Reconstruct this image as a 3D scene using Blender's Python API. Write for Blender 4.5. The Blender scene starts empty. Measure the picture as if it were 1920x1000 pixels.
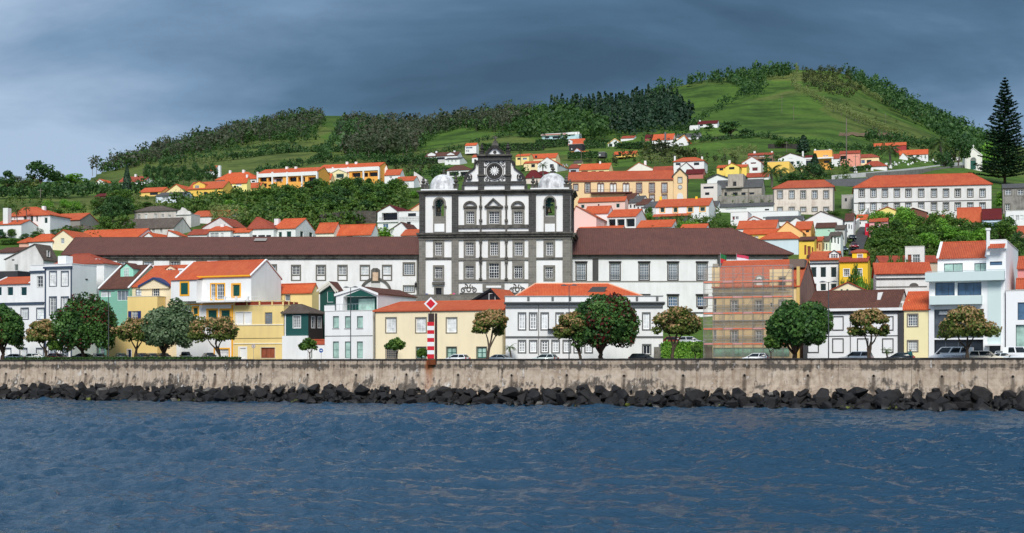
import bpy, bmesh, math, random
import numpy as np
from mathutils import Vector, Matrix
random.seed(7); np.random.seed(7)
SC = bpy.context.scene
COL = SC.collection
R = math.radians
# ---------------------------------------------------------------- camera
F, HY, CH = 2667.0, 686.0, 5.7        # focal length in photo pixels, horizon row, eye height
cam = bpy.data.cameras.new('camera'); camo = bpy.data.objects.new('camera', cam); COL.objects.link(camo)
cam.sensor_width = 36.0; cam.lens = F / 1920 * 36.0
cam.shift_y = (HY - 500.0) / 1920.0
cam.clip_start = 1.0; cam.clip_end = 8000
camo.location = (0, 0, CH); camo.rotation_euler = (R(90), 0, 0)
SC.camera = camo
# ---------------------------------------------------------------- sky
SUN_EL, SUN_AZ = R(42), R(182)         # azimuth clockwise from the view direction (+Y): behind the camera
w = bpy.data.worlds.new('World'); SC.world = w; w.use_nodes = True
nt = w.node_tree; nt.nodes.clear()
def _n(t, **k):
 n = nt.nodes.new(t)
 for a, b in k.items(): setattr(n, a, b)
 return n
def _math(op, a, b=None, c=None):
 n = _n('ShaderNodeMath', operation=op)
 for i, q in enumerate((a, b, c)):
  if q is None: continue
  if isinstance(q, (int, float)): n.inputs[i].default_value = q
  else: nt.links.new(q, n.inputs[i])
 return n.outputs[0]
tc = _n('ShaderNodeTexCoord'); sep = _n('ShaderNodeSeparateXYZ'); nt.links.new(tc.outputs['Generated'], sep.inputs[0])
zz = _math('ADD', _math('MAXIMUM', sep.outputs[2], 0.0), 0.34)
cx = _math('DIVIDE', sep.outputs[0], zz); cy = _math('DIVIDE', sep.outputs[1], zz)
cmb = _n('ShaderNodeCombineXYZ'); nt.links.new(cx, cmb.inputs[0]); nt.links.new(cy, cmb.inputs[1])
mp = _n('ShaderNodeMapping'); mp.inputs['Location'].default_value = (3.1, 1.7, 0.4); mp.inputs['Scale'].default_value = (0.8, 1.5, 1)
nt.links.new(cmb.outputs[0], mp.inputs[0])
n1 = _n('ShaderNodeTexNoise'); n1.inputs['Scale'].default_value = 1.5; n1.inputs['Detail'].default_value = 6; n1.inputs['Roughness'].default_value = 0.5; n1.inputs['Distortion'].default_value = 0.35
n2 = _n('ShaderNodeTexNoise'); n2.inputs['Scale'].default_value = 3.6; n2.inputs['Detail'].default_value = 7; n2.inputs['Roughness'].default_value = 0.55; n2.inputs['Distortion'].default_value = 0.3
nt.links.new(mp.outputs[0], n1.inputs['Vector']); nt.links.new(mp.outputs[0], n2.inputs['Vector'])
# the storm cell lies ahead to the right; the overcast is thinner away from it
dk = _n('ShaderNodeVectorMath', operation='DOT_PRODUCT'); nt.links.new(tc.outputs['Generated'], dk.inputs[0]); dk.inputs[1].default_value = (0.55, 0.835, 0.0)
side = _math('MULTIPLY_ADD', dk.outputs['Value'], -1.62, 1.78)
f = _math('ADD', _math('MULTIPLY_ADD', n1.outputs[0], 1.9, -0.95), _math('MULTIPLY_ADD', n2.outputs[0], 0.8, -0.4))
f = _math('ADD', f, side)
ramp = _n('ShaderNodeValToRGB'); nt.links.new(f, ramp.inputs[0])
el = ramp.color_ramp.elements
el[0].position = 0.0; el[0].color = (0.032, 0.070, 0.120, 1)
el[1].position = 1.0; el[1].color = (0.33, 0.43, 0.57, 1)
e = el.new(0.30); e.color = (0.064, 0.130, 0.212, 1)
e = el.new(0.62); e.color = (0.155, 0.248, 0.375, 1)
sky = _n('ShaderNodeTexSky', sky_type='NISHITA'); sky.sun_disc = False; sky.sun_elevation = SUN_EL; sky.sun_rotation = SUN_AZ
bg1 = _n('ShaderNodeBackground'); nt.links.new(sky.outputs[0], bg1.inputs[0]); bg1.inputs[1].default_value = 0.05
bg2 = _n('ShaderNodeBackground'); nt.links.new(ramp.outputs[0], bg2.inputs[0]); bg2.inputs[1].default_value = 0.58
mix = _n('ShaderNodeMixShader'); mix.inputs[0].default_value = 0.94
nt.links.new(bg1.outputs[0], mix.inputs[1]); nt.links.new(bg2.outputs[0], mix.inputs[2])
out = _n('ShaderNodeOutputWorld'); nt.links.new(mix.outputs[0], out.inputs[0])
# ---------------------------------------------------------------- sun behind thin cloud
sl = bpy.data.lights.new('sun', 'SUN'); sl.energy = 1.5; sl.angle = R(24); sl.color = (1.0, 0.96, 0.90)
so = bpy.data.objects.new('sun', sl); COL.objects.link(so)
sd = Vector((math.sin(SUN_AZ) * math.cos(SUN_EL), math.cos(SUN_AZ) * math.cos(SUN_EL), math.sin(SUN_EL)))
so.rotation_euler = sd.to_track_quat('Z', 'Y').to_euler(); so.location = (0, -50, 200)
SC.view_settings.view_transform = 'Standard'; SC.view_settings.look = 'None'
SC.view_settings.exposure = 1.14; SC.view_settings.gamma = 1.0; SC.view_settings.use_curve_mapping = False

# ================================================================ materials
MATS = {}
def lin(c):
 return tuple(((v / 255) / 12.92 if v / 255 <= 0.04045 else ((v / 255 + 0.055) / 1.055) ** 2.4) for v in c)
class NT:
 def __init__(s, name):
  s.m = bpy.data.materials.new(name); s.m.use_nodes = True; s.t = s.m.node_tree; s.t.nodes.clear()
  s.out = s.n('ShaderNodeOutputMaterial'); s.b = s.n('ShaderNodeBsdfPrincipled'); s.l(s.b.outputs[0], s.out.inputs[0])
 def n(s, t, **k):
  q = s.t.nodes.new(t)
  for a, b in k.items(): setattr(q, a, b)
  return q
 def l(s, a, b): s.t.links.new(a, b)
 def setin(s, n, i, q):
  if q is None: return
  if hasattr(q, 'node'): s.l(q, n.inputs[i])
  else: n.inputs[i].default_value = q
 def math(s, op, a, b=None, c=None, clamp=False):
  n = s.n('ShaderNodeMath', operation=op); n.use_clamp = clamp
  for i, q in enumerate((a, b, c)): s.setin(n, i, q)
  return n.outputs[0]
 def pos(s): return s.n('ShaderNodeNewGeometry').outputs['Position']
 def obj(s): return s.n('ShaderNodeTexCoord').outputs['Object']
 def uv(s): return s.n('ShaderNodeTexCoord').outputs['UV']
 def mapping(s, v, sc=(1, 1, 1), loc=(0, 0, 0), rot=(0, 0, 0)):
  n = s.n('ShaderNodeMapping'); s.l(v, n.inputs[0]); n.inputs['Scale'].default_value = sc; n.inputs['Location'].default_value = loc; n.inputs['Rotation'].default_value = rot
  return n.outputs[0]
 def noise(s, v, scale, detail=3, rough=0.55, dist=0.0):
  n = s.n('ShaderNodeTexNoise'); s.l(v, n.inputs['Vector'])
  n.inputs['Scale'].default_value = scale; n.inputs['Detail'].default_value = detail; n.inputs['Roughness'].default_value = rough; n.inputs['Distortion'].default_value = dist
  return n.outputs[0]
 def ramp(s, f, stops):
  n = s.n('ShaderNodeValToRGB'); s.l(f, n.inputs[0]); el = n.color_ramp.elements
  while len(el) < len(stops): el.new(0.5)
  for e, (p, c) in zip(el, stops):
   e.position = p; e.color = (c, c, c, 1) if isinstance(c, (int, float)) else (*c[:3], 1)
  return n.outputs[0]
 def mix(s, f, a, b, mode='MIX'):
  n = s.n('ShaderNodeMix', data_type='RGBA', blend_type=mode); s.setin(n, 0, f)
  for i, q in ((6, a), (7, b)):
   if hasattr(q, 'node'): s.l(q, n.inputs[i])
   else: n.inputs[i].default_value = (*q[:3], 1)
  return n.outputs[2]
 def bump(s, h, strength=0.3, dist=0.05):
  n = s.n('ShaderNodeBump'); s.l(h, n.inputs['Height']); n.inputs['Strength'].default_value = strength; n.inputs['Distance'].default_value = dist
  s.l(n.outputs[0], s.b.inputs['Normal'])
 def col(s, c):
  if hasattr(c, 'node'): s.l(c, s.b.inputs['Base Color'])
  else: s.b.inputs['Base Color'].default_value = (*c[:3], 1)
 def rough(s, v): s.setin(s.b, 'Roughness', v)
 def spec(s, v): s.b.inputs['Specular IOR Level'].default_value = v
def mul(c, k): return tuple(min(1, v * k) for v in c)

def plaster(rgb, dirt=0.12, name=None):
 key = ('plaster', rgb, dirt)
 if key in MATS: return MATS[key]
 t = NT(name or 'plaster_%02x%02x%02x' % rgb); c = lin(rgb); p = t.pos()
 big = t.noise(p, 0.35, 4, 0.6); st = t.noise(t.mapping(p, (0.9, 0.9, 0.14)), 1.0, 5, 0.65); fine = t.noise(p, 5, 3, 0.6)
 f = t.math('MULTIPLY_ADD', st, 0.6, t.math('MULTIPLY', big, 0.4))
 m = t.ramp(f, [(0.44, 0.0), (0.72, 1.0)])
 c1 = t.mix(t.math('MULTIPLY', m, dirt * 1.5), c, lin((128, 120, 108)))
 c2 = t.mix(t.math('MULTIPLY', fine, dirt), c1, mul(c, 0.7))
 t.col(c2); t.rough(0.88); t.spec(0.25); t.bump(fine, 0.15, 0.03)
 MATS[key] = t.m; return t.m
def weathered(rgb, rgb2, amount=0.5, scale=0.5, name='weathered'):
 key = ('weath', rgb, rgb2, amount, scale)
 if key in MATS: return MATS[key]
 t = NT(name); p = t.pos()
 a = t.noise(p, scale, 6, 0.68); st = t.noise(t.mapping(p, (1.8, 1.8, 0.22)), 0.9, 4, 0.6)
 f = t.math('ADD', t.math('MULTIPLY', a, 0.6), t.math('MULTIPLY', st, 0.4))
 m = t.ramp(f, [(0.62 - amount * 0.3, 0.0), (0.78 - amount * 0.25, 1.0)])
 t.col(t.mix(m, lin(rgb), lin(rgb2))); t.rough(0.9); t.spec(0.2); t.bump(a, 0.3, 0.05)
 MATS[key] = t.m; return t.m
def tiles(rgb, rgb2=None, var=0.5, pitch=0.24):
 """clay barrel tiles: the roof meshes carry UVs in metres, u along the eave, v up the slope"""
 key = ('tiles', rgb, rgb2, var, pitch)
 if key in MATS: return MATS[key]
 t = NT('tiles_%02x%02x%02x' % rgb); c = lin(rgb); c2 = lin(rgb2) if rgb2 else mul(c, 0.55)
 uv = t.uv(); p = t.pos()
 sx = t.n('ShaderNodeSeparateXYZ'); t.l(uv, sx.inputs[0])
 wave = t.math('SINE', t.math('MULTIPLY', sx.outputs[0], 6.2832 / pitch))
 rows = t.math('FRACT', t.math('MULTIPLY', sx.outputs[1], 1 / 0.36))
 cell = t.n('ShaderNodeTexVoronoi'); t.l(t.mapping(uv, (1 / pitch, 1 / 0.36, 1)), cell.inputs['Vector']); cell.inputs['Scale'].default_value = 0.75
 sc = t.n('ShaderNodeSeparateColor'); t.l(cell.outputs['Color'], sc.inputs[0])
 big = t.noise(p, 0.3, 5, 0.66); mid = t.noise(t.mapping(uv, (1.0, 0.3, 1)), 1.6, 5, 0.7)
 f = t.math('ADD', t.math('MULTIPLY', big, 0.5), t.math('MULTIPLY', mid, 0.5))
 m = t.ramp(f, [(0.42, 0.0), (0.60, 1.0)])
 a = t.mix(t.math('MULTIPLY', m, var), c, c2)
 b = t.mix(t.math('MULTIPLY', sc.outputs[0], 0.45), a, c2)
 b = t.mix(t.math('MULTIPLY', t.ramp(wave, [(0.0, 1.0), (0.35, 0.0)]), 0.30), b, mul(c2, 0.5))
 b = t.mix(t.math('MULTIPLY', t.ramp(rows, [(0.0, 1.0), (0.16, 0.0)]), 0.25), b, mul(c2, 0.5))
 oi = t.n('ShaderNodeObjectInfo'); ot = t.ramp(oi.outputs['Random'], [(0.0, 0.0), (0.5, 0.08), (1.0, 0.36)]); b = t.mix(ot, b, mul(lin((150, 96, 78)), .9) if rgb[0] > 160 else mul(c2, .8))
 lich = t.ramp(t.noise(p, 0.55, 6, .72), [(.56, 0.0), (.66, 1.0)]); b = t.mix(t.math('MULTIPLY', lich, .24), b, lin((126, 92, 76)) if rgb[0] > 160 else mul(c2, .6))
 t.col(b); t.rough(0.85); t.spec(0.2)
 t.bump(t.math('ADD', wave, t.math('MULTIPLY', rows, -0.6)), 0.8, 0.06)
 MATS[key] = t.m; return t.m
def paint(rgb, rough=0.5, name=None, spec=0.4, var=0.06):
 key = ('paint', rgb, rough, spec)
 if key in MATS: return MATS[key]
 t = NT(name or 'paint_%02x%02x%02x' % rgb); c = lin(rgb); nz = t.noise(t.pos(), 1.7, 3)
 t.col(t.mix(t.math('MULTIPLY', nz, var * 4), c, mul(c, 0.72))); t.rough(rough); t.spec(spec)
 MATS[key] = t.m; return t.m
def gloss(rgb, rough=0.18, name=None, metal=0.0, coat=0.0):
 key = ('gloss', rgb, rough, metal, coat)
 if key in MATS: return MATS[key]
 t = NT(name or 'gloss_%02x%02x%02x' % rgb); t.col(lin(rgb)); t.b.inputs['Metallic'].default_value = metal; t.b.inputs['Coat Weight'].default_value = coat
 nz = t.noise(t.pos(), 3.0, 2); t.rough(t.math('MULTIPLY_ADD', nz, 0.1, rough))
 MATS[key] = t.m; return t.m
def pane_mat(rgb, name='pane', soft=0.12):
 """window glass with the room or a curtain behind it"""
 key = ('pane', rgb, soft)
 if key in MATS: return MATS[key]
 t = NT(name); p = t.pos(); c = lin(rgb)
 nz = t.noise(p, 0.8, 3, 0.6); m = t.ramp(nz, [(0.35, 0.0), (0.65, 1.0)])
 t.col(t.mix(m, mul(c, 0.72), mul(c, 1.25))); t.rough(soft); t.b.inputs['IOR'].default_value = 1.5
 t.bump(t.noise(p, 1.2, 1), 0.04, 0.02)
 MATS[key] = t.m; return t.m
def boards(rgb, pitch=0.22, vert=False, name='boards'):
 key = ('boards', rgb, pitch, vert)
 if key in MATS: return MATS[key]
 t = NT(name); c = lin(rgb); p = t.pos(); sx = t.n('ShaderNodeSeparateXYZ'); t.l(p if not vert else t.obj(), sx.inputs[0])
 fr = t.math('FRACT', t.math('MULTIPLY', sx.outputs[0 if vert else 2], 1 / pitch))
 gap = t.ramp(fr, [(0.0, 1.0), (0.14, 0.0)]); nz = t.noise(p, 1.3, 4)
 a = t.mix(t.math('MULTIPLY', nz, 0.3), c, mul(c, 0.6)); t.col(t.mix(t.math('MULTIPLY', gap, 0.55), a, mul(c, 0.3)))
 t.rough(0.6); t.bump(fr, 0.5, 0.05)
 MATS[key] = t.m; return t.m
def ashlar(rgb, rgb2, mortar, bw=0.9, bh=0.42, name='ashlar', dirt=0.5):
 key = ('ashlar', rgb, rgb2, mortar, bw, bh)
 if key in MATS: return MATS[key]
 t = NT(name); p = t.pos()
 sx = t.n('ShaderNodeSeparateXYZ'); t.l(p, sx.inputs[0]); cb = t.n('ShaderNodeCombineXYZ')
 t.l(t.math('ADD', sx.outputs[0], sx.outputs[1]), cb.inputs[0]); t.l(sx.outputs[2], cb.inputs[1])
 br = t.n('ShaderNodeTexBrick'); t.l(cb.outputs[0], br.inputs['Vector'])
 br.inputs['Color1'].default_value = (*lin(rgb), 1); br.inputs['Color2'].default_value = (*lin(rgb2), 1); br.inputs['Mortar'].default_value = (*lin(mortar), 1)
 br.inputs['Scale'].default_value = 1.0; br.inputs['Brick Width'].default_value = bw; br.inputs['Row Height'].default_value = bh; br.inputs['Mortar Size'].default_value = 0.022
 nz = t.noise(p, 0.8, 5, 0.65); fine = t.noise(p, 4, 4, 0.6)
 m = t.ramp(nz, [(0.42, 0.0), (0.68, 1.0)])
 a = t.mix(t.math('MULTIPLY', m, dirt), br.outputs['Color'], mul(lin(rgb), 0.45))
 t.col(t.mix(t.math('MULTIPLY', fine, 0.35), a, mul(lin(mortar), 0.9))); t.rough(0.9); t.spec(0.2)
 t.bump(t.math('MULTIPLY_ADD', br.outputs['Fac'], -0.5, fine), 0.4, 0.04)
 MATS[key] = t.m; return t.m
def leafmat(name, cols, rough=0.55, trans=0.25):
 """foliage: colour picked per leaf clump from a colour attribute"""
 if name in MATS: return MATS[name]
 t = NT(name); at = t.n('ShaderNodeAttribute'); at.attribute_name = 'tint'
 sp = t.n('ShaderNodeSeparateColor'); t.l(at.outputs['Color'], sp.inputs[0])
 stops = [(i / max(1, len(cols) - 1), lin(c)) for i, c in enumerate(cols)]
 c = t.ramp(sp.outputs[0], stops); t.col(c); t.rough(rough); t.spec(0.3)
 if trans:
  tr = t.n('ShaderNodeBsdfTranslucent'); t.l(c, tr.inputs[0]); mx = t.n('ShaderNodeMixShader'); mx.inputs[0].default_value = trans
  t.l(t.b.outputs[0], mx.inputs[1]); t.l(tr.outputs[0], mx.inputs[2]); t.l(mx.outputs[0], t.out.inputs[0])
 MATS[name] = t.m; return t.m

# ================================================================ object helpers
def tag(o, label=None, cat=None, group=None, kind=None):
 if label: o['label'] = label
 if cat: o['category'] = cat
 if group: o['group'] = group
 if kind: o['kind'] = kind
 return o
def link(o, parent=None):
 COL.objects.link(o)
 if parent is not None: o.parent = parent
 return o
def mesh(name, vs, fs, mat, smooth=False, uv=False):
 me = bpy.data.meshes.new(name); me.from_pydata([tuple(v) for v in vs], [], fs)
 if mat is not None:
  for m in (mat if isinstance(mat, (list, tuple)) else [mat]): me.materials.append(m)
 if smooth: me.polygons.foreach_set('use_smooth', [True] * len(me.polygons))
 if uv:
  me.update(); ul = me.uv_layers.new(name='uv').data
  for p in me.polygons:
   n = p.normal; e = Vector((-n.y, n.x, 0))
   e = e.normalized() if e.length > 1e-4 else Vector((1, 0, 0)); s_ = n.cross(e)
   for li in p.loop_indices:
    c = me.vertices[me.loops[li].vertex_index].co; ul[li].uv = (c.dot(e), c.dot(s_))
 return me
def obj(name, vs, fs, mat, parent=None, smooth=False, uv=False, loc=None):
 o = bpy.data.objects.new(name, mesh(name, vs, fs, mat, smooth, uv))
 if loc is not None: o.location = loc
 return link(o, parent)
def inst(name, me, parent=None, loc=(0, 0, 0), rot=(0, 0, 0), scale=(1, 1, 1)):
 o = bpy.data.objects.new(name, me); o.location = loc; o.rotation_euler = rot; o.scale = scale
 return link(o, parent)
def empty(name, loc, rz=0.0):
 o = bpy.data.objects.new(name, None); o.empty_display_size = 0.5; o.location = loc; o.rotation_euler = (0, 0, rz)
 return link(o)
class MB:
 """collects faces of one mesh"""
 def __init__(s): s.v = []; s.f = []
 def add(s, vs, fs):
  o = len(s.v); s.v += [tuple(v) for v in vs]; s.f += [tuple(i + o for i in f) for f in fs]; return s
 def box(s, x0, x1, y0, y1, z0, z1):
  return s.add([(x0, y0, z0), (x1, y0, z0), (x1, y1, z0), (x0, y1, z0), (x0, y0, z1), (x1, y0, z1), (x1, y1, z1), (x0, y1, z1)],
      [(0, 3, 2, 1), (4, 5, 6, 7), (0, 1, 5, 4), (1, 2, 6, 5), (2, 3, 7, 6), (3, 0, 4, 7)])
 def prism(s, pts, y0, y1):
  """polygon in the x-z plane (counter-clockwise seen from -y) extruded from y0 to y1"""
  n = len(pts); o = [(x, y0, z) for x, z in pts] + [(x, y1, z) for x, z in pts]
  return s.add(o, [tuple(range(n)), tuple(range(2 * n - 1, n - 1, -1))] + [(i, i + n, (i + 1) % n + n, (i + 1) % n) for i in range(n)])
 def prismx(s, pts, x0, x1):
  """polygon in the y-z plane extruded along x"""
  n = len(pts); o = [(x0, y, z) for y, z in pts] + [(x1, y, z) for y, z in pts]
  return s.add(o, [tuple(range(n - 1, -1, -1)), tuple(range(n, 2 * n))] + [(i, (i + 1) % n, (i + 1) % n + n, i + n) for i in range(n)])
 def tube(s, a, b, r0, r1=None, n=6, cap=True):
  a, b = Vector(a), Vector(b); r1 = r0 if r1 is None else r1
  d = (b - a).normalized(); e = d.orthogonal().normalized(); g = d.cross(e); vs = []
  for q, r in ((a, r0), (b, r1)):
   for i in range(n):
    t = 2 * math.pi * i / n; vs.append(q + e * (r * math.cos(t)) + g * (r * math.sin(t)))
  fs = [(i, (i + 1) % n, (i + 1) % n + n, i + n) for i in range(n)]
  if cap: fs += [tuple(range(n - 1, -1, -1)), tuple(range(n, 2 * n))]
  return s.add(vs, fs)
 def path(s, pts, rs, n=6):
  pts = [Vector(p) for p in pts]; vs = []; fs = []; e = None
  for k, p in enumerate(pts):
   d = (pts[min(k + 1, len(pts) - 1)] - pts[max(k - 1, 0)]).normalized()
   e = d.orthogonal().normalized() if e is None else (e - d * e.dot(d)).normalized(); g = d.cross(e)
   for i in range(n):
    t = 2 * math.pi * i / n; vs.append(p + (e * math.cos(t) + g * math.sin(t)) * rs[k])
  for k in range(len(pts) - 1):
   for i in range(n): fs.append((k * n + i, k * n + (i + 1) % n, (k + 1) * n + (i + 1) % n, (k + 1) * n + i))
  fs += [tuple(range(n - 1, -1, -1)), tuple(range((len(pts) - 1) * n, len(pts) * n))]
  return s.add(vs, fs)
 def lathe(s, prof, cx=0, cy=0, n=14, half=1.0):
  """prof = [(radius, z)] bottom to top"""
  vs = []; fs = []
  for r, z in prof:
   for i in range(n):
    t = 2 * math.pi * i / n; vs.append((cx + r * math.cos(t), cy + r * math.sin(t), z))
  for k in range(len(prof) - 1):
   for i in range(n): fs.append((k * n + i, k * n + (i + 1) % n, (k + 1) * n + (i + 1) % n, (k + 1) * n + i))
  fs += [tuple(range(n - 1, -1, -1)), tuple(range((len(prof) - 1) * n, len(prof) * n))]
  return s.add(vs, fs)
 def ring(s, cx, cz, ri, ro, y0, y1, n=28, a0=0.0, a1=2 * math.pi):
  """flat ring or arc in the x-z plane with thickness"""
  full = abs(a1 - a0 - 2 * math.pi) < 1e-6; m = n if full else n + 1; vs = []
  for i in range(m):
   t = a0 + (a1 - a0) * i / n
   for r in (ri, ro):
    for y in (y0, y1): vs.append((cx + r * math.cos(t), y, cz + r * math.sin(t)))
  fs = []
  for i in range(n):
   a, b = 4 * i, 4 * ((i + 1) % m)
   fs += [(a, a + 2, b + 2, b), (a + 1, b + 1, b + 3, a + 3), (a + 2, a + 3, b + 3, b + 2), (a, b, b + 1, a + 1)]
  if not full: fs += [(0, 1, 3, 2), (4 * n, 4 * n + 2, 4 * n + 3, 4 * n + 1)]
  return s.add(vs, fs)
 def build(s, name, mat, parent=None, smooth=False, uv=False, loc=None): return obj(name, s.v, s.f, mat, parent, smooth, uv, loc)
 def me(s, name, mat, smooth=False, uv=False): return mesh(name, s.v, s.f, mat, smooth, uv)
def at(px, row, Z): return Vector(((px - 960) / F * Z, Z, CH + (HY - row) / F * Z))

# ================================================================ lie of the land
WS, WSIN, WCOS = -0.4337, math.sin(0.4091), math.cos(0.4091)      # the sea wall runs nearer towards the right
def zwall(X): return 206.6 + WS * X
ROADZ = 6.0
_RX = [-900, -200, 0, 140, 165, 250, 330, 420, 500, 560, 610, 640, 700, 800, 870, 950, 1000, 1100, 1170, 1210, 1250, 1320, 1400, 1480, 1560, 1600, 1680, 1740, 1800, 1850, 1920, 2150, 3000]
_RR = [352, 345, 342, 338, 332, 304, 277, 252, 232, 224, 216, 217, 235, 238, 226, 216, 212, 205, 200, 185, 166, 150, 139, 129, 129, 141, 176, 206, 237, 257, 276, 330, 350]
_ZX = [-900, 120, 210, 450, 700, 1200, 1450, 3000]; _ZZ = [640, 650, 900, 1200, 1250, 1300, 1400, 1400]
_TZ = [225, 262, 300, 350, 400, 450]; _TR = [640, 590, 532, 466, 418, 378]
def sstep(a, b, x):
 t = np.clip((x - a) / (b - a), 0, 1); return t * t * (3 - 2 * t)
def elev(X, Z):
 X = np.asarray(X, float); Z = np.asarray(Z, float)
 t = (Z - zwall(X)) * WCOS
 near = np.interp(t, [0, 27, 45, 58, 300], [6.0, 6.0, 9.3, 11.5, 67])
 px = 960 + F * X / np.maximum(Z, 1)
 rr = np.interp(px, _RX, _RR); zr = np.interp(px, _ZX, _ZZ)
 q = np.clip((Z - 450) / (zr - 450), 0, 1); row = 378 + (rr - 378) * q ** 0.8
 row = np.where(Z < 450, np.interp(Z, _TZ, _TR), row)
 far = CH + (HY - row) / F * np.minimum(Z, zr) - np.maximum(Z - zr, 0) * 0.22 - np.maximum(Z - zr, 0) ** 2 * 0.0002
 k = sstep(255, 340, Z)
 return np.where(t < 58, near, near * (1 - k) + far * k) if True else near
def el1(X, Z): return float(elev(X, Z))
def row_at(px, Z): return HY - (el1((px - 960) / F * Z, Z) - CH) * F / Z
def zfor(px, row, lo=262, hi=None):
 """distance at which the ground shows at this pixel of the photograph"""
 hi = hi or float(np.interp(px, _ZX, _ZZ)); Zs = np.linspace(lo, hi, 400)
 rw = HY - (elev((px - 960) / F * Zs, Zs) - CH) * F / Zs; k = np.nonzero(rw <= row)[0]
 if not len(k): return hi
 i = int(k[0])
 if i == 0: return lo
 return float(Zs[i - 1] + (Zs[i] - Zs[i - 1]) * (rw[i - 1] - row) / max(rw[i - 1] - rw[i], 1e-6))
def wallpt(s, t, z): return Vector((s * WCOS + t * WSIN, 206.6 - s * WSIN + t * WCOS, z))   # s metres along the wall, t metres inland
def wall_s(px, t=0.0):
 k = (px - 960) / F; b = 206.6 + t * WCOS
 return (k * b - t * WSIN) / (WCOS + k * WSIN)
# ================================================================ terrain
def grassmat():
 t = NT('meadow'); p = t.pos()
 a = t.noise(p, 0.006, 5, 0.6, 0.6); b = t.noise(p, 0.035, 5, 0.62); c = t.noise(p, 0.35, 4, 0.65); s = t.noise(t.mapping(p, (0.02, 0.02, 0.5)), 1.0, 4, 0.6)
 base = t.ramp(a, [(0.36, lin((108, 120, 58))), (0.47, lin((84, 112, 46))), (0.56, lin((94, 126, 48))), (0.66, lin((116, 122, 66)))])
 vo = t.n('ShaderNodeTexVoronoi'); t.l(t.mapping(p, (1.0, .55, 0.0), (0, 0, 0), (0, 0, .35)), vo.inputs['Vector']); vo.inputs['Scale'].default_value = 0.0095; vs_ = t.n('ShaderNodeSeparateColor'); t.l(vo.outputs['Color'], vs_.inputs[0])
 base = t.mix(t.math('MULTIPLY', vs_.outputs[0], .5), base, lin((60, 88, 34))); base = t.mix(t.math('MULTIPLY', t.ramp(vs_.outputs[1], [(.6, 0.0), (.65, 1.0)]), .5), base, lin((112, 116, 62)))
 m = t.mix(t.math('MULTIPLY', t.ramp(b, [(0.46, 0.0), (0.64, 1.0)]), 0.75), base, lin((36, 58, 24)))
 m = t.mix(t.math('MULTIPLY', t.ramp(s, [(0.50, 0.0), (0.60, 1.0)]), 0.16), m, lin((54, 74, 34)))
 m = t.mix(t.math('MULTIPLY', t.ramp(c, [(0.35, 0.0), (0.7, 1.0)]), 0.6), m, lin((46, 62, 26)))
 # steep banks show bare brown soil
 nz = t.n('ShaderNodeSeparateXYZ'); t.l(t.n('ShaderNodeNewGeometry').outputs['Normal'], nz.inputs[0])
 t.col(m); t.rough(0.95); t.spec(0.1); t.bump(c, 0.6, 0.5)
 return t.m
M_GRASS = grassmat()
def build_terrain():
 zs = np.concatenate([np.linspace(196, 470, 90), np.geomspace(474, 2300, 190)]); ks = np.linspace(-0.62, 0.62, 330)
 K, Zg = np.meshgrid(ks, zs); X = K * Zg; E = elev(X, Zg)
 E = E + np.where(Zg > 470, (np.sin(X * 0.021 + Zg * 0.013) + np.sin(X * 0.047 - Zg * 0.031 + 1.3)) * 0.8 * sstep(470, 700, Zg), 0)
 t = (Zg - zwall(X)) * WCOS
 keep = t > 12
 # near rows follow the back of the road
 Zn = np.where(t < 12, zwall(X) + 12 / WCOS, Zg)
 Zn = np.where((t < 12), Zn, Zg); E = np.where(t < 12, 5.985, E)
 n, m = K.shape
 vs = np.stack([X, Zn, E - 0.012], -1).reshape(-1, 3)
 idx = np.arange(n * m).reshape(n, m); ok = keep[1:, :-1] & keep[1:, 1:] | keep[:-1, :-1]
 q = np.stack([idx[:-1, :-1], idx[:-1, 1:], idx[1:, 1:], idx[1:, :-1]], -1)[ok]
 o = obj('terrain', vs.tolist(), q.tolist(), M_GRASS, smooth=True); tag(o, kind='structure')
 tag(o, 'green grassy hillside rising behind the town', 'hillside')
build_terrain()
# ================================================================ road, pavements, kerb
def asphalt():
 t = NT('asphalt'); p = t.pos(); a = t.noise(p, 0.5, 5, 0.6); b = t.noise(p, 8, 3)
 t.col(t.mix(t.math('MULTIPLY', b, 0.6), t.ramp(a, [(0.3, lin((58, 58, 60))), (0.7, lin((76, 75, 74)))]), lin((50, 50, 52)))); t.rough(0.9); t.bump(b, 0.3, 0.01); return t.m
M_ASPH = asphalt(); M_PAVE = weathered((128, 124, 116), (96, 92, 86), 0.5, 1.0, 'paving'); M_KERB = weathered((110, 108, 104), (70, 68, 66), 0.5, 2.0, 'kerbstone')
def rzs(s): return .42 * max(0.0, min(1.0, (-s - 18) / 32))      # the road rises a little towards the left
def strip(name, t0, t1, z0, z1, mat, label, cat):
 n = 40; vs = []; fs = []
 for i in range(n + 1):
  s = -150 + 300 * i / n
  for t, z in ((t0, z0), (t0, z1 + rzs(s)), (t1, z1 + rzs(s)), (t1, z0)): vs.append(wallpt(s, t, z))
 for i in range(n):
  for j in range(4): fs.append((4 * i + j, 4 * i + 4 + j, 4 * i + 4 + (j + 1) % 4, 4 * i + (j + 1) % 4))
 fs += [(0, 1, 2, 3), (4 * n + 3, 4 * n + 2, 4 * n + 1, 4 * n)]
 o = obj(name, vs, fs, mat); tag(o, label, cat, kind='structure'); return o
strip('road', 4.85, 11.6, 5.0, 6.0, M_ASPH, 'asphalt waterfront road behind the sea wall', 'road')
strip('promenade', 0.7, 4.6, 5.0, 6.13, M_PAVE, 'paved promenade along the inner side of the sea wall', 'pavement')
strip('pavement', 11.85, 14.6, 5.0, 6.135, M_PAVE, 'paved footway along the waterfront house fronts', 'pavement')
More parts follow.
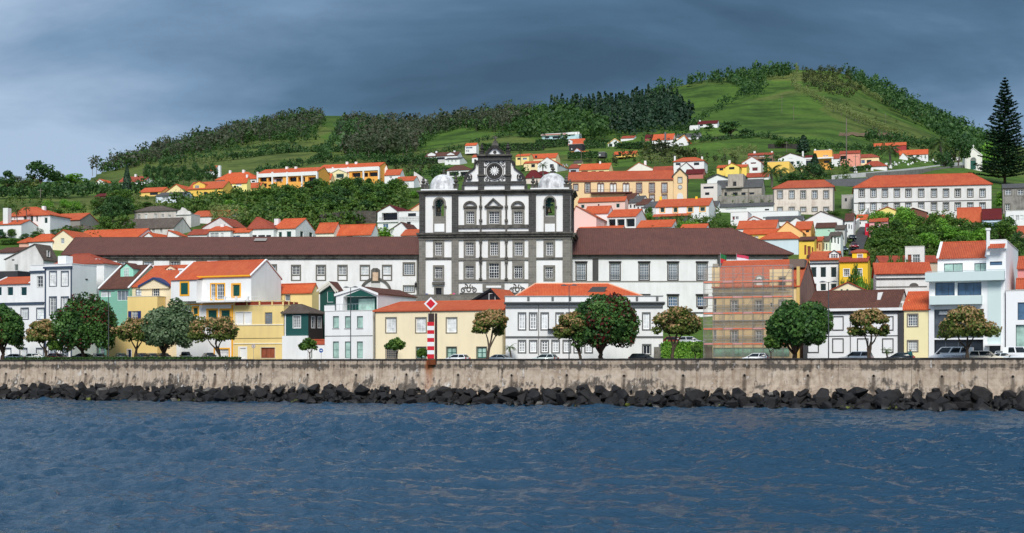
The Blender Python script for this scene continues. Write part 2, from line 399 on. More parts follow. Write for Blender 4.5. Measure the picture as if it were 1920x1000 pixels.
strip('kerb', 4.6, 4.85, 5.0, 6.15, M_KERB, 'stone kerb on the sea side of the road', 'kerb')
strip('kerb', 11.6, 11.85, 5.0, 6.155, M_KERB, 'stone kerb on the house side of the road', 'kerb')
# ================================================================ sea
def seamat():
 t = NT('sea'); p = t.pos()
 t.col(lin((33, 65, 88))); t.rough(0.13); t.b.inputs['IOR'].default_value = 1.333
 a = t.noise(t.mapping(p, (1.0, 1.5, 1)), 1.9, 4, 0.55, 0.3); b = t.noise(t.mapping(p, (1.0, 1.4, 1)), 6.0, 3, 0.55)
 t.bump(t.math('ADD', a, t.math('MULTIPLY', b, 0.25)), 1.0, 0.22)
 return t.m
def build_sea():
 rs = np.random.RandomState(3)
 zs = np.geomspace(24, 262, 720); ks = np.linspace(-0.56, 0.56, 560)
 K, Y = np.meshgrid(ks, zs); X = K * Y
 H = np.zeros_like(X); DX = np.zeros_like(X); DY = np.zeros_like(X)
 for i in range(60):
  L = 0.6 * (7.5 / 0.6) ** (rs.rand() ** 1.2); k = 2 * math.pi / L
  th = math.radians(62) + rs.randn() * 0.55; a = 0.0165 * L ** 0.72 * (0.5 + rs.rand())
  fade = np.clip((L / (Y * 0.0042)) - 0.6, 0, 1)
  ph = k * (X * math.cos(th) + Y * math.sin(th)) + rs.rand() * 6.28
  H += a * np.cos(ph) * fade; DX -= 0.8 * a * math.cos(th) * np.sin(ph) * fade; DY -= 0.8 * a * math.sin(th) * np.sin(ph) * fade
 gust = 0.75 + 0.35 * np.sin(X * 0.05 + Y * 0.021) * np.sin(X * 0.017 - Y * 0.043 + 1.0)
 vs = np.stack([X + DX * gust, Y + DY * gust, H * gust], -1).reshape(-1, 3)
 n, m = K.shape; idx = np.arange(n * m).reshape(n, m)
 q = np.stack([idx[:-1, :-1], idx[:-1, 1:], idx[1:, 1:], idx[1:, :-1]], -1)
 keep = (Y[:-1, :-1] < zwall(X[:-1, :-1]) + 6)
 q = q[keep]
 me = bpy.data.meshes.new('sea'); me.vertices.add(n * m); me.vertices.foreach_set('co', vs.ravel())
 me.loops.add(q.size); me.loops.foreach_set('vertex_index', q.ravel().astype(np.int32)); me.polygons.add(len(q))
 me.polygons.foreach_set('loop_start', np.arange(0, q.size, 4, dtype=np.int32)); me.polygons.foreach_set('use_smooth', np.ones(len(q), bool))
 M = seamat(); me.materials.append(M); me.update(calc_edges=True); me.validate()
 o = link(bpy.data.objects.new('sea', me)); tag(o, 'choppy blue grey sea in front of the town', 'sea', kind='structure')
 o2 = obj('sea', [(-900, -600, -0.6), (900, -600, -0.6), (900, 190, -0.6), (-900, 560, -0.6)], [(0, 1, 2, 3)], M)
 tag(o2, 'open sea reaching past the harbour front', 'sea', kind='structure')
build_sea()
# ================================================================ sea wall
DRAIN = 8.6
def wallmat():
 t = NT('stained_concrete'); p = t.pos()
 q = t.mapping(p, (1, 1, 1), (0, -206.6, 0)); q = t.mapping(q, (1, 1, 1), (0, 0, 0), (0, 0, 0.4091))
 sx = t.n('ShaderNodeSeparateXYZ'); t.l(q, sx.inputs[0]); S, Z = sx.outputs[0], sx.outputs[2]
 big = t.noise(q, 0.16, 5, 0.62); mid = t.noise(q, 0.9, 6, 0.68); fine = t.noise(q, 6, 4, 0.6); streak = t.noise(t.mapping(q, (1.6, 1.6, 0.10)), 1.1, 5, 0.62)
 pan = t.math('FLOOR', t.math('MULTIPLY', S, 1 / 9.4)); wn = t.n('ShaderNodeTexWhiteNoise'); wn.noise_dimensions = '1D'; t.l(pan, wn.inputs['W'])
 base = t.ramp(t.math('ADD', t.math('MULTIPLY', mid, 0.6), t.math('MULTIPLY', big, 0.4)), [(0.34, lin((130, 115, 102))), (0.5, lin((186, 169, 150))), (0.64, lin((208, 195, 180)))])
 base = t.mix(t.math('MULTIPLY', wn.outputs['Value'], 0.28), base, lin((150, 136, 122)))
 # rusty and grey runs
 base = t.mix(t.math('MULTIPLY', t.ramp(streak, [(0.50, 0.0), (0.70, 1.0)]), 0.7), base, lin((128, 104, 80)))
 # algae: black under the coping, patchy lower down
 hz = t.math('MULTIPLY_ADD', Z, 1 / 6.0, 0.0)
 top = t.ramp(hz, [(0.80, 0.0), (0.90, 0.62), (0.97, 0.75), (1.0, 0.35)])
 low = t.ramp(hz, [(0.44, 0.55), (0.60, 0.30), (0.72, 0.10)])
 alg = t.math('ADD', t.math('ADD', top, low), t.math('MULTIPLY_ADD', streak, 1.3, -0.65))
 alg = t.math('ADD', alg, t.math('MULTIPLY_ADD', mid, 2.6, -1.6)); alg = t.math('ADD', alg, t.math('MULTIPLY_ADD', big, 2.0, -0.96))
 base = t.mix(t.math('MULTIPLY', t.ramp(alg, [(0.12, 0.0), (0.5, 1.0)]), 0.86), base, lin((58, 54, 51)))
 wh = t.math('ADD', t.math('MULTIPLY', streak, 0.5), t.math('MULTIPLY', t.noise(q, 0.55, 5, 0.7), 0.6))
 base = t.mix(t.math('MULTIPLY', t.ramp(wh, [(0.64, 0.0), (0.70, 1.0)]), 0.75), base, lin((216, 212, 206)))
 # dark run below each drain and rust below the beacon
 fr = t.math('ABSOLUTE', t.math('SUBTRACT', t.math('FRACT', t.math('MULTIPLY_ADD', S, 1 / DRAIN, 0.5)), 0.5))
 wob = t.math('MULTIPLY_ADD', mid, 0.06, -0.03)
 dr = t.math('MULTIPLY', t.ramp(t.math('ADD', fr, wob), [(0.012, 1.0), (0.05, 0.0)]), t.ramp(hz, [(0.72, 1.0), (0.745, 0.0)]))
 base = t.mix(t.math('MULTIPLY', dr, 0.7), base, lin((66, 58, 52)))
 ru = t.math('ABSOLUTE', t.math('SUBTRACT', S, wall_s(806)))
 rus = t.math('MULTIPLY', t.ramp(t.math('ADD', ru, t.math('MULTIPLY_ADD', streak, 1.6, -0.8)), [(0.30, 1.0), (0.95, 0.0)]), t.ramp(hz, [(0.5, 0.35), (0.95, 1.0)]))
 base = t.mix(t.math('MULTIPLY', rus, 0.85), base, t.mix(t.math('MULTIPLY', mid, 0.9), lin((176, 102, 48)), lin((110, 62, 34))))
 t.col(base); t.rough(0.92); t.spec(0.15); t.bump(t.math('ADD', mid, t.math('MULTIPLY', fine, 0.3)), 0.5, 0.12)
 return t.m
def build_seawall():
 M = wallmat(); Mc = weathered((48, 46, 45), (84, 80, 76), 0.35, 1.4, 'dark_coping'); Md = paint((14, 13, 12), 0.9, 'drain_hole')
 root = empty('sea_wall', wallpt(0, 0, 0), -0.4091); tag(root, 'long stained concrete sea wall with dark coping above the boulders', 'sea wall')
 sec = 9.4; i0 = math.floor(-118 / sec)
 prof = [(-1.55, -0.6), (-1.55, 1.2), (-1.1, 1.75), (-0.62, 2.35), (-0.32, 3.1), (-0.15, 4.0), (-0.08, 5.05), (-0.08, 5.30), (-0.02, 5.36), (-0.02, 6.5), (0.62, 6.5), (0.62, -0.6)]
 for i in range(i0, i0 + 24):
  a, b = i * sec, (i + 1) * sec; n = len(prof); jt = 0.012 + 0.02 * random.random()
  off = random.uniform(-0.03, 0.03); m = MB()
  P = [(y + off, z) for y, z in prof]
  m.prismx(P, a + jt, b - jt); m.build('wall_section', M, root)
  cap = MB(); k = 4
  for q in range(k):
   ca, cb = a + (b - a) * q / k + 0.012, a + (b - a) * (q + 1) / k - 0.012; dz = random.uniform(-0.015, 0.02)
   cap = MB(); cap.prismx([(-0.12 + off, 6.5), (-0.12 + off, 6.66 + dz), (-0.06 + off, 6.72 + dz), (0.66, 6.72 + dz), (0.70, 6.66 + dz), (0.70, 6.5)], ca, cb); cap.build('coping_stone', Mc, root)
 for k in range(-11, 9):
  s = k * DRAIN; m = MB(); z = 4.36 + random.uniform(-0.06, 0.06)
  m.ring(s, z, 0.10, 0.16, -0.20, 0.05, 12); d = m.build('drain_pipe', Mc, root)
  h = MB(); n = 12; h.prism([(s + 0.10 * math.cos(2 * math.pi * i / n), z + 0.10 * math.sin(2 * math.pi * i / n)) for i in range(n)], -0.165, 0.0); h.build('drain_hole', Md, d)
build_seawall()
# ================================================================ boulders
def rockmat(name, cols, light):
 t = NT(name); o = t.n('ShaderNodeObjectInfo'); p = t.pos()
 a = t.noise(p, 1.3, 5, 0.65); b = t.noise(p, 7, 4, 0.6); c = t.ramp(o.outputs['Random'], [(i / (len(cols) - 1), lin(q)) for i, q in enumerate(cols)])
 m = t.mix(t.math('MULTIPLY', t.ramp(a, [(0.42, 0.0), (0.7, 1.0)]), 0.55), c, lin(light))
 sx = t.n('ShaderNodeSeparateXYZ'); t.l(p, sx.inputs[0])
 wet = t.ramp(t.math('ADD', sx.outputs[2], t.math('MULTIPLY', a, 0.5)), [(0.35, 1.0), (0.85, 0.0)])
 m = t.mix(t.math('MULTIPLY', wet, 0.8), m, lin((28, 27, 25)))
 alg = t.math('MULTIPLY', t.ramp(t.noise(p, 0.6, 3), [(0.64, 0.0), (0.68, 1.0)]), t.ramp(sx.outputs[2], [(0.0, 0.0), (0.12, 1.0), (0.5, 1.0), (0.62, 0.0)]))
 m = t.mix(t.math('MULTIPLY', alg, 0.6), m, lin((126, 134, 40)))
 t.col(m); t.rough(t.math('MULTIPLY_ADD', wet, -0.4, 0.8)); t.bump(t.math('ADD', a, t.math('MULTIPLY', b, 0.4)), 0.6, 0.15); return t.m
def hull(seed, sx, sy, sz, npt=17):
 rs = random.Random(seed); bm = bmesh.new()
 for _ in range(npt):
  v = Vector((rs.gauss(0, 1), rs.gauss(0, 1), rs.gauss(0, 1))).normalized() * rs.uniform(0.85, 1.05)
  v = Vector(max(-0.82, min(0.82, q)) for q in v)
  bm.verts.new((v.x * sx, v.y * sy, v.z * sz))
 r = bmesh.ops.convex_hull(bm, input=bm.verts)
 for v in [v for v in bm.verts if not v.link_faces]: bm.verts.remove(v)
 bmesh.ops.bevel(bm, geom=list(bm.edges), offset=0.03 * min(sx, sy, sz), segments=1, affect='EDGES', clamp_overlap=True)
 me = bpy.data.meshes.new('boulder'); bm.to_mesh(me); bm.free(); return me
def build_boulders():
 Md = rockmat('basalt', [(12, 12, 14), (21, 20, 22), (9, 9, 11), (21, 16, 16), (31, 29, 29)], (38, 36, 36)); Ml = rockmat('pale_basalt', [(92, 88, 84), (76, 73, 70)], (132, 126, 118))
 vd = []; vl = []
 for i in range(22):
  me = hull(100 + i, 1, 1, 1, random.choice([10, 12, 14, 17])); me.materials.append(Md); vd.append(me)
  if i < 7: ml = me.copy(); ml.materials.clear(); ml.materials.append(Ml); vl.append(ml)
 sA, sB = wall_s(-40), wall_s(1960); n = 0
 rows = [(-1.75, 1.92, .86, 0), (-2.4, 1.3, 1.0, 0.33), (-3.4, 0.7, .95, 0.66), (-4.2, 0.1, 0.8, 0.15)]
 for t, z, sz, off in rows:
  s = sA + off
  while s < sB:
   k = random.choice((random.uniform(.7, 1.1), random.uniform(1.0, 1.45), random.uniform(1.2, 1.75))) * sz * (1.0 + 0.16 * (s - sA) / (sB - sA)); pale = random.random() < (0.10 if z > 1 else 0.03); k *= .78 if pale else 1.0
   hgt = 0.18 * math.sin(s * 0.13) + 0.12 * math.sin(s * 0.41 + 1)
   if z > 1.9 and random.random() < 0.16: s += 1.4; continue
   o = inst('boulder', random.choice(vl if pale else vd), None, wallpt(s, t + random.uniform(-0.35, 0.35), z + hgt * (z / 2.0) + random.uniform(-0.2, 0.2)),
      (random.uniform(-0.5, 0.5), random.uniform(-0.5, 0.5), random.uniform(0, 6.28)), (k * random.uniform(0.85, 1.25), k * random.uniform(0.8, 1.1), k * random.uniform(0.62, 0.9)))
   if pale: tag(o, 'pale grey boulder among the dark rocks below the sea wall', 'boulder', 'pale boulders below the sea wall')
   else: tag(o, 'dark angular basalt boulder heaped at the foot of the sea wall', 'boulder', 'dark boulders below the sea wall')
   s += k * random.uniform(1.7, 2.1); n += 1
 # loose core of the bank behind the boulders
 m = MB(); m.prismx([(-4.6, -1.2), (-4.3, -0.5), (-1.5, 1.5), (-0.9, 1.5), (-0.9, -1.2)], -130, 120)
 for i in range(900):
  s_ = random.uniform(-118, 96); q_ = random.random(); me = random.choice(vd); k = random.uniform(.28, .62); c = Vector((s_, -1.3 - 3.2 * q_, 2.0 - 2.1 * q_ + random.uniform(-.1, .35))); M3 = Matrix.Rotation(random.uniform(0, 6), 3, 'Z') @ Matrix.Rotation(random.uniform(-.6, .6), 3, 'X')
  m.add([M3 @ v.co * k + c for v in me.vertices], [tuple(p.vertices) for p in me.polygons])
 o = m.build('rubble', Md); o.location = wallpt(0, 0, 0); o.rotation_euler = (0, 0, -0.4091); tag(o, 'dark rubble bank packed behind the boulders', 'rubble', kind='stuff')
 # foam along the waterline
 fm = NT('foam'); fm.col(lin((225, 230, 232))); fm.rough(0.7); nz = fm.noise(fm.pos(), 1.4, 4, 0.7); fm.l(fm.ramp(nz, [(0.5, 0.0), (0.6, 0.95)]), fm.b.inputs['Alpha'])
 vs = []; fs = []; s = sA
 while s < sB:
  if random.random() < 0.34:
   L = random.uniform(0.5, 2.2); c = []
   for i in range(8):
    a = 6.283 * i / 8; r = random.uniform(0.6, 1.0); c.append(wallpt(s + L * 0.5 * math.cos(a) * r, -5.15 + 0.28 * math.sin(a) * r + random.uniform(-.1, .1), 0.13))
   b = len(vs); vs += c; fs.append(tuple(range(b, b + 8)))
  s += random.uniform(0.7, 2.2)
 o = obj('foam', vs, fs, fm.m); tag(o, 'white foam patches washing along the boulders', 'foam', kind='stuff')
 return n
print('boulders', build_boulders())
# ================================================================ house kit
WHITE = (238, 238, 236); CREAM = (243, 228, 196); YEL = (243, 222, 158); ORA = (238, 104, 48); BRN = (116, 76, 66); GRY = (122, 116, 108); DGRN = (20, 62, 56)
STONE = (112, 110, 104); DSTONE = (70, 70, 68)
PANES = {'dark': (40, 46, 54), 'curt': (196, 200, 200), 'mid': (112, 122, 130), 'blue': (74, 104, 132), 'green': (160, 190, 178), 'black': (16, 17, 20), 'wood': (142, 74, 44), 'lite': (222, 224, 222)}
def roofm(c):
 if c == 'orange': return tiles((238, 120, 72), (212, 88, 52), 0.7)
 if c == 'orange2': return tiles((226, 112, 72), (188, 80, 54), 0.7)
 if c == 'red': return tiles((200, 94, 68), (154, 70, 54), 0.7)
 if c == 'brown': return tiles((124, 82, 68), (94, 63, 55), 0.7)
 if c == 'church': return tiles((93, 66, 62), (120, 80, 70), 0.8, 0.42)
 if c == 'gray': return tiles((126, 114, 104), (92, 80, 72), 0.7)
 if c == 'slate': return tiles((112, 112, 112), (84, 84, 84), 0.5)
 if c == 'maroon': return tiles((122, 44, 44), (96, 36, 38), 0.4)
 return c
class House:
 def __init__(s, name, label, x0, x1, Z, rot=0.30, d=9.0, side=None, base=None, cat='house', group=None, wall=WHITE, sidewall=None):
  s.rot = rot; s.u = Vector((math.cos(rot), -math.sin(rot))); s.v = Vector((math.sin(rot), math.cos(rot)))
  xc = (x0 + x1) / 2; C = Vector(((xc - 960) / F * Z, Z)); s.O = C; s.x0, s.x1 = x0, x1
  a0, a1 = s.ray(x0)[0], s.ray(x1)[0]; s.W = a1 - a0; s.O = C + s.u * a0
  if side is not None:
   q = s.O + s.u * s.W; k = (side - 960) / F; den = s.v.x - k * s.v.y
   dd = (k * q.y - q.x) / den if abs(den) > 1e-4 else d
   if 2.0 < dd < 40: d = dd
   else: print('side?', label, round(dd, 1))
  s.d = d
  cs = [s.O + s.u * a + s.v * b for a in (0, s.W) for b in (0, d)]
  g = min(el1(c.x, c.y) for c in cs) - 0.4
  s.gz = g if base is None else min(g + 0.4, CH + (HY - base) / F * Z)
  s.root = empty(name, (s.O.x, s.O.y, s.gz), -rot); tag(s.root, label, cat, group)
  s.holes = {'F': [], 'R': [], 'L': []}; s.wallm = wall if hasattr(wall, 'node_tree') else plaster(wall)
  s.sidem = s.wallm if sidewall is None else (sidewall if hasattr(sidewall, 'node_tree') else plaster(sidewall))
  s.gable = None; s.H = 3; s.roof = None; s.x_in = 0.0
 def ray(s, px, dv=0.0):
  o = s.O + s.v * dv; k = (px - 960) / F; a = (k * o.y - o.x) / (s.u.x - k * s.u.y); return a, o.y + a * s.u.y
 def P(s, px, row, dv=0.0):
  a, zp = s.ray(px, dv); return a, CH + (HY - row) / F * zp - s.gz
 def PR(s, px, row, x=None):
  o = s.O + s.u * (s.W if x is None else x); k = (px - 960) / F; a = (k * o.y - o.x) / (s.v.x - k * s.v.y)
  return a, CH + (HY - row) / F * (o.y + a * s.v.y) - s.gz
 def zr(s, row, dv=0.0, px=None): return s.P(px if px is not None else (s.x0 + s.x1) / 2, row, dv)[1]
 def map(s, face, a, z, dep):
  if face == 'F': return (a, dep, z)
  if face == 'R': return (s.W - dep, a, z)
  return (dep, s.d - a, z)
 def fbox(s, m, face, a0, a1, z0, z1, d0, d1):
  vs = [s.map(face, a, z, q) for q in (d0, d1) for a, z in ((a0, z0), (a1, z0), (a1, z1), (a0, z1))]
  m.add(vs, [(0, 1, 2, 3), (7, 6, 5, 4), (0, 4, 5, 1), (1, 5, 6, 2), (2, 6, 7, 3), (3, 7, 4, 0)])
 def rect(s, x0, r0, x1, r1, face='F', dv=0.0):
  f = (lambda p, r: s.P(p, r, dv)) if face == 'F' else s.PR
  a0, z1 = f(x0, r0); a1, z0 = f(x1, r1); _, z1b = f(x1, r0); _, z0b = f(x0, r1)
  return a0, a1, (z0 + z0b) / 2, (z1 + z1b) / 2
 def slab(s, x0, r0, x1, r1, d0, d1, mat, name, face='F', parent=None, dv=0.0):
  a0, a1, z0, z1 = s.rect(x0, r0, x1, r1, face, dv); m = MB(); s.fbox(m, face, a0, a1, z0, z1, d0 + dv, d1 + dv)
  return m.build(name, mat, parent or s.root)
 def poly(s, pts, d0, d1, mat, name, parent=None, dv=0.0):
  q = [s.P(x, r, dv) for x, r in pts]
  if sum(q[i][0] * q[(i + 1) % len(q)][1] - q[(i + 1) % len(q)][0] * q[i][1] for i in range(len(q))) < 0: q.reverse()
  return MB().prism(q, d0 + dv, d1 + dv).build(name, mat, parent or s.root)
 def win(s, x0, r0, x1, r1, pane='dark', fr=(236, 236, 234), mx=2, my=3, sur=None, sw=0.16, sill=None, shut=None, face='F', rec=0.2, name='window', fw=0.07, apron=None, hood=None):
  a0, a1, z0, z1 = s.rect(x0, r0, x1, r1, face)
  lim = s.W if face == 'F' else s.d
  a0 = max(0.03, a0); a1 = min(lim - 0.03, a1); z0 = max(z0, 0.05)
  if a1 - a0 < 0.1 or z1 - z0 < 0.1: return
  s.holes[face].append((a0, a1, z0, z1, rec)); w, h = a1 - a0, z1 - z0; fw = min(fw, w * 0.14, h * 0.14)
  m = MB(); q0, q1 = rec - 0.06, rec - 0.005
  for b in ((a0, a0 + fw, z0, z1), (a1 - fw, a1, z0, z1), (a0 + fw, a1 - fw, z0, z0 + fw), (a0 + fw, a1 - fw, z1 - fw, z1)): s.fbox(m, face, *b, q0, q1)
  bw = fw * 0.34
  if shut is None or shut == 'open':
   for i in range(1, mx):
    c = a0 + w * i / mx; b_ = fw * 0.5 if (mx % 2 == 0 and i == mx // 2) else bw; s.fbox(m, face, c - b_, c + b_, z0 + fw, z1 - fw, q0 + 0.01, q1)
   for i in range(1, my):
    c = z0 + h * i / my; s.fbox(m, face, a0 + fw, a1 - fw, c - bw, c + bw, q0 + 0.014, q1 - 0.003)
  fo = m.build(name, paint(fr, 0.5) if not hasattr(fr, 'node_tree') else fr, s.root)
  if shut and shut != 'open':
   k = MB(); n = max(3, int(h / 0.16)); c = (a0 + a1) / 2; g = 0.015
   for lo, hi in ((a0 + fw * .4, c - g), (c + g, a1 - fw * .4)):
    s.fbox(k, face, lo, hi, z0 + fw * .4, z1 - fw * .4, rec - 0.035, rec - 0.012)
    for i in range(n):
     zc = z0 + h * (i + 0.5) / n; s.fbox(k, face, lo + 0.05, hi - 0.05, zc - 0.03, zc + 0.03, rec - 0.055, rec - 0.036)
   k.build('shutter', paint(shut, 0.5), fo)
  else:
   p = MB(); s.fbox(p, face, a0, a1, z0, z1, rec - 0.012, rec + 0.02); p.build('pane', pane_mat((lambda c, kf: tuple(max(8, min(240, int(q * kf))) for q in c) if pane in ('mid', 'curt', 'dark') else c)(PANES.get(pane, pane), random.choice((.55, .75, .9, 1.0, 1.0, 1.12))) if not hasattr(pane, 'node_tree') else (40, 40, 40)), fo)
  if sur:
   k = MB(); e = -0.05
   for b in ((a0 - sw, a0 - .002, z0 - sw, z1 + sw), (a1 + .002, a1 + sw, z0 - sw, z1 + sw), (a0 - .002, a1 + .002, z1 + .002, z1 + sw), (a0 - .002, a1 + .002, z0 - sw, z0 - .002)): s.fbox(k, face, *b, e, 0.03)
   k.build('surround', sur if hasattr(sur, 'node_tree') else plaster(sur, 0.2), fo)
  if hood:
   k = MB(); s.fbox(k, face, a0 - sw - 0.12, a1 + sw + 0.12, z1 + sw + 0.02, z1 + sw + 0.2, -0.28, 0.02); k.build('hood', plaster(hood, 0.2), fo)
  if sill:
   k = MB(); s.fbox(k, face, a0 - 0.08, a1 + 0.08, z0 - 0.1, z0 - 0.003, -0.12, rec - 0.07); k.build('sill', plaster(sill, 0.2), fo)
  if shut == 'open':
   for lo, hi in ((a0 - w * 0.5, a0 - .01), (a1 + .01, a1 + w * 0.5)):
    k = MB(); s.fbox(k, face, lo, hi, z0, z1, -0.05, -0.004); k.build('shutter', paint(s.shutc, 0.5), fo)
  return fo
 shutc = DGRN
 def eave(s, row): s.H = s.zr(row); return s
 # ---- walls with window openings cut through
 def panel(s, m, face, L, H):
  hs = s.holes[face]; xs = sorted({0.0, L, *[h[0] for h in hs], *[h[1] for h in hs]}); zs = sorted({0.0, H, *[min(h[2], H) for h in hs], *[min(h[3], H) for h in hs]})
  vs = []; fs = []
  for i in range(len(xs) - 1):
   for j in range(len(zs) - 1):
    cx, cz = (xs[i] + xs[i + 1]) / 2, (zs[j] + zs[j + 1]) / 2
    if any(h[0] < cx < h[1] and h[2] < cz < h[3] for h in hs): continue
    b = len(vs); vs += [s.map(face, a, z, 0) for a, z in ((xs[i], zs[j]), (xs[i + 1], zs[j]), (xs[i + 1], zs[j + 1]), (xs[i], zs[j + 1]))]; fs.append((b, b + 1, b + 2, b + 3))
  for a0, a1, z0, z1, r in hs:
   c = [(a0, z0), (a1, z0), (a1, z1), (a0, z1)]
   for i in range(4):
    p, q = c[i], c[(i + 1) % 4]; b = len(vs); vs += [s.map(face, *p, 0), s.map(face, *p, r + .03), s.map(face, *q, r + .03), s.map(face, *q, 0)]; fs.append((b, b + 1, b + 2, b + 3))
  m.add(vs, fs)
 def walls(s, top=None, gab=None):
  """gab: list of (face, [(a, z) ...]) gable outlines above the wall head; the wall shell is one mesh"""
  H = top if top is not None else s.H; W, d = s.W, s.d
  m = MB(); s.panel(m, 'F', W, H)
  for f, pts in (gab or []):
   if f in ('F', 'B'): m.prism(pts, 0.0 if f == 'F' else d - 0.25, 0.25 if f == 'F' else d)
  m.add([(W, d, 0), (0, d, 0), (0, d, H), (W, d, H)], [(0, 1, 2, 3)])
  if s.roof == 'flat': m.add([(0, 0, H), (W, 0, H), (W, d, H), (0, d, H)], [(0, 1, 2, 3)])
  sm = m if s.sidem is s.wallm else MB()
  s.panel(sm, 'R', d, H); s.panel(sm, 'L', d, H)
  for f, pts in (gab or []):
   if f == 'R': sm.prismx(pts, W - 0.25, W)
   if f == 'L': sm.prismx(pts, 0, 0.25)
  o = m.build('wall', s.wallm, s.root)
  if sm is not m: sm.build('side_wall', s.sidem, s.root)
  return o
 # ---- roofs
 def gx(s, eave, ridge, rm='orange', oh=0.3, ohs=0.12, frac=0.5, back=None, verge=None, cap=True):
  """ridge runs parallel to the front"""
  s.H = s.zr(eave); d, W = s.d, s.W; y = d * frac; zr = s.zr(ridge, y); H = s.H; zr = max(zr, H + 0.5)
  k = (zr - H) / y; kb = (zr - H) / max(d - y, 0.01); th = 0.16
  g = [(0, H), (y, zr - 0.02), (d, H)]
  s.walls(gab=[('R', g), ('L', g)] if frac < 0.97 else [('R', [(0, H), (d, zr), (d, H)]), ('L', [(0, H), (d, zr), (d, H)])])
  m = MB(); A = [(-oh, H - oh * k), (y, zr), (d + oh, H - oh * kb)]
  m.prismx([A[0], A[1], (A[1][0], A[1][1] + th), (A[0][0], A[0][1] + th)], -ohs, W + ohs)
  if frac < 0.97: m.prismx([A[1], A[2], (A[2][0], A[2][1] + th), (A[1][0], A[1][1] + th)], -ohs, W + ohs)
  s.rf = m.build('roof', roofm(rm), s.root, uv=True); s.ridge_z = zr; s.ky = y; s.kk = k
  if cap:
   c = MB(); c.prismx([(y - 0.16, zr + th - 0.06), (y, zr + th + 0.09), (y + 0.16, zr + th - 0.06)], -ohs, W + ohs); c.build('ridge_cap', roofm(rm), s.rf, uv=True)
  if verge:
   for xa, xb in ((-ohs - 0.02, 0.22), (W - 0.22, W + ohs + 0.02)):
    c = MB(); o = 0.14
    c.prismx([(A[0][0], A[0][1] + th - .05), (A[1][0], A[1][1] + th - .05), (A[2][0], A[2][1] + th - .05), (A[2][0], A[2][1] + th + o), (A[1][0], A[1][1] + th + o), (A[0][0], A[0][1] + th + o)], xa, xb); c.build('verge', plaster(verge), s.rf)
  return s
 def gy(s, eave, apex, rm='orange', oh=0.25, ap=None, barge=None, z_apex=None):
  """gable faces the front; ap = pixel column of the apex"""
  s.H = s.zr(eave); W, d = s.W, s.d; xa = s.ray(ap)[0] if ap else W / 2; zr = s.zr(apex) if z_apex is None else z_apex; H = s.H; th = 0.16; zr = max(zr, H + 0.4)
  g = [(0, H), (W, H), (xa, zr - 0.02)]; s.walls(gab=[('F', g), ('B', g)])
  kl, kr = (zr - H) / xa, (zr - H) / (W - xa); m = MB()
  m.prism([(-oh, H - oh * kl), (xa, zr), (xa, zr + th), (-oh, H - oh * kl + th)], -oh, d + oh)
  m.prism([(xa, zr), (W + oh, H - oh * kr), (W + oh, H - oh * kr + th), (xa, zr + th)], -oh, d + oh)
  s.rf = m.build('roof', roofm(rm), s.root, uv=True); s.ridge_z = zr
  if barge is not None:
   b = MB(); t2 = 0.22
   b.prism([(-oh - .02, H - oh * kl - t2), (xa, zr - t2), (xa, zr + th + .03), (-oh - .02, H - oh * kl + th + .03)], -oh - 0.07, -oh - .005)
   b.prism([(xa, zr - t2), (W + oh + .02, H - oh * kr - t2), (W + oh + .02, H - oh * kr + th + .03), (xa, zr + th + .03)], -oh - 0.07, -oh - .005)
   b.build('bargeboard', paint(barge, 0.5), s.rf)
  return s
 def hip(s, eave, ridge, rx0, rx1, rm='orange', oh=0.35, frac=0.5, fascia=None):
  """ridge ends at pixel columns rx0, rx1 (beyond the wall ends it becomes a gable)"""
  s.H = s.zr(eave); W, d, H = s.W, s.d, s.H; y = d * frac; a, b = s.ray(rx0, y)[0], s.ray(rx1, y)[0]; a = max(-oh, min(a, W)); b = min(W + oh, max(b, a + 0.05))
  zr = max(s.zr(ridge, y, (rx0 + rx1) / 2), H + 0.5); s.walls(); th = 0.16; e = H - 0.05
  vs = [(-oh, -oh, e), (W + oh, -oh, e), (W + oh, d + oh, e), (-oh, d + oh, e), (-oh, -oh, e + th), (W + oh, -oh, e + th), (W + oh, d + oh, e + th), (-oh, d + oh, e + th), (a, y, zr + th), (b, y, zr + th)]
  fs = [(3, 2, 1, 0), (0, 1, 5, 4), (1, 2, 6, 5), (2, 3, 7, 6), (3, 0, 4, 7), (4, 5, 9, 8), (5, 6, 9), (6, 7, 8, 9), (7, 4, 8)]
  s.rf = obj('roof', vs, fs, roofm(rm), s.root, uv=True); s.ridge_z = zr
  c = MB(); r = 0.09
  for p, q in ((8, 9), (4, 8), (5, 9), (7, 8), (6, 9)):
   if (Vector(vs[p]) - Vector(vs[q])).length > 0.3: c.tube(vs[p], vs[q], r, r, 5)
  c.build('ridge_cap', roofm(rm), s.rf, uv=True)
  return s
 def flat(s, top, coping=None, th=0.12, oh=0.06):
  s.H = s.zr(top); s.roof = 'flat'; s.walls(); m = MB(); W, d, H = s.W, s.d, s.H
  for b in ((-oh, W + oh, -oh, 0.25), (-oh, W + oh, d - 0.25, d + oh), (-oh, 0.25, 0.25, d - 0.25), (W - 0.25, W + oh, 0.25, d - 0.25)): m.box(*b, H + .003, H + th)
  m.box(0.25, W - 0.25, 0.25, d - 0.25, H + 0.003, H + 0.03)
  s.rf = m.build('roof', plaster(coping or (206, 204, 200)), s.root); s.ridge_z = H; return s
 def chim(s, x0, rt, x1, rb, dv=None, col=WHITE, capc=None, pot=False):
  dv = s.d * 0.5 if dv is None else dv; a0, z1 = s.P(x0, rt, dv); a1, z0 = s.P(x1, rb, dv); w = a1 - a0; z0 -= 0.6
  m = MB(); m.box(a0, a1, dv - w / 2, dv + w / 2, z0, z1); par = getattr(s, 'rf', None) or s.root
  o = m.build('chimney', plaster(col) if not hasattr(col, 'node_tree') else col, par)
  return o
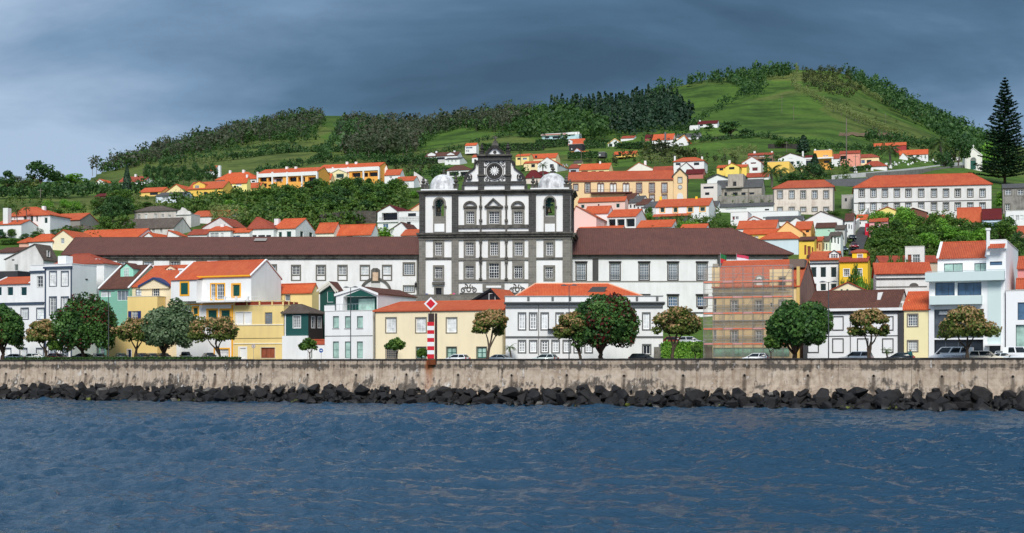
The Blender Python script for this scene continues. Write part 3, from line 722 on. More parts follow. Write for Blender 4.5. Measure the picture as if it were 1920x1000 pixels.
 def chimcap(s, x0, rt, x1, rb, dv=None, capc=WHITE):
  dv = s.d * 0.5 if dv is None else dv; a0, z1 = s.P(x0, rt, dv); a1, z0 = s.P(x1, rb, dv); w = a1 - a0
  MB().box(a0, a1, dv - w / 2, dv + w / 2, z0, z1).build('chimney_cap', plaster(capc), s.rf)
 def rail(s, x0, r0, x1, r1, dv, mat, n=None, name='railing', solid=False, posts=True):
  a0, a1, z0, z1 = s.rect(x0, r0, x1, r1, 'F', dv); m = MB()
  m.box(a0, a1, dv - 0.03, dv + 0.03, z1 - 0.06, z1); m.box(a0, a1, dv - 0.02, dv + 0.02, z0, z0 + 0.05)
  n = n or max(2, int((a1 - a0) / 0.16))
  for i in range(n + 1):
   x = a0 + (a1 - a0) * i / n; m.box(x - 0.014, x + 0.014, dv - 0.014, dv + 0.014, z0 + .05, z1 - .06)
  return m.build(name, mat, s.root)
def grid_wins(h, xs, w, r0, r1, **k):
 for x in xs: h.win(x, r0, x + w, r1, **k)
M_IRON = paint((38, 38, 40), 0.5, 'dark_iron')
# ================================================================ the church
def spiral(m, cx, cz, r0, r1, turns, wid0, wid1, y0, y1, a0=0.0, sgn=1, n=40):
 """a flat scroll of tapering width"""
 vs = []
 for i in range(n + 1):
  t = i / n; a = a0 + sgn * turns * 2 * math.pi * t; r = r0 + (r1 - r0) * t; wd = wid0 + (wid1 - wid0) * t
  for q in (r - wd / 2, r + wd / 2):
   for y in (y0, y1): vs.append((cx + q * math.cos(a), y, cz + q * math.sin(a)))
 fs = []
 for i in range(n):
  a, b = 4 * i, 4 * i + 4
  fs += [(a, a + 2, b + 2, b), (a + 1, b + 1, b + 3, a + 3), (a + 2, a + 3, b + 3, b + 2), (a, b, b + 1, a + 1)]
 m.add(vs, fs)
def finial(h, px, rt, rb, dv, mat, w=1.0):
 """stone urn on a square pedestal"""
 a, z1 = h.P(px, rt, dv); _, z0 = h.P(px, rb, dv); H = z1 - z0; m = MB(); r = 0.17 * H * w
 m.box(a - r, a + r, dv - r, dv + r, z0, z0 + 0.28 * H); m.box(a - 1.25 * r, a + 1.25 * r, dv - 1.25 * r, dv + 1.25 * r, z0 + 0.28 * H, z0 + 0.34 * H)
 m.lathe([(r * 0.55, z0 + 0.34 * H), (r * 0.5, z0 + 0.42 * H), (r * 1.1, z0 + 0.52 * H), (r * 1.05, z0 + 0.60 * H), (r * 0.5, z0 + 0.70 * H), (r * 0.75, z0 + 0.76 * H), (r * 0.35, z0 + 0.86 * H), (r * 0.45, z0 + 0.93 * H), (0.02, z1)], a, dv, 10)
 return m.build('finial', mat, h.root, smooth=False)
def build_church():
 ST = ashlar((132, 128, 120), (112, 109, 102), (150, 146, 138), 1.1, 0.5, 'grey_ashlar', 0.35)
 DK = ashlar((74, 74, 74), (52, 52, 53), (104, 102, 98), 0.9, 0.42, 'dark_basalt', 0.45)
 CO = weathered((104, 101, 95), (58, 56, 53), 0.6, 0.9, 'cornice_stone'); WH = plaster((240, 240, 238), 0.10); DC = weathered((66, 64, 62), (40, 39, 38), 0.5, 1.0, 'scroll_stone')
 h = House('church', 'twin towered white church with dark basalt trim and rose gable', 786, 1070, 268, rot=0.09, d=9.5, cat='church', wall=WH)
 h.gz_row = 600
 S = h.slab
 # lower body: wall with openings
 G = (118, 115, 108)
 kw = dict(pane='dark', mx=4, my=5, rec=0.35, fw=0.1)
 def lw(x0, r0, x1, r1, **k): h.win(x0, r0, x1, r1, **{**kw, **k})
 for x0, x1 in ((816, 829), (873, 888), (919, 934), (965, 980), (1024, 1037)): lw(x0, 455, x1, 479)
 for x0, x1, r0 in ((815.5, 829.6, 501), (873, 888.5, 499), (917, 935.5, 494), (964, 979.5, 499), (1023, 1037, 501)):
  lw(x0, r0, x1, 522)
  h.rail(x0 - 0.5, 513, x1 + 0.5, 523, -0.12, M_IRON, 7, 'balcony_railing')
 h.win(817, 540, 828, 556, pane='black', fr=(60, 50, 44), mx=2, my=1, rec=0.4, name='door')
 h.H = h.zr(440); h.roof = 'flat'; h.walls()
 # stone surrounds of the lower windows: four bars each
 def frame(x0, r0, x1, r1, X0, R0, X1, R1, mat=ST, d=-0.16, nm='stone_surround'):
  m = MB()
  for q in ((X0, R0, x0, R1), (x1, R0, X1, R1), (x0, R0, x1, r0), (x0, r1, x1, R1)):
   a0, a1, z0, z1 = h.rect(*q); h.fbox(m, 'F', a0, a1, z0, z1, d, 0.02)
  return m.build(nm, mat, h.root)
 for x0, x1, X0, X1 in ((816, 829, 812, 833), (873, 888, 869.5, 892), (919, 934, 915, 937.5), (965, 980, 961, 983.5), (1024, 1037, 1019, 1041)): frame(x0, 455, x1, 479, X0, 449.5, X1, 483)
 for x0, x1, X0, X1, r0, R0 in ((815.5, 829.6, 812, 833, 501, 497.5), (873, 888.5, 869, 892, 499, 489), (917, 935.5, 912, 939, 494, 489), (964, 979.5, 960.5, 983.5, 499, 489), (1023, 1037, 1019, 1041, 501, 497.5)): frame(x0, r0, x1, 522, X0, R0, X1, 524.5 if X0 > 860 and X1 < 1000 else 527)
 frame(817, 540, 828, 556, 814, 537, 832, 557); S(811, 529, 834, 534, -0.55, 0, CO, 'door_hood')
 # pilasters
 for x0, x1 in ((786, 798), (847, 860), (991, 1005.5), (1055, 1070)):
  S(x0, 449, x1, 606, -0.30, 0.02, ST, 'pilaster'); S(x0 + 0.4, 365, x1 - 0.4, 437, -0.30, 0.02, DK, 'pilaster')
 for x in (901.5, 949.5):
  for (ra, rb, w) in ((449, 484, 1.6), (488, 526, 1.6), (365, 437, 1.5)): S(x - w, ra, x + w, rb, -0.42, 0.02, CO, 'half_column')
  for r in (451, 482, 490, 522, 386, 412): S(x - 3, r, x + 3, r + 3.4, -0.55, 0.02, CO, 'column_block')
 # horizontal courses
 for x0, x1 in ((798, 847), (1005.5, 1055)): S(x0, 483, x1, 487, -0.2, 0.02, CO, 'string_course')
 S(860, 483.5, 991, 488.5, -0.26, 0.02, ST, 'string_course'); S(860, 524.5, 991, 530, -0.26, 0.02, ST, 'string_course')
 for k, (r0, r1, e, o) in enumerate(((436.5, 440, -1.15, 4), (440, 444, -0.85, 2.5), (444, 449.5, -0.40, 1))):
  S(786 - o, r0, 1070 + o, r1, e, 0.02, CO if k < 2 else ST, 'cornice'); 
  a0, a1, z0, z1 = h.rect(1070, r0, 1071, r1); MB().box(h.W + .003, h.W - e * 0.9, 0.0, h.d, z0, z1).build('side_cornice', CO, h.root)
 S(860, 422, 991, 428, -0.34, 0.02, CO, 'sill_course'); S(860, 434.5, 991, 437, -0.34, 0.02, CO, 'sill_course')
 # carved scrolls above the ground floor doors
 for cx in (879, 970):
  m = MB(); a, z = h.P(cx, 541); k = h.P(cx + 10, 541)[0] - a
  for sg in (-1, 1):
   spiral(m, a + sg * 1.0 * k, z - 0.35 * k, 0.10 * k, 0.52 * k, 1.3, 0.16 * k, 0.2 * k, -0.12, 0.01, 0.5 if sg > 0 else 2.6, sg); spiral(m, a + sg * 0.55 * k, z + 0.35 * k, 0.06 * k, 0.42 * k, 1.0, 0.1 * k, 0.2 * k, -0.11, 0.01, 2.0, -sg)
  m.ring(a, z - 0.2 * k, 0.28 * k, 0.46 * k, -0.12, 0.01, 18); m.build('carved_scroll', CO, h.root)
 S(862, 549, 990, 553, -0.3, 0.02, CO, 'lintel'); S(905, 532, 946, 546, -0.3, 0.02, ST, 'portal_block'); S(912, 536, 940, 540, -0.36, -0.29, WH, 'portal_panel')
 # upper middle storey
 B = House('x', 'x', 860, 991.5, 268 + 0.0, rot=0.09, d=9.0, wall=WH)
 bpy.data.objects.remove(B.root)
 B.O = h.O + h.u * h.ray(860)[0]; B.W = h.ray(991.5)[0] - h.ray(860)[0]; B.gz = CH + (HY - 437) / F * 268
 B.root = empty('tmp', (B.O.x, B.O.y, B.gz), -0.09); B.x0, B.x1 = 860, 991.5
 for x0, x1 in ((874.6, 889.4), (917, 936.3), (963.7, 979.2)): B.win(x0, 397, x1, 419.5, **kw)
 B.H = B.zr(358); B.roof = 'flat'; B.walls()
 for c in list(B.root.children): c.parent = h.root; c.location = (h.ray(860)[0], 0.004, B.gz - h.gz)
 bpy.data.objects.remove(B.root)
 for x0, x1, X0, X1 in ((874.6, 889.4, 870.5, 893.5), (917, 936.3, 912.5, 940.5), (963.7, 979.2, 959.5, 983.5)): frame(x0, 397, x1, 419.5, X0, 389, X1, 422.5)
 for cx in (881.8, 971.2):
  a, z = h.P(cx, 388.5); r = h.P(cx + 13, 388.5)[0] - a; m = MB(); n = 16
  m.ring(a, z, r - 0.38, r, -0.45, 0.02, n, 0.0, math.pi); 
  q = m.build('arched_pediment', CO, h.root); q.scale = (1, 1, 0.86); q.location.z = z * 0.14
  S(cx - 13, 387, cx + 13, 390, -0.45, 0.02, CO, 'pediment_base')
 h.poly([(908.5, 388), (925.3, 371.5), (944, 388), (939.5, 388), (925.3, 375), (913, 388)], -0.5, 0.02, CO, 'gable_pediment'); S(909, 386.6, 943.5, 389.6, -0.5, 0.02, CO, 'pediment_base')
 # towers above the cornice
 for (x0, x1, ax0, ax1, X0, X1) in ((786, 860, 815.5, 832.8, 812.5, 836), (991.5, 1070, 1022.4, 1040.2, 1019.5, 1043)):
  L = h.ray(x0)[0] + .004; Rr = h.ray(x1)[0] - .004; o0, o1 = h.ray(ax0)[0], h.ray(ax1)[0]; zb = h.zr(437) + 0.003; zt = h.zr(360); zs = h.zr(406); c = (o0 + o1) / 2; r = (o1 - o0) / 2; zspr = h.zr(380)
  arch = [(c + r * math.cos(math.pi * i / 12), zspr + r * math.sin(math.pi * i / 12)) for i in range(13)]
  pts = [(L, zb), (Rr, zb), (Rr, zt), (c, zt)] + [(c, arch[6][1])] + arch[7:] + [(o0, zs), (o1, zs)] + arch[:6] + [(c - 0.0005, arch[6][1]), (c - 0.0005, zt), (L, zt)]
  half1 = [(L, zb), (c, zb), (c, zs), (o0, zs)] + arch[:5:-1] + [(c, zt), (L, zt)]; half2 = [(c, zb), (Rr, zb), (Rr, zt), (c, zt)] + arch[6::-1] + [(o1, zs), (c, zs)]
  m = MB(); D = 8.6
  for y in (0.0, D - 0.9): m.prism(half1, y, y + 0.9); m.prism(half2, y, y + 0.9)
  m.box(L, L + 0.9, 0.9, D - 0.9, zb, zt); m.box(Rr - 0.9, Rr, 0.9, D - 0.9, zb, zt); m.box(L + .9, Rr - .9, .9, D - .9, zt - 0.5, zt - .003); m.box(L + .9, Rr - .9, .9, D - .9, zb, zb + 0.3)
  m.build('bell_tower', WH, h.root)
  # arch surround
  R0 = h.ray(X0)[0]; R1 = h.ray(X1)[0]; m = MB(); ro = (R1 - R0) / 2; m.ring((R0 + R1) / 2, zspr, r, ro, -0.28, 0.02, 18, 0, math.pi)
  m.box(R0, c - r, -0.28, 0.02, zs, zspr - .003); m.box(c + r, R1, -0.28, 0.02, zs, zspr - .003); m.build('arch_surround', ST, h.root)
  S(X0, 406, X1, 437, -0.25, 0.02, ST, 'arch_base'); S(X0 + 2.5, 420, X1 - 2.5, 435, -0.29, -0.24, WH, 'white_panel'); S(X0 - 1.5, 386.5, ax0, 389.5, -0.42, 0.0, CO, 'impost'); S(ax1, 386.5, X1 + 1.5, 389.5, -0.42, 0.0, CO, 'impost')
  # top: blocking course and dome
  zc = h.zr(353.5); m = MB(); m.box(L + 0.3, Rr - 0.3, -0.05, D, zt + 1.0 - 1.0 + .004, zc); m.build('blocking_course', WH, h.root)
  cc, rad = (L + Rr) / 2 + 0.25, (Rr - L) * 0.352; zt2 = h.zr(326.5, D / 2); Hh = zt2 - zc
  m = MB(); prof = [(rad * 1.0, zc), (rad * 1.0, zc + 0.12 * Hh)] + [(rad * math.cos(t) ** 0.86, zc + Hh * (0.12 + 0.88 * math.sin(t))) for t in np.linspace(0.12, 1.5, 9)]
  m.lathe(prof, cc, D / 2, 28); m.build('dome', weathered((226, 226, 226), (142, 142, 143), 0.6, 0.55, 'dome_lime'), h.root, smooth=True)
  pc = (x0 + x1) / 2 + 2
  finial(h, pc + (7.5 if x0 < 800 else 4), 316.5 if x0 < 800 else 309, 329 if x0 < 800 else 328, D / 2, CO, 1.25)
  for px, rt, dv in ((x0 + 8, 331, 0.7), (x1 - 5 if x0 < 800 else x1 - 8, 329, 0.7), (x0 + 15, 336, D - 0.6), (x1 - 1 if x0 > 900 else x1 - 14, 336, D - 0.6)): finial(h, px, rt, 354, dv, CO)
 # bell of the open right hand belfry and the small one opposite
 for cx, big in ((1029.5, True), (823, False)):
  a, zt = h.P(cx, 389, 2.0); k = 1.0 if big else 0.75
  g = MB(); g.lathe([(0.62 * k, zt - 1.05 * k), (0.5 * k, zt - 0.85 * k), (0.38 * k, zt - 0.4 * k), (0.28 * k, zt - 0.1 * k), (0.06, zt)], a, 2.0, 14); g.build('bell', gloss((72, 66, 52), 0.45, 'bronze', 0.7), h.root, smooth=True)
  y = MB(); zy = zt
  y.box(a - 0.25 * k, a + 0.25 * k, 1.85, 2.15, zy, zy + 1.7 * k)
  for dz, ww in ((0.3, 0.75), (0.9, 0.55), (1.4, 0.85)): y.box(a - ww * k, a + ww * k, 1.75, 2.25, zy + dz * k, zy + (dz + 0.28) * k)
  y.build('bell_yoke', paint((38, 96, 92), 0.6, 'green_yoke'), h.root)
 # top cornice over the full width
 for (r0, r1, e, o) in ((357, 359.5, -0.95, 4), (359.5, 362, -0.65, 2), (362, 365.5, -0.38, 0.6)): 
  S(786 - o, r0, 1070 + o, r1, e, 0.02, CO, 'top_cornice'); a0, a1, z0, z1 = h.rect(1070, r0, 1071, r1); MB().box(h.W + .003, h.W - e, 0.0, 8.6, z0, z1).build('side_cornice', CO, h.root)
 # side pilasters on the tower flank
 for y0, y1 in ((0.0, 2.0), (6.6, 8.6)):
  MB().box(h.W + .003, h.W + 0.25, y0, y1, h.zr(437), h.zr(365.5)).build('pilaster', DK, h.root); MB().box(h.W + .003, h.W + 0.25, y0, y1, 0, h.zr(449.5)).build('pilaster', ST, h.root)
 # gable: attic, centre panel, scrolls
 gw = h.poly([(870, 357.5), (870, 340), (897, 340), (897, 293), (952, 293), (952, 340), (985, 340), (985, 357.5)], 0.0, 1.3, WH, 'gable_wall')
 S(868, 340.5, 987, 347, -0.35, 0.02, DK, 'attic_course')
 for x0, x1 in ((866, 871), (896.5, 908), (946.5, 957), (983.5, 989)): S(x0, 347.2, x1, 357, -0.3, 0.02, DK, 'attic_pier')
 for x0, x1 in ((897.3, 907.6), (947.8, 957.2)):
  S(x0, 302, x1, 340.3, -0.3, 1.0, DK, 'gable_pilaster'); S(x0 - 2, 328, x1 + 2, 330.5, -0.5, 0.0, CO, 'pilaster_band')
 S(894, 290.5, 960, 293.5, -0.8, 1.0, CO, 'gable_cornice'); S(896, 293.5, 958.5, 302, -0.4, 0.9, DK, 'gable_frieze')
 # round window with sun rays, ornament in the corners
 a, z = h.P(927.3, 321); u1 = h.P(937.3, 321)[0] - a; u1 /= 10
 BK = paint((46, 45, 44), 0.8, 'rose_dark')
 m = MB(); m.ring(a, z, 0.02, 10.6 * u1, -0.05, 0.01, 36); m.build('rose_disc', BK, h.root)
 m = MB(); m.ring(a, z, 10.8 * u1, 15.0 * u1, -0.16, 0.01, 36); m.build('rose_ring', DC, h.root); m = MB(); m.ring(a, z, 16.6 * u1, 17.6 * u1, -0.12, 0.01, 36); m.build('rose_rim', DC, h.root)
 m = MB(); m.ring(a, z, 0.02, 4.0 * u1, -0.16, -0.04, 20); m.build('sun_boss', WH, h.root)
 for i in range(12):
  t = 2 * math.pi * i / 12; c, s_ = math.cos(t), math.sin(t); q = [(4.6, -1.5), (9.6, 0), (4.6, 1.5)]
  MB().prism([(a + u1 * (r * c - w * s_), z + u1 * (r * s_ + w * c)) for r, w in q], -0.14, -0.04).build('sun_ray', WH, h.root)
 m = MB()
 for sx in (-1, 1):
  for sy in (-1, 1):
   bx, bz = a + sx * 15.2 * u1, z + sy * 15.2 * u1
   spiral(m, bx, bz, 0.8 * u1, 3.0 * u1, 1.1, 0.9 * u1, 1.5 * u1, -0.13, 0.01, 0.8, sx * sy, 20); spiral(m, bx - sx * 6.5 * u1, bz + sy * 2.2 * u1, 0.5 * u1, 2.0 * u1, 0.9, 0.7 * u1, 1.2 * u1, -0.13, 0.01, 0.8, -sx * sy, 16); spiral(m, bx + sx * 2.0 * u1, bz - sy * 6.5 * u1, 0.5 * u1, 2.0 * u1, 0.9, 0.7 * u1, 1.2 * u1, -0.13, 0.01, 2.2, sx * sy, 16)
 m.build('corner_ornament', DC, h.root)
 # scroll wings
 for sg, c0 in ((-1, 907), (1, 947.6)):
  X = (lambda q: 927.3 + sg * (q - 927.3)) if sg < 0 else (lambda q: 927.3 + (q - 927.3))
  def mx(off): return 927.3 + sg * off
  curve = [(30.5, 301.5), (34, 301), (37.3, 303), (38.6, 307), (37.6, 311), (39, 314.5), (43.5, 318.5), (49, 322), (54, 327), (57, 333), (57.5, 340.3)]
  inner = [(30.5, 303.5), (33.5, 303.6), (35.2, 305.5), (35.8, 308), (35.0, 312), (36.6, 316.4), (41.8, 320.4), (47.2, 324.3), (51.4, 329), (53.8, 334.5), (54, 340.3)]
  h.poly([(mx(o), r) for o, r in inner] + [(mx(30.5), 340.3)], 0.05, 1.0, WH, 'wing_wall')
  for i in range(len(curve) - 1):
   j = min(i, len(inner) - 2)
   h.poly([(mx(curve[i][0]), curve[i][1]), (mx(curve[i + 1][0]), curve[i + 1][1]), (mx(inner[min(i + 1, len(inner) - 1)][0]), inner[min(i + 1, len(inner) - 1)][1]), (mx(inner[min(i, len(inner) - 1)][0]), inner[min(i, len(inner) - 1)][1])], -0.3, 1.0, DC, 'scroll_band')
  m = MB(); ca, cz = h.P(mx(48.5), 332.5); spiral(m, ca, cz, 0.5 * u1, 6.4 * u1, 1.7, 0.9 * u1, 1.7 * u1, -0.36, 0.0, 0.3 if sg > 0 else math.pi - 0.3, -sg); ca, cz = h.P(mx(34.5), 306); spiral(m, ca, cz, 0.2 * u1, 3.2 * u1, 1.2, .8 * u1, 1.5 * u1, -0.36, 0.0, 0.3, sg); m.build('scroll', DC, h.root)
 # curved top pediment with flower and cross
 arch = [(-19, 290.5), (-17, 285), (-12.5, 281.5), (-9, 277.5), (-5, 274), (0, 272.8), (5, 274), (9, 277.5), (12.5, 281.5), (17, 285), (19, 290.5)]
 inn = [(-14.5, 290.5), (-12.5, 288), (-9.5, 285), (-6.5, 281.5), (-3.5, 279), (0, 278.2), (3.5, 279), (6.5, 281.5), (9.5, 285), (12.5, 288), (14.5, 290.5)]
 h.poly([(927.8 + o, r) for o, r in inn], 0.05, 1.0, WH, 'pediment_panel')
 for i in range(10): h.poly([(927.8 + arch[i][0], arch[i][1]), (927.8 + arch[i + 1][0], arch[i + 1][1]), (927.8 + inn[i + 1][0], inn[i + 1][1]), (927.8 + inn[i][0], inn[i][1])], -0.4, 1.0, DC, 'pediment_band')
 af, zf = h.P(927.8, 285.3); m = MB()
 for i in range(8):
  t = 2 * math.pi * i / 8; c, s_ = math.cos(t), math.sin(t); m.prism([(af + u1 * (r * c - w_ * s_), zf + u1 * (r * s_ + w_ * c)) for r, w_ in ((0.7, -0.2), (2.6, -0.9), (3.5, 0), (2.6, 0.9), (0.7, 0.2))], -0.06, 0.06)
 m.build('flower_emblem', DC, h.root)
 finial(h, 903.5, 268.5, 290.5, 0.4, DC, 1.0); finial(h, 952.5, 267, 290.5, 0.4, DC, 1.0)
 m = MB(); a2, z2 = h.P(928.2, 273); _, z3 = h.P(928.2, 264); _, z4 = h.P(928.2, 255)
 m.box(a2 - 0.6, a2 + 0.6, 0.0, 0.9, z2 - .3, z2 + 0.4 * (z3 - z2)); m.box(a2 - 0.4, a2 + 0.4, 0.15, 0.75, z2 + 0.4 * (z3 - z2), z3); m.box(a2 - 0.13, a2 + 0.13, 0.32, 0.58, z3, z4); zz_ = z3 + (z4 - z3) * 0.55; m.box(a2 - 0.45, a2 - 0.131, 0.33, 0.57, zz_, zz_ + 0.26); m.box(a2 + 0.131, a2 + 0.45, 0.33, 0.57, zz_, zz_ + 0.26); m.build('cross', CO, h.root)
 # nave behind the front
 n0, n1 = h.ray(866)[0], h.ray(985)[0]; zn = h.zr(400); m = MB(); m.box(n0, n1, 9.0, 42, 0, zn); m.build('nave', WH, h.root)
 m = MB(); c = (n0 + n1) / 2; m.prism([(n0 - .3, zn), (n1 + .3, zn), (c, h.zr(372))], 9.2, 42.3); m.build('nave_roof', roofm('church'), h.root, uv=True)
 return h
CHURCH = build_church()
# ---------------------------------------------------------------- convent wings either side
def build_wings():
 CO = weathered((112, 109, 102), (66, 63, 59), 0.6, 0.7, 'wing_cornice'); ST = (108, 105, 98)
 h = House('convent_wing', 'long white convent wing under a dark brown tile roof beside the left tower', 126, 784, 273, rot=0.02, d=15, cat='building', wall=plaster((238, 238, 236), 0.2))
 for x0, x1 in ((548, 562), (594.5, 609), (635, 649.5), (677, 691.5), (718.5, 733)):
  fo = h.win(x0, 499, x1, 515, pane='curt', mx=2, my=3, sur=plaster(ST, .2), sw=0.26); h.slab(x0 - 2.5, 517.5, x0, 527, -0.05, 0.01, plaster(ST, .2), 'apron_frame', parent=fo); h.slab(x1, 517.5, x1 + 2.5, 527, -0.05, 0.01, plaster(ST, .2), 'apron_frame', parent=fo); h.slab(x0, 525, x1, 527, -0.05, 0.01, plaster(ST, .2), 'apron_frame', parent=fo)
 h.win(506, 498, 517, 515, pane='mid', mx=2, my=3, sur=plaster(ST, .2), sw=0.26)
 h.win(757.5, 494.5, 776, 515, pane='mid', mx=4, my=5, sur=plaster(ST, .2), sw=0.28); h.win(757.5, 537, 776, 547, pane='mid', mx=4, my=3, sur=plaster(ST, .2), sw=0.22)
 for x0 in (222, 270, 320, 370, 410, 455): h.win(x0, 491, x0 + 16, 503, pane='mid', mx=3, my=3, sur=plaster(ST, .2), sw=0.25)
 h.hip(478.5, 446.5, 141, 800, 'church', oh=0.9, frac=0.5)
 for (r0, r1, e) in ((478.3, 480.5, -0.7), (480.5, 484, -0.45), (484, 486.6, -0.25)): h.slab(126, r0, 784, r1, e, 0.0, CO, 'cornice')
 h.slab(126, 486.6, 491, 488.6, -0.12, 0.0, CO, 'cornice'); h.slab(493, 486.6, 782, 487.6, -0.08, 0.0, paint((150, 160, 170)), 'cornice_line'); h.slab(781, 486, 784, 556, -0.05, .0, plaster(ST, .2), 'corner_strip')
 # portal niche
 h.slab(696, 506, 712.5, 531, -0.3, 0.0, CO, 'portal_frame'); h.slab(699, 511, 709.5, 527, -0.36, -0.3, weathered((212, 186, 158), (170, 140, 112), .5, 2.0, 'carved_panel'), 'carved_panel'); h.poly([(697, 506), (700, 503), (708, 503), (712, 506)], -0.32, 0.0, CO, 'portal_cap')
 m = MB(); a, z = h.P(704.5, 551); r = h.P(735, 551)[0] - a; m.ring(a, z, r * 0.86, r, -0.3, 0.0, 24, 0.25, math.pi - 0.25); m.build('portal_arch', CO, h.root)
 h.slab(696, 531, 713, 541, -0.25, 0, paint((205, 205, 200)), 'portal_window')
 # street lantern on its wall
 L = MB(); a, z = h.P(780, 540); L.box(a - .05, a + .05, -0.6, -0.06, z + 1.1, z + 1.18); L.lathe([(0.1, z), (0.24, z + 0.7), (0.26, z + .75), (0.05, z + 1.05)], a, -0.6, 6); L.build('wall_lantern', M_IRON, h.root)
 sk = MB(); a, z = h.P(478, 448.5, 6.2); a1, z0 = h.P(499, 452.5, 5.2); 
 k = (h.ridge_z - h.H) / 8.4
 sk.add([(a, 5.0, h.H + 0.3 + 0.16 + 5.0 * k + .35), (a1, 5.0, h.H + .46 + 5.0 * k + .35), (a1, 6.4, h.H + .46 + 6.4 * k + .35), (a, 6.4, h.H + .46 + 6.4 * k + .35)], [(0, 1, 2, 3)]); sk.build('roof_light', paint((150, 142, 134)), h.root)
 # right wing
 g = House('convent_wing', 'white convent wing with tall dark framed windows beside the right tower', 1073, 1478, 270, rot=0.02, d=17, cat='building', wall=plaster((238, 238, 236), 0.16))
 DS = plaster((74, 74, 74), .2)
 for x0 in (1081.5, 1145, 1199.5, 1253.5, 1308, 1362, 1416):
  g.win(x0, 494.5, x0 + 16.5, 525, pane='mid', mx=4, my=6, sur=DS, sw=0.26, hood=(70, 70, 70)); g.rail(x0 - 1, 515, x0 + 17.5, 525.5, -0.2, M_IRON, 9, 'balcony_railing')
 for x0 in (1199.5, 1253.5, 1308, 1362): g.win(x0, 556, x0 + 16.5, 574, pane='blue', mx=4, my=3, sur=DS, sw=0.26, hood=(70, 70, 70)); g.win(x0, 575, x0 + 16.5, 581, pane='black', mx=1, my=1, name='opening')
 g.hip(477.8, 430, 1084, 1372, 'church', oh=0.9)
 for (r0, r1, e) in ((477.8, 479.6, -0.7), (479.6, 482.2, -0.45), (483.6, 484.8, -0.3)): g.slab(1073, r0, 1478, r1, e, 0.0, CO, 'cornice')
 g.slab(1111, 485, 1122, 526.5, -0.12, 0, DS, 'pilaster'); g.slab(1073, 526.8, 1478, 528.6, -0.12, 0, plaster((150, 146, 140), .2), 'string_course'); g.slab(1073, 585.5, 1478, 588, -0.1, 0, DS, 'base_course'); g.slab(1345, 478, 1356, 500, -0.72, -0.0, DS, 'pilaster')
 g.slab(1468, 485, 1478, 590, -0.1, 0, DS, 'corner_strip')
 # churchyard retaining wall, bunting
 w_ = House('churchyard_wall', 'weathered grey churchyard wall below the church front', 772, 985, 258, rot=0.05, d=0.7, cat='wall', wall=ashlar((122, 118, 110), (96, 92, 86), (150, 146, 138), .8, .4, 'yard_wall', .5)); w_.flat(553.5, (110, 106, 100))
 bn = empty('bunting', tuple(at(795, 549, 262))); tag(bn, 'string of small coloured pennants across the church forecourt', 'bunting')
 P0, P1 = Vector((0, 0, 0)), at(856, 548, 262) - at(795, 549, 262); pts = [P0.lerp(P1, i / 12) - Vector((0, 0, 1.3 * math.sin(math.pi * i / 12) * 0.5)) for i in range(13)]
 MB().path(pts, [0.02] * 13, 4).build('cord', M_IRON, bn)
 for i in range(1, 12):
  p = pts[i]; c = [(196, 60, 70), (60, 80, 150), (222, 170, 60), (220, 90, 140)][i % 4]
  MB().prism([(p.x - .28, p.z), (p.x, p.z - .6), (p.x + .28, p.z)], p.y - .02, p.y + .02).build('pennant', paint(c), bn)
build_wings()
# ================================================================ waterfront houses
RF = 0.40
def zf(px, t=14.8): return wallpt(wall_s(px, t), t, 0).y
def FH(label, x0, x1, t=14.8, rot=RF, name='house', **k): return House(name, label, x0, x1, zf((x0 + x1) / 2, t), rot=rot, **k)
NAVY = plaster((62, 76, 96), .15); GT = plaster((92, 94, 96), .15); YT = plaster((246, 176, 46), .1)
WF = (240, 240, 238)
# --- white block with slate blue trim, far left
h = FH('white house front with slate blue cornice and upper terrace behind the tamarisk', -12, 83, side=100)
for x0, x1 in ((9, 22), (40, 53.5), (69.5, 83)): h.win(x0, 578.5, x1 - 0.5, 598, pane='curt', mx=3, my=3, sur=NAVY, sw=0.16)
for x0 in (8, 38, 69): h.win(x0, 654, x0 + 12, 671, pane='lite', mx=1, my=1, sur=NAVY, sw=0.18, name='door')
h.flat(568.5, (60, 74, 94)); h.slab(-12, 569, 83, 571.5, -0.25, 0, NAVY, 'cornice')
h2 = FH('white setback storey with low orange roof and dark green shutters', -12, 57, t=19.5, d=7)
for x0 in (-8, 13.5, 39): h2.win(x0, 538.5, x0 + 11, 554.5, shut=(18, 62, 66), sur=None)
h2.gx(532.5, 522, 'orange', verge=WHITE)
h = FH('narrow white house with slate blue cornice next to the tall white one', 57, 85, t=15.6, d=9)
h.win(70, 518, 80.5, 538.5, pane='mid', mx=2, my=3, sur=(206, 206, 204), sw=0.1); h.flat(498, (230, 230, 228)); h.slab(57, 508, 85, 511.5, -0.3, 0, NAVY, 'cornice')
h = FH('tall narrow white house with slate blue corner bands and grey flank wall', 84, 135, t=14.0, side=181)
for x0 in (93.3, 115.5): h.win(x0, 509.5, x0 + 12.5, 536, pane='lite', mx=3, my=4, sur=NAVY, sw=0.14)
h.win(93.3, 557.5, x0 - 10, 590, pane='curt', mx=2, my=4, sur=NAVY, sw=0.16); h.win(115.5, 557.5, 128, 590, pane='curt', mx=2, my=4, sur=NAVY, sw=0.16)
for x0 in (92, 114): h.win(x0, 654, x0 + 13, 671, pane='mid', mx=2, my=1, sur=NAVY, sw=0.16, name='door')
h.flat(496, (226, 226, 224)); h.slab(83, 500, 136, 503.5, -0.35, 0, NAVY, 'cornice'); h.slab(84, 503.5, 86.5, 672, -0.06, 0, NAVY, 'corner_band'); h.slab(132.5, 503.5, 135, 672, -0.06, 0, NAVY, 'corner_band'); h.chim(115, 481, 130, 495, 3.0)
h.slab(160, 523, 164, 525, -0.1, 0, M_IRON, 'vent', face='R')
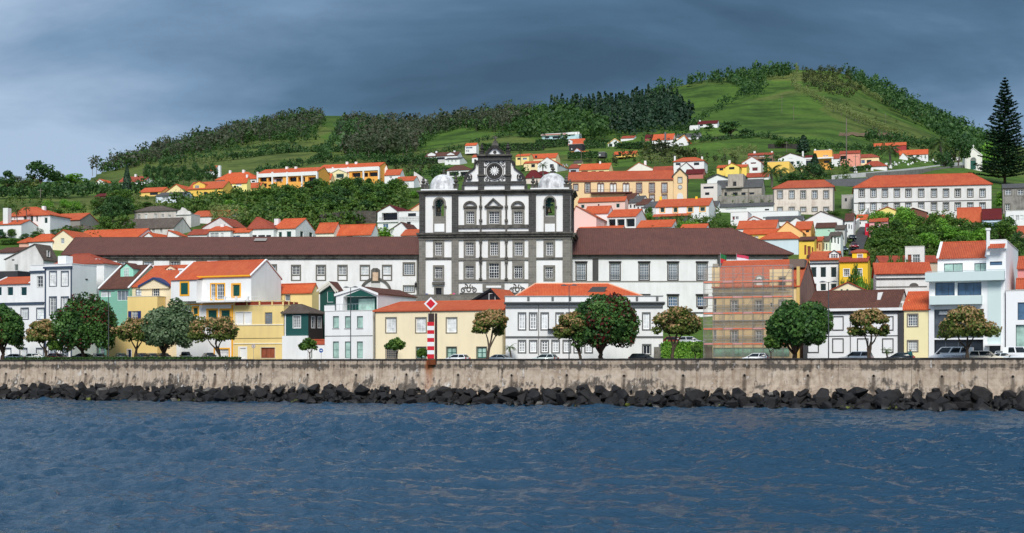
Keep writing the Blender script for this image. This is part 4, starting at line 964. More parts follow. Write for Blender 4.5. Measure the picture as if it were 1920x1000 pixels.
h = FH('white house with hipped brown red roof behind the tall white one', 104, 195, t=24, d=12, side=224)
h.hip(496, 478, 140, 166, 'red'); h.chim(182, 487, 185, 500, 1.0); h.chimcap(181, 485.5, 186, 487.5, 1.0)
# --- mint house
MINT = (142, 214, 184)
h = FH('mint green house with brown tiled roof and mint dormer', 186, 243, d=12, wall=boards((138, 196, 172), 0.3, name='mint_boards'))
h.win(188.5, 546, 208, 557, pane='curt', mx=2, my=2); h.win(219.5, 545, 241, 563.5, pane='mid', mx=3, my=1); h.win(178 + 10, 652, 196, 668, pane='mid', mx=2, my=2)
h.win(217, 653, 229, 671, pane='dark', mx=1, my=1, name='door', fr=(200, 230, 220))
h.gx(540.5, 501, 'brown', ohs=0.1, verge=WHITE)
def dormer(h, x0, x1, rt, re, rb, dv, wall, rm, win=None, barge=None, pane='curt', d=2.6):
 """gabled dormer as part of the roof"""
 a0, zb = h.P(x0, rb, dv); a1, _ = h.P(x1, rb, dv); ze = h.P((x0 + x1) / 2, re, dv)[1]; zt = h.P((x0 + x1) / 2, rt, dv)[1]; c = (a0 + a1) / 2
 MB().prism([(a0, zb - .3), (a1, zb - .3), (a1, ze), (c, zt), (a0, ze)], dv, dv + d).build('dormer', wall, h.rf)
 m = MB(); o = 0.15; k = (zt - ze) / (c - a0)
 m.prism([(a0 - o, ze - o * k), (c, zt), (c, zt + .12), (a0 - o, ze - o * k + .12)], dv - .18, dv + d); m.prism([(c, zt), (a1 + o, ze - o * k), (a1 + o, ze - o * k + .12), (c, zt + .12)], dv - .18, dv + d); m.build('dormer_roof', roofm(rm) if isinstance(rm, str) else rm, h.rf, uv=True)
 if win:
  b0, z1 = h.P(win[0], win[1], dv); b1, z0 = h.P(win[2], win[3], dv); m = MB()
  for i in range(4): x = b0 + (b1 - b0) * i / 3; m.box(x - .035, x + .035, dv - .06, dv - .004, z0, z1)
  for i in range(4): z = z0 + (z1 - z0) * i / 3; m.box(b0, b1, dv - .055, dv - .006, z - .03, z + .03)
  m.build('dormer_window', paint(WF), h.rf); MB().box(b0, b1, dv - .03, dv - .002, z0, z1).build('pane', pane_mat(PANES[pane]), h.rf)
dormer(h, 226, 250, 494, 504, 521, 2.9, plaster((160, 226, 200), .05), 'brown', (233, 502, 242, 518), pane='green')
# --- beige clapboard house, blue bargeboards
h = FH('beige clapboard house with orange roof, blue edged gable and dormer', 245, 331, t=15.6, d=13, wall=boards((244, 226, 190), 0.32, name='beige_boards'))
h.win(254, 542.5, 265, 555, pane='curt', mx=2, my=2, fr=(70, 80, 110)); h.win(286.5, 540, 298, 556, pane='mid', mx=3, my=3, sur=(58, 70, 100), sw=0.1)
h.gx(536.5, 501, 'orange', verge=WHITE, ohs=0.1)
dormer(h, 311, 329, 498, 503.5, 520, 5.0, plaster((240, 216, 176), .05), 'orange', (315, 504.5, 324, 518), pane='dark'); h.chim(339, 507, 346, 523, 2.5); h.chimcap(337.5, 504, 347.5, 507, 2.5)
a0, z0 = h.P(265, 537); a1, _ = h.P(318, 537); ca, zt = h.P(291, 523.5)
MB().prism([(a0, z0 - .5), (a1, z0 - .5), (a1, z0), (ca, zt), (a0, z0)], -0.35, 0.0 - .003).build('front_gable', boards((244, 226, 190), 0.32, name='beige_boards'), h.root)
m = MB(); m.prism([(a0 - .3, z0 - .25), (ca, zt - .05), (ca, zt + .3), (a0 - .3, z0 + .1)], -0.6, 1.5); m.prism([(ca, zt - .05), (a1 + .3, z0 - .25), (a1 + .3, z0 + .1), (ca, zt + .3)], -0.6, 1.5); m.build('bargeboard', paint((44, 62, 104)), h.root)
h = FH('plain yellow flat topped house with blue shutters behind the round tree', 239, 295, t=12.9, d=2.4, rot=.35, wall=plaster((240, 210, 138), .1))
h.shutc = (36, 52, 108); h.win(246.5, 583.5, 258.5, 604, pane='mid', mx=4, my=4, shut='open'); h.win(235, 656, 246, 671.5, shut=(26, 44, 90), name='door', sur=WHITE, sw=0.14); h.flat(556.5, (234, 226, 204))
MB().box(h.ray(198)[0], -.004, .3, 2.3, 0, h.zr(622)).build('annex', h.wallm, h.root)
# --- white house with orange yellow trim
h = FH('white house with orange tiled roof, yellow trim and green shutters', 331, 471, d=14, side=527)
YW = dict(shut=(12, 78, 70), sur=YT, sw=0.26, fr=(246, 186, 60))
h.win(350, 531.5, 363, 553, **YW); h.win(436, 534, 449.5, 556, **YW); h.win(396, 533, 404, 561, pane='mid', mx=2, my=4, sur=YT, sw=0.2); h.win(407, 533, 420.5, 561, pane='mid', mx=3, my=4, sur=YT, sw=0.2)
h.win(389.5, 581.5, 406.5, 603, **YW); h.win(414, 581.5, 431, 603, **YW); h.win(362, 577, 371, 590, **YW); h.win(403, 655, 429, 671, pane='lite', mx=1, my=3, sur=YT, sw=0.24, name='garage_door')
h.gx(519.5, 492.5, 'orange', verge=WHITE, ohs=0.1); h.slab(370, 517, 471, 519.8, -0.35, -0.02, YT, 'eaves_band'); h.slab(342, 569.5, 437, 571.8, -0.1, 0, YT, 'band'); h.slab(434, 572, 437.5, 672, -0.06, 0, YT, 'corner_band')
a0, z0 = h.P(331, 527); a1, _ = h.P(379, 527)
MB().box(a0, a1, -1.6, -0.003, h.P(350, 566)[1], z0).build('bay', h.wallm, h.root); MB().add([(a0 - .2, -1.9, z0), (a1 + .2, -1.9, z0), (a1 + .2, 2.5, z0 + .9), (a0 - .2, 2.5, z0 + .9), ((a0 + a1) / 2, 0.8, z0 + 1.35)], [(0, 1, 4), (1, 2, 4), (2, 3, 4), (3, 0, 4), (0, 3, 2, 1)]).build('bay_roof', roofm('orange'), h.root, uv=True)
bw = MB(); q0, q1, qz0, qz1 = h.rect(350, 531.5, 363, 553); h.fbox(bw, 'F', q0, q1, qz0, qz1, -1.68, -1.6); bw.build('bay_shutter', paint((12, 78, 70)), h.root)
bw = MB(); 
for b in ((q0 - .28, q0, qz0 - .28, qz1 + .28), (q1, q1 + .28, qz0 - .28, qz1 + .28), (q0, q1, qz1, qz1 + .28), (q0, q1, qz0 - .28, qz0)): h.fbox(bw, 'F', *b, -1.66, -1.6)
bw.build('bay_window_frame', YT, h.root)
MB().box(h.P(380, 566)[0], h.W, -1.9, -0.004, h.P(400, 568)[1], h.P(400, 564.5)[1]).build('balcony', plaster(WHITE), h.root)
h.rail(381, 557, 490, 564.5, -1.8, paint((225, 225, 222)), 24, 'balcony_railing')
for px in (401, 422, 443, 465): a, z = h.P(px, 556, -1.8); MB().box(a - .16, a + .16, -1.95, -1.65, h.P(px, 565, -1.8)[1], z).build('balcony_post', plaster(WHITE), h.root)
# --- yellow house with brick parapet panels
YB = plaster((240, 212, 142), .14)
h = FH('pale yellow house with pierced brick parapet and wooden garage door', 438, 532, d=9, wall=YB, side=560)
for x0 in (442, 457.3): h.win(x0, 586, x0 + 14, 608, pane='curt', mx=2, my=4, sur=WHITE, sw=0.12)
h.win(496.3, 586, 510.5, 608, pane='mid', mx=3, my=4, fr=(150, 140, 130)); h.win(449.5, 653, 461, 671.5, pane='wood', fr=(120, 62, 36), mx=2, my=2, sur=WHITE, sw=0.28, name='door'); h.win(489.5, 652, 515.5, 671.5, pane='wood', fr=(104, 56, 34), mx=3, my=1, name='garage_door', sur=(226, 216, 190), sw=.1)
h.flat(573.5, (232, 214, 168)); h.slab(438, 608.5, 532, 610.2, -0.1, 0, plaster((246, 238, 214)), 'band'); h.slab(438, 643.5, 532, 645.3, -0.1, 0, plaster((246, 238, 214)), 'band')
h.slab(438, 634.2, 532, 634.8, -0.05, 0, M_IRON, 'cable')
BR = weathered((150, 66, 44), (120, 52, 38), .5, 2.0, 'pierced_brick')
for i in range(4):
 x = 438.5 + i * 23.6; h.slab(x, 565.3, x + 2.2, 573.4, -0.08, 0.3, YB, 'parapet_pier'); h.slab(x + 2.2, 566, x + 23.6, 573.2, 0.04, 0.2, BR, 'brick_panel')
h.slab(438, 564.3, 532, 565.3, -0.1, 0.34, YB, 'parapet_cap')
for i in range(3):
 a = h.d * i / 3; MB().box(h.W - .25, h.W - .05, a + .3, a + h.d / 3 - .1, h.H + .13, h.zr(566)).build('brick_panel', BR, h.root); MB().box(h.W - .3, h.W, a - .0, a + .3, h.H + .13, h.zr(565.3)).build('parapet_pier', YB, h.root)
h = FH('small yellow house with orange roof behind the brick parapet', 484, 585, t=25, d=7, wall=plaster((240, 216, 150), .1), side=598)
h.win(500.5, 552, 511, 563.5, pane='curt', mx=2, my=3); h.win(534.5, 552, 544, 564.5, pane='mid', mx=1, my=1, sur=(190, 170, 140), sw=.1); h.gx(547.8, 534.5, 'orange'); 
# --- green clapboard house
h = FH('dark green clapboard house on a white ground floor with brown hipped roof', 534, 578, d=8, side=606, wall=boards((24, 84, 80), 0.26, name='green_boards'), sidewall=boards((58, 48, 44), 0.26, name='brown_boards'))
h.win(550, 593, 563.5, 615, pane='curt', mx=3, my=4, sur=WHITE, sw=.1); h.win(584, 594, 590, 615, pane='curt', mx=1, my=3, face='R', sur=WHITE, sw=.08); h.win(596, 594.5, 602, 615, pane='curt', mx=1, my=3, face='R', sur=WHITE, sw=.08)
h.hip(588, 573, 546, 566, 'gray', oh=0.5)
h.slab(531, 630, 578.5, 674, -0.35, 0.0, plaster(WHITE), 'ground_floor'); MB().box(h.W + .003, h.W + .3, 0, h.d, 0, h.zr(641)).build('ground_floor_side', plaster(WHITE), h.root); h.slab(534, 588.4, 536, 630, -0.05, 0, plaster(WHITE), 'corner_board')
h.slab(581, 655, 588, 672, -0.34, 0, paint((22, 54, 48)), 'side_door', face='R')
h = FH('low white yard wall with a red tile cap next to the green house', 579, 609, t=15.5, rot=RF, name='yard_wall', cat='wall', d=0.5); h.gx(644.5, 641.5, 'orange2', oh=.1)
# --- white modern house with green gable
h = FH('white three bay modern house with green glazed ground floor', 609, 699, d=10, side=712)
for x0 in (624, 646.5, 669): h.win(x0, 593, x0 + 11.5, 615.5, pane='green', mx=1, my=1, fr=(30, 70, 66), sill=(200, 200, 198), rec=.25); h.win(x0, 640.5, x0 + 11.5, 672, pane='green', mx=1, my=2, fr=(28, 66, 62), name='glazed_door', rec=.25)
h.flat(583.5); h.slab(609, 629.6, 699, 630.5, -0.06, 0, M_IRON, 'cable'); h.rail(612, 570, 698, 583, 0.15, paint((150, 160, 164), .4), 14, 'terrace_railing')
h.slab(608, 573, 627, 583.4, 0.02, 0.3, plaster(WHITE), 'parapet'); 
g = FH('white gabled upper storey with dark green recessed balcony and brown roof', 630, 708, t=18.5, d=12, side=780, wall=plaster(WHITE))
g.win(643.5, 556, 706.5, 583, pane=(18, 70, 62), mx=1, my=1, fr=(22, 80, 70), rec=1.4, name='balcony_recess', fw=.02); g.slab(666, 560, 696, 583, 1.15, 1.3, pane_mat(PANES['green']), 'glass_door')
g.gy(552, 538.5, 'brown', ap=676, barge=WHITE, oh=.2)
g.poly([(645, 556), (676, 543.5), (705, 556)], -0.02, 0.0, paint((20, 78, 68)), 'green_gable')
h = FH('dark green wooden house with white lace bargeboards', 600, 628, t=22, d=9, side=640, wall=boards((16, 74, 64), 0.28, name='green_boards2'))
h.win(613, 546, 625, 567, shut=(20, 96, 82)); h.gy(543, 529.5, 'brown', ap=619, barge=(226, 220, 206), oh=.4)
for i in range(10):
 for (xa, ra), (xb, rb) in (((598, 545.5), (619, 530.5)), ((619, 530.5), (634, 545.5))):
  t_ = (i + .5) / 10; a, z = h.P(xa + (xb - xa) * t_, ra + (rb - ra) * t_ + 3, -0.5); MB().prism([(a - .16, z + .25), (a, z - .22), (a + .16, z + .25)], -0.53, -0.48).build('lace_point', paint((226, 220, 206)), h.rf)
# --- long cream house
h = FH('long cream house with low orange roof and grey framed windows', 703, 942, d=10, side=948, wall=plaster((243, 228, 192), .10), rot=0.36)
for x0 in (724, 780, 837.5, 894.5): h.win(x0, 596.5, x0 + 18.5, 623.5, pane='lite', mx=2, my=3, sur=plaster((120, 116, 106), .2), sw=.16)
h.win(724, 651, 744.5, 672, pane='mid', mx=6, my=6, sur=plaster((110, 106, 98), .2), sw=.12, name='lattice_door', fr=(150, 140, 126))
for x0 in (781, 838, 894.5): h.win(x0, 651.5, x0 + 17.5, 671.5, pane='green', fr=(20, 82, 76), mx=2, my=2, sur=plaster((110, 106, 98), .2), sw=.14, name='door', fw=.14)
h.hip(583, 566.5, 751, 960, 'orange', oh=.3); h.slab(703, 582.6, 942, 584.4, -.2, 0, plaster((150, 132, 104), .2), 'gutter'); h.slab(703, 584, 704, 672, -.1, 0, M_IRON, 'downpipe')
h = FH('black boarded gable with small white window behind the cream roof', 882, 941, t=22, d=9, rot=0.5, side=975, wall=boards((26, 30, 36), .3, name='black_boards')); h.win(917.5, 551, 928, 564, pane='mid', mx=4, my=4, sur=WHITE, sw=.08); h.gy(566, 543, 'orange', ap=921, barge=(22, 24, 28), oh=.2)
# --- white house with grey trim and balustrade
GTR = plaster((104, 106, 106), .15)
h = FH('white corner house with grey trim, parapet and wide orange roof behind trees', 948, 1243, t=15.5, rot=0.04, d=14, cat='building')
W1 = dict(pane='curt', mx=2, my=4, sur=GTR, sw=.2, fr=(246, 246, 246), fw=.16)
for x0 in (973, 994, 1015.5, 1043.5, 1063, 1085, 1107, 1130, 1152, 1175, 1206): h.win(x0, 588, x0 + 11.5, 617.5, **W1)
for x0 in (973, 994, 1015.5, 1036, 1057, 1077.5, 1098): h.win(x0, 639.5, x0 + 11.5, 660.5, **W1)
h.win(1206, 647.5, 1219, 664, pane='dark', mx=2, my=1, sur=GTR, sw=.2); h.win(1237.5, 648, 1241.5, 671, pane='mid', mx=1, my=2, sur=GTR, sw=.2, name='door')
h.roof = 'flat'; h.H = h.zr(567); h.walls()
for r0, r1, e, o in ((566.5, 569, -.7, 2), (569, 571.2, -.5, 1.5), (575, 577, -.25, 0)): h.slab(947 - o, r0, 1243 + o, r1, e, 0, GTR, 'cornice')
h.slab(948, 630.5, 1243, 633.5, -.14, 0, GTR, 'string_course'); h.slab(946, 554.6, 1244, 556, -.12, .35, plaster((160, 162, 160)), 'parapet_cap'); h.slab(947, 556, 1243, 566.4, 0, .25, h.wallm, 'parapet')
for x0 in (942.5, 988.5, 1034, 1066.5, 1113, 1152, 1192, 1230): h.slab(max(x0, 946), 556, x0 + 4.5, 564.5, -.08, .3, GTR, 'parapet_pier')
MB().box(h.W, h.W + .35, 0, h.d, h.zr(571.2), h.zr(566.5)).build('side_cornice', GTR, h.root)
a0, a1 = h.ray(966, 1.2)[0], h.ray(1205, 1.2)[0]; ya, yb = 1.2, 12.5; e_ = h.zr(555.2, 1.2); b0, b1 = h.ray(1004, 7)[0], h.ray(1140, 7)[0]; zr_ = h.zr(532, 7)
rf = obj('roof', [(a0, ya, e_), (a1, ya, e_), (a1, yb, e_), (a0, yb, e_), (b0, 7, zr_), (b1, 7, zr_)], [(0, 1, 5, 4), (1, 2, 5), (2, 3, 4, 5), (3, 0, 4), (3, 2, 1, 0)], roofm('orange'), h.root, uv=True)
c = MB()
for p, q in ((4, 5), (0, 4), (1, 5)): v_ = rf.data.vertices; c.tube(v_[p].co, v_[q].co, .14, .14, 5)
c.build('ridge_cap', plaster((236, 176, 142)), rf)
kk = (zr_ - e_) / 5.8; m = MB(); x0_, x1_ = h.ray(1096, 4)[0], h.ray(1122, 4)[0]
m.prism([(x0_, e_ + .6 * kk), (x1_ + .6, e_ + .6 * kk), (x1_ + 1.4, e_ + 3.9 * kk), (x0_ + 1.2, e_ + 3.9 * kk)], 3.0, 3.3); m.build('roof_cutout', paint((70, 72, 74)), rf)
h.slab(1027, 617, 1046, 618.5, -.9, 0, M_IRON, 'balcony'); h.rail(1027, 616.5, 1046, 626, -.9, M_IRON, 12, 'balcony_railing'); h.slab(1009.3, 573, 1010.6, 672, -.1, 0, GTR, 'downpipe')
# --- long white house with brown roof
h = FH('long white house with brown roof and blank grey outlined panels', 1512, 1683, d=13, wall=plaster((238, 238, 238), .07))
BKT = plaster((70, 70, 72), .1)
h.gx(580, 547.5, 'brown', oh=.5); h.slab(1512, 578.5, 1693, 583.5, -.55, 0, plaster(WHITE), 'fascia'); h.slab(1512, 584, 1694, 588.5, -.2, 0, BKT, 'cornice'); h.slab(1512, 629.5, 1684, 631, -.06, 0, BKT, 'string_course')
def outl(h, x0, r0, x1, r1, w=1.8, nm='blind_panel'):
 m = MB()
 for q in ((x0, r0, x0 + w, r1), (x1 - w, r0, x1, r1), (x0 + w, r0, x1 - w, r0 + w), (x0 + w, r1 - w, x1 - w, r1)): a0, a1, z0, z1 = h.rect(*q); h.fbox(m, 'F', a0, a1, z0, z1, -.07, 0)
 return m.build(nm, BKT, h.root)
for x0 in (1514, 1560.5, 1607, 1654): outl(h, x0, 593, x0 + 21.5, 620); outl(h, x0, 634.5, x0 + 21.5, 662)
h.slab(1594, 591, 1595.2, 668, -.1, 0, BKT, 'downpipe'); h.slab(1684, 583.8, 1694.5, 673, -.2, .3, BKT, 'corner_pilaster'); h.slab(1506, 584, 1514, 673, -.05, .3, BKT, 'corner_pilaster')
m = MB(); a0, z0 = h.P(1574, 572, 3); m.add([(a0, 2.9, z0), (a0 + .8, 2.9, z0), (a0 + .8, 3.6, z0 + .55), (a0, 3.6, z0 + .55)], [(0, 1, 2, 3)]); m.build('roof_light', gloss((150, 160, 170)), h.rf)
h.poly([(1640, 547), (1650, 546), (1644, 563), (1695, 563), (1690, 580), (1684, 580), (1687, 567), (1638, 567)], 2.9, 3.3, plaster(WHITE), 'zigzag_parapet')
# --- pale yellow house
h = FH('narrow pale yellow house with orange roof between white neighbours', 1695, 1741, d=13, wall=plaster((246, 234, 184), .08))
for r0, r1 in ((590, 611.5), (639.5, 658.5)): h.win(1702.5, r0, 1720, r1, pane='curt' if r0 > 600 else 'mid', mx=4, my=4, sur=plaster((128, 122, 114), .2), sw=.16)
h.gx(580.5, 549.5, 'orange', ohs=0.3)
h.chim(1702.5, 562, 1705.5, 575, 3.0, (210, 160, 90))
# --- modern white block
W_ = plaster((240, 241, 241), .06); PALE = plaster((206, 222, 220), .05)
h = FH('modern white block with pale balconies, grey shopfront and tall chimney', 1742, 1884, d=12, side=1909, rot=0.42, cat='building', wall=W_)
GB = dict(fr=(60, 70, 78), fw=.07)
h.win(1753, 529.5, 1790, 554.5, pane='blue', mx=3, my=1, rec=.5, **GB); h.win(1795, 529.5, 1840, 554, pane='blue', mx=3, my=1, rec=.5, **GB)
h.win(1749, 580, 1843.5, 634, pane=(84, 92, 100), mx=1, my=1, fr=(84, 92, 100), rec=.5, name='shopfront', fw=.03); h.win(1749, 637, 1843.5, 663, pane='dark', mx=4, my=1, rec=.5, fr=(90, 98, 106), name='shopfront')
h.win(1865, 559, 1876, 566.5, pane='dark', mx=1, my=1, **GB); h.win(1866, 616, 1876.5, 623.5, pane='dark', mx=1, my=1, **GB); h.win(1855, 648, 1876, 671, pane='dark', mx=1, my=1, name='door', **GB)
h.roof = 'flat'; h.H = h.zr(523); h.walls()
h.slab(1737, 510.5, 1884.5, 527.5, -1.3, 0.2, PALE, 'upper_balcony'); h.slab(1745, 555.5, 1842, 571.5, -1.3, .1, PALE, 'lower_balcony'); h.slab(1852, 528, 1877, 646, -.08, 0, PALE, 'pale_panel'); h.slab(1742, 572, 1752, 672, -.3, 0, W_, 'pier')
h.rail(1738, 507, 1884, 511, -1.2, plaster((176, 196, 194)), 60, 'balustrade', ); h.slab(1848, 645, 1877, 648.5, -.9, 0, W_, 'canopy')
for q in range(5): a, z = h.P(1762 + q * 3, 583, -.05); MB().lathe([(.22, z - .5), (.05, z)], a, .45, 6).build('hanging_lamp', plaster(WHITE), h.root)
k = FH('setback white top storey with orange roof above the pale balconies', 1758, 1850, t=18.5, d=8, rot=0.42, wall=W_)
k.win(1770, 494, 1805, 510, pane='green', mx=2, my=1, **GB); k.win(1827, 493.5, 1849, 509, pane='green', mx=2, my=1, **GB); k.gx(483, 456, 'orange2', verge=WHITE)
k = FH('white stair tower with small orange roof and tall chimney on the modern block', 1849, 1886, t=16.5, d=9, rot=0.42, side=1909, wall=W_); k.win(1856, 490.5, 1879, 497.5, pane='blue', mx=1, my=1, **GB); k.flat(451)
k.slab(1853, 452, 1889, 467, -.5, 0, W_, 'chimney_breast'); MB().add([(k.ray(1853)[0], -1.4, k.zr(467)), (k.ray(1885)[0], -1.4, k.zr(467)), (k.ray(1887)[0], .1, k.zr(451.5)), (k.ray(1859)[0], .1, k.zr(451.5))], [(0, 1, 2, 3)]).build('lean_to_roof', roofm('orange2'), k.root, uv=True); k.chim(1850, 431, 1856, 470, -.7); k.chimcap(1848.5, 428.5, 1857.5, 432, -.7)
h = FH('white modern house cut off by the picture edge beside the modern block', 1886, 1960, t=14.2, rot=.42, d=10, wall=W_); h.win(1908, 567, 1950, 600, pane='blue', mx=2, my=1, **GB); h.win(1904.5, 609, 1950, 668, pane='green', mx=2, my=1, rec=.4, name='shopfront', **GB); h.flat(545)
# ================================================================ scaffolded ruin
def build_ruin():
 OC = weathered((238, 208, 156), (168, 154, 132), .42, .35, 'peeling_ochre'); SD = weathered((150, 116, 106), (112, 98, 92), .5, .4, 'raw_gable')
 h = FH('derelict ochre house front with round headed windows behind scaffolding', 1336, 1499, t=15.5, rot=.32, d=15, side=1531, cat='building', wall=OC, sidewall=SD)
 kw = dict(pane='mid', mx=2, my=3, sur=plaster((150, 142, 130), .2), sw=.2)
 for r0, r1 in ((560, 588), (618, 640)): h.win(1337.5, r0, 1343.5, r1, pane='mid', mx=1, my=2)
 for r0, r1 in ((564, 585), (620, 642)):
  for x0 in (1371, 1417): h.win(x0, r0, x0 + 11.5, r1, **kw)
 h.win(1462, 564, 1472, 574, **kw); h.win(1461, 521, 1472, 543, pane='dark', mx=2, my=3, sur=plaster((150, 142, 130), .2), sw=.2); h.win(1444, 568, 1449, 576, pane='dark', mx=1, my=1)
 h.win(1334 + 3, 652, 1480, 669, pane=(120, 176, 150), mx=6, my=1, fr=(84, 140, 116), name='shopfront')
 h.gx(538, 491, 'orange', frac=.45); h.slab(1336, 549, 1446, 553, -.3, 0, plaster((160, 152, 140), .2), 'cornice'); h.slab(1336, 600, 1499, 602, -.2, 0, plaster((160, 152, 140), .2), 'string_course')
 h.slab(1443, 505, 1484, 549, -.05, 1.2, OC, 'attic_front'); h.slab(1461, 521, 1472, 543, -.09, -.04, paint((58, 56, 54)), 'attic_window'); h.slab(1494, 500, 1499.5, 672, -.2, .4, plaster((226, 190, 112), .2), 'corner_pier')
 h.slab(1335, 500, 1349, 540, -.1, .5, OC, 'corner_turret'); h.slab(1337, 495, 1347, 500, -.3, .6, plaster((170, 160, 146), .2), 'turret_cap')
 # dormer with round window
 h.slab(1413, 523, 1440, 540, .3, 1.5, plaster((150, 140, 128), .3), 'dormer'); m = MB(); a, z = h.P(1424, 524, .3); r = h.P(1432, 524, .3)[0] - a; m.ring(a, z, .02, r, .1, 1.4, 18, 0, math.pi); m.build('dormer_arch', plaster((150, 140, 128), .3), h.root); m = MB(); m.ring(a, z, .1, r * .6, .05, .12, 16, 0, math.pi); m.build('fanlight', paint((230, 230, 226)), h.root); h.slab(1418, 531, 1430, 538, .2, .3, paint((220, 220, 216)), 'dormer_window')
 h.slab(1471, 481, 1500, 497, 5.5, 9.0, boards((120, 104, 94), .3, name='grey_boards'), 'roof_shed')
 # scaffold: thing of its own
 sc = empty('scaffold', tuple(h.root.location), -h.rot); tag(sc, 'steel tube scaffold with orange toe boards and grey netting on the ochre house', 'scaffold')
 TB = gloss((136, 140, 144), .4, 'galvanised_tube', .6); OB = paint((238, 112, 66), .6, 'orange_board'); PB = paint((226, 150, 150), .6, 'pink_board')
 a0, a1 = h.ray(1319, -2.2)[0], h.ray(1486, -2.2)[0]; xs = [a0 + (a1 - a0) * i / 9 for i in range(10)]; zt = h.zr(501, -2.2); levels = [h.zr(r, -2.2) for r in (646, 617.5, 588, 558, 529)]
 for x in xs:
  for y in (-2.2, -1.1): MB().tube((x, y, 0), (x, y, zt), .035, .035, 5).build('standard', TB, sc)
 for k, z in enumerate(levels + [zt - .05]):
  for y in (-2.2, -1.1):
   for dz in ((0, .5, 1.0) if y < -2 and k < 5 else (0,)): MB().tube((a0, y - .04, z + dz + .25), (a1, y - .04, z + dz + .25), .028, .028, 5).build('ledger', TB, sc)
  if k < 5:
   for i in range(9):
    if k == 4 or True: MB().box(xs[i] + .03, xs[i + 1] - .03, -2.28, -2.25, z, z + .19).build('toe_board', OB if (i + k) % 3 else PB, sc)
    MB().box(xs[i] + .05, xs[i + 1] - .05, -2.15, -1.15, z - .08, z - .02).build('deck', boards((120, 110, 100), .3, True, 'deck_boards'), sc)
 for i, k in ((0, 0), (2, 1), (4, 2), (6, 3), (1, 3), (3, 4), (5, 1), (7, 2), (8, 4), (8, 0)): z = levels[k]; MB().tube((xs[i], -2.3, z), (xs[i + 1], -2.3, (levels + [zt])[k + 1]), .025, .025, 5).build('brace', TB, sc)
 nm = NT('scaffold_net'); nm.col(lin((206, 192, 172))); nm.rough(.9); nm.b.inputs['Alpha'].default_value = .30; nz = nm.noise(nm.pos(), .7, 4); nm.l(nm.math('MULTIPLY_ADD', nz, .26, .04), nm.b.inputs['Alpha'])
 for i in range(9): 
  n_ = 6; vs = [(xs[i] + (xs[i + 1] - xs[i]) * j / n_, -2.34 - .07 * math.sin(j / n_ * math.pi * 2 + i), z) for z in (.6, zt) for j in range(n_ + 1)]; obj('netting', vs, [(j, j + 1, j + n_ + 2, j + n_ + 1) for j in range(n_)], nm.m, sc, smooth=True)
 obj('netting', [(a0 - .05, -2.3, .6), (a0 - .05, 1.5, .6), (a0 - .05, 1.5, zt), (a0 - .05, -2.3, zt)], [(0, 1, 2, 3)], nm.m, sc)
build_ruin()
# ================================================================ second row right of the ruin
h = FH('white house with navy corner bands, dark shutters and orange roof beyond the ruin', 1518, 1572, t=55, d=9, rot=.3, wall=plaster((240, 241, 242), .06))
for x0 in (1520, 1538, 1557.5): h.win(x0, 501, x0 + 11, 520.5, shut=(22, 44, 46)); h.win(x0, 532, x0 + 11, 545.5, shut=(22, 44, 46))
h.gx(487, 474, 'orange', oh=.4); h.slab(1518, 487, 1573, 489, -.3, 0, paint((46, 56, 70)), 'cornice'); h.slab(1518, 493, 1573, 495.5, -.15, 0, paint((46, 56, 70)), 'band'); dormer(h, 1555, 1573, 470, 476, 486, 0.4, plaster(WHITE), paint((46, 56, 70)), (1558, 476.5, 1571, 485), pane='dark')
h = FH('bright yellow house with stepped upper floor above the garden', 1574, 1627, t=52, d=8, rot=.3, wall=plaster((246, 200, 56), .1))
h.win(1582, 505, 1592.5, 518, pane='mid', mx=3, my=4, sur=WHITE, sw=.12); h.win(1607, 504.5, 1616, 517, pane='mid', mx=3, my=4, sur=WHITE, sw=.12); h.gx(491, 484, 'red', oh=.3)
h2 = FH('small yellow attic storey with white window above the yellow house', 1598, 1625, t=55, d=6, rot=.3, wall=plaster((250, 208, 50), .08)); h2.win(1608, 477.5, 1617, 488, pane='mid', mx=3, my=4, sur=WHITE, sw=.1); h2.hip(473.5, 470.5, 1606, 1620, 'orange2', oh=.2)
h = FH('cream gable wall with small green shuttered window behind brown roof', 1551, 1628, t=36, d=7, rot=.25, wall=plaster((244, 232, 200), .08)); h.shutc = (40, 92, 84); h.win(1580, 542.5, 1587, 548, pane='mid', mx=2, my=1, shut='open'); h.gy(547.5, 530, 'red', ap=1590); 
h = FH('white weathered wall house with long orange roof and arched vent', 1643, 1744, t=34, d=9, rot=.2, wall=plaster((232, 230, 226), .3)); h.gx(513.5, 495, 'orange2', ohs=.3); h.slab(1643, 513.8, 1738, 515, -.3, 0, M_IRON, 'eaves'); h.slab(1641, 521.5, 1738, 523.5, -.2, 0, M_IRON, 'band'); h.slab(1640, 537, 1738, 538.5, -.12, 0, plaster((120, 116, 110)), 'band')
m = MB(); a, z = h.P(1713.5, 536.5); r = h.P(1722, 536.5)[0] - a; m.ring(a, z, .05, r, -.12, .0, 16, 0, math.pi); o = m.build('arched_vent', plaster((96, 92, 88)), h.root); o.scale = (1, 1, .7); o.location.z = z * .3
h = FH('small white roof house with brown door above the orange roof', 1697, 1733, t=62, d=6, rot=.3, side=1745, wall=plaster((232, 228, 224), .15)); h.win(1702, 477.5, 1709, 494.5, pane='wood', mx=1, my=1, name='door', fr=(120, 64, 44)); h.win(1711, 477.5, 1725, 494, pane='curt', mx=3, my=3); h.flat(463); h.rail(1698, 488, 1726, 495, -.5, M_IRON, 12)
h = FH('low brown roofed house above the yellow attic house', 1650, 1760, t=66, d=7, rot=.1, wall=plaster((200, 180, 160), .2)); h.gx(492, 482, 'red')
h = FH('pink house sliver with red roof at the picture edge', 1908, 1960, t=22, d=8, rot=.4, wall=plaster((226, 150, 146), .1)); h.gx(503, 483, 'orange2')
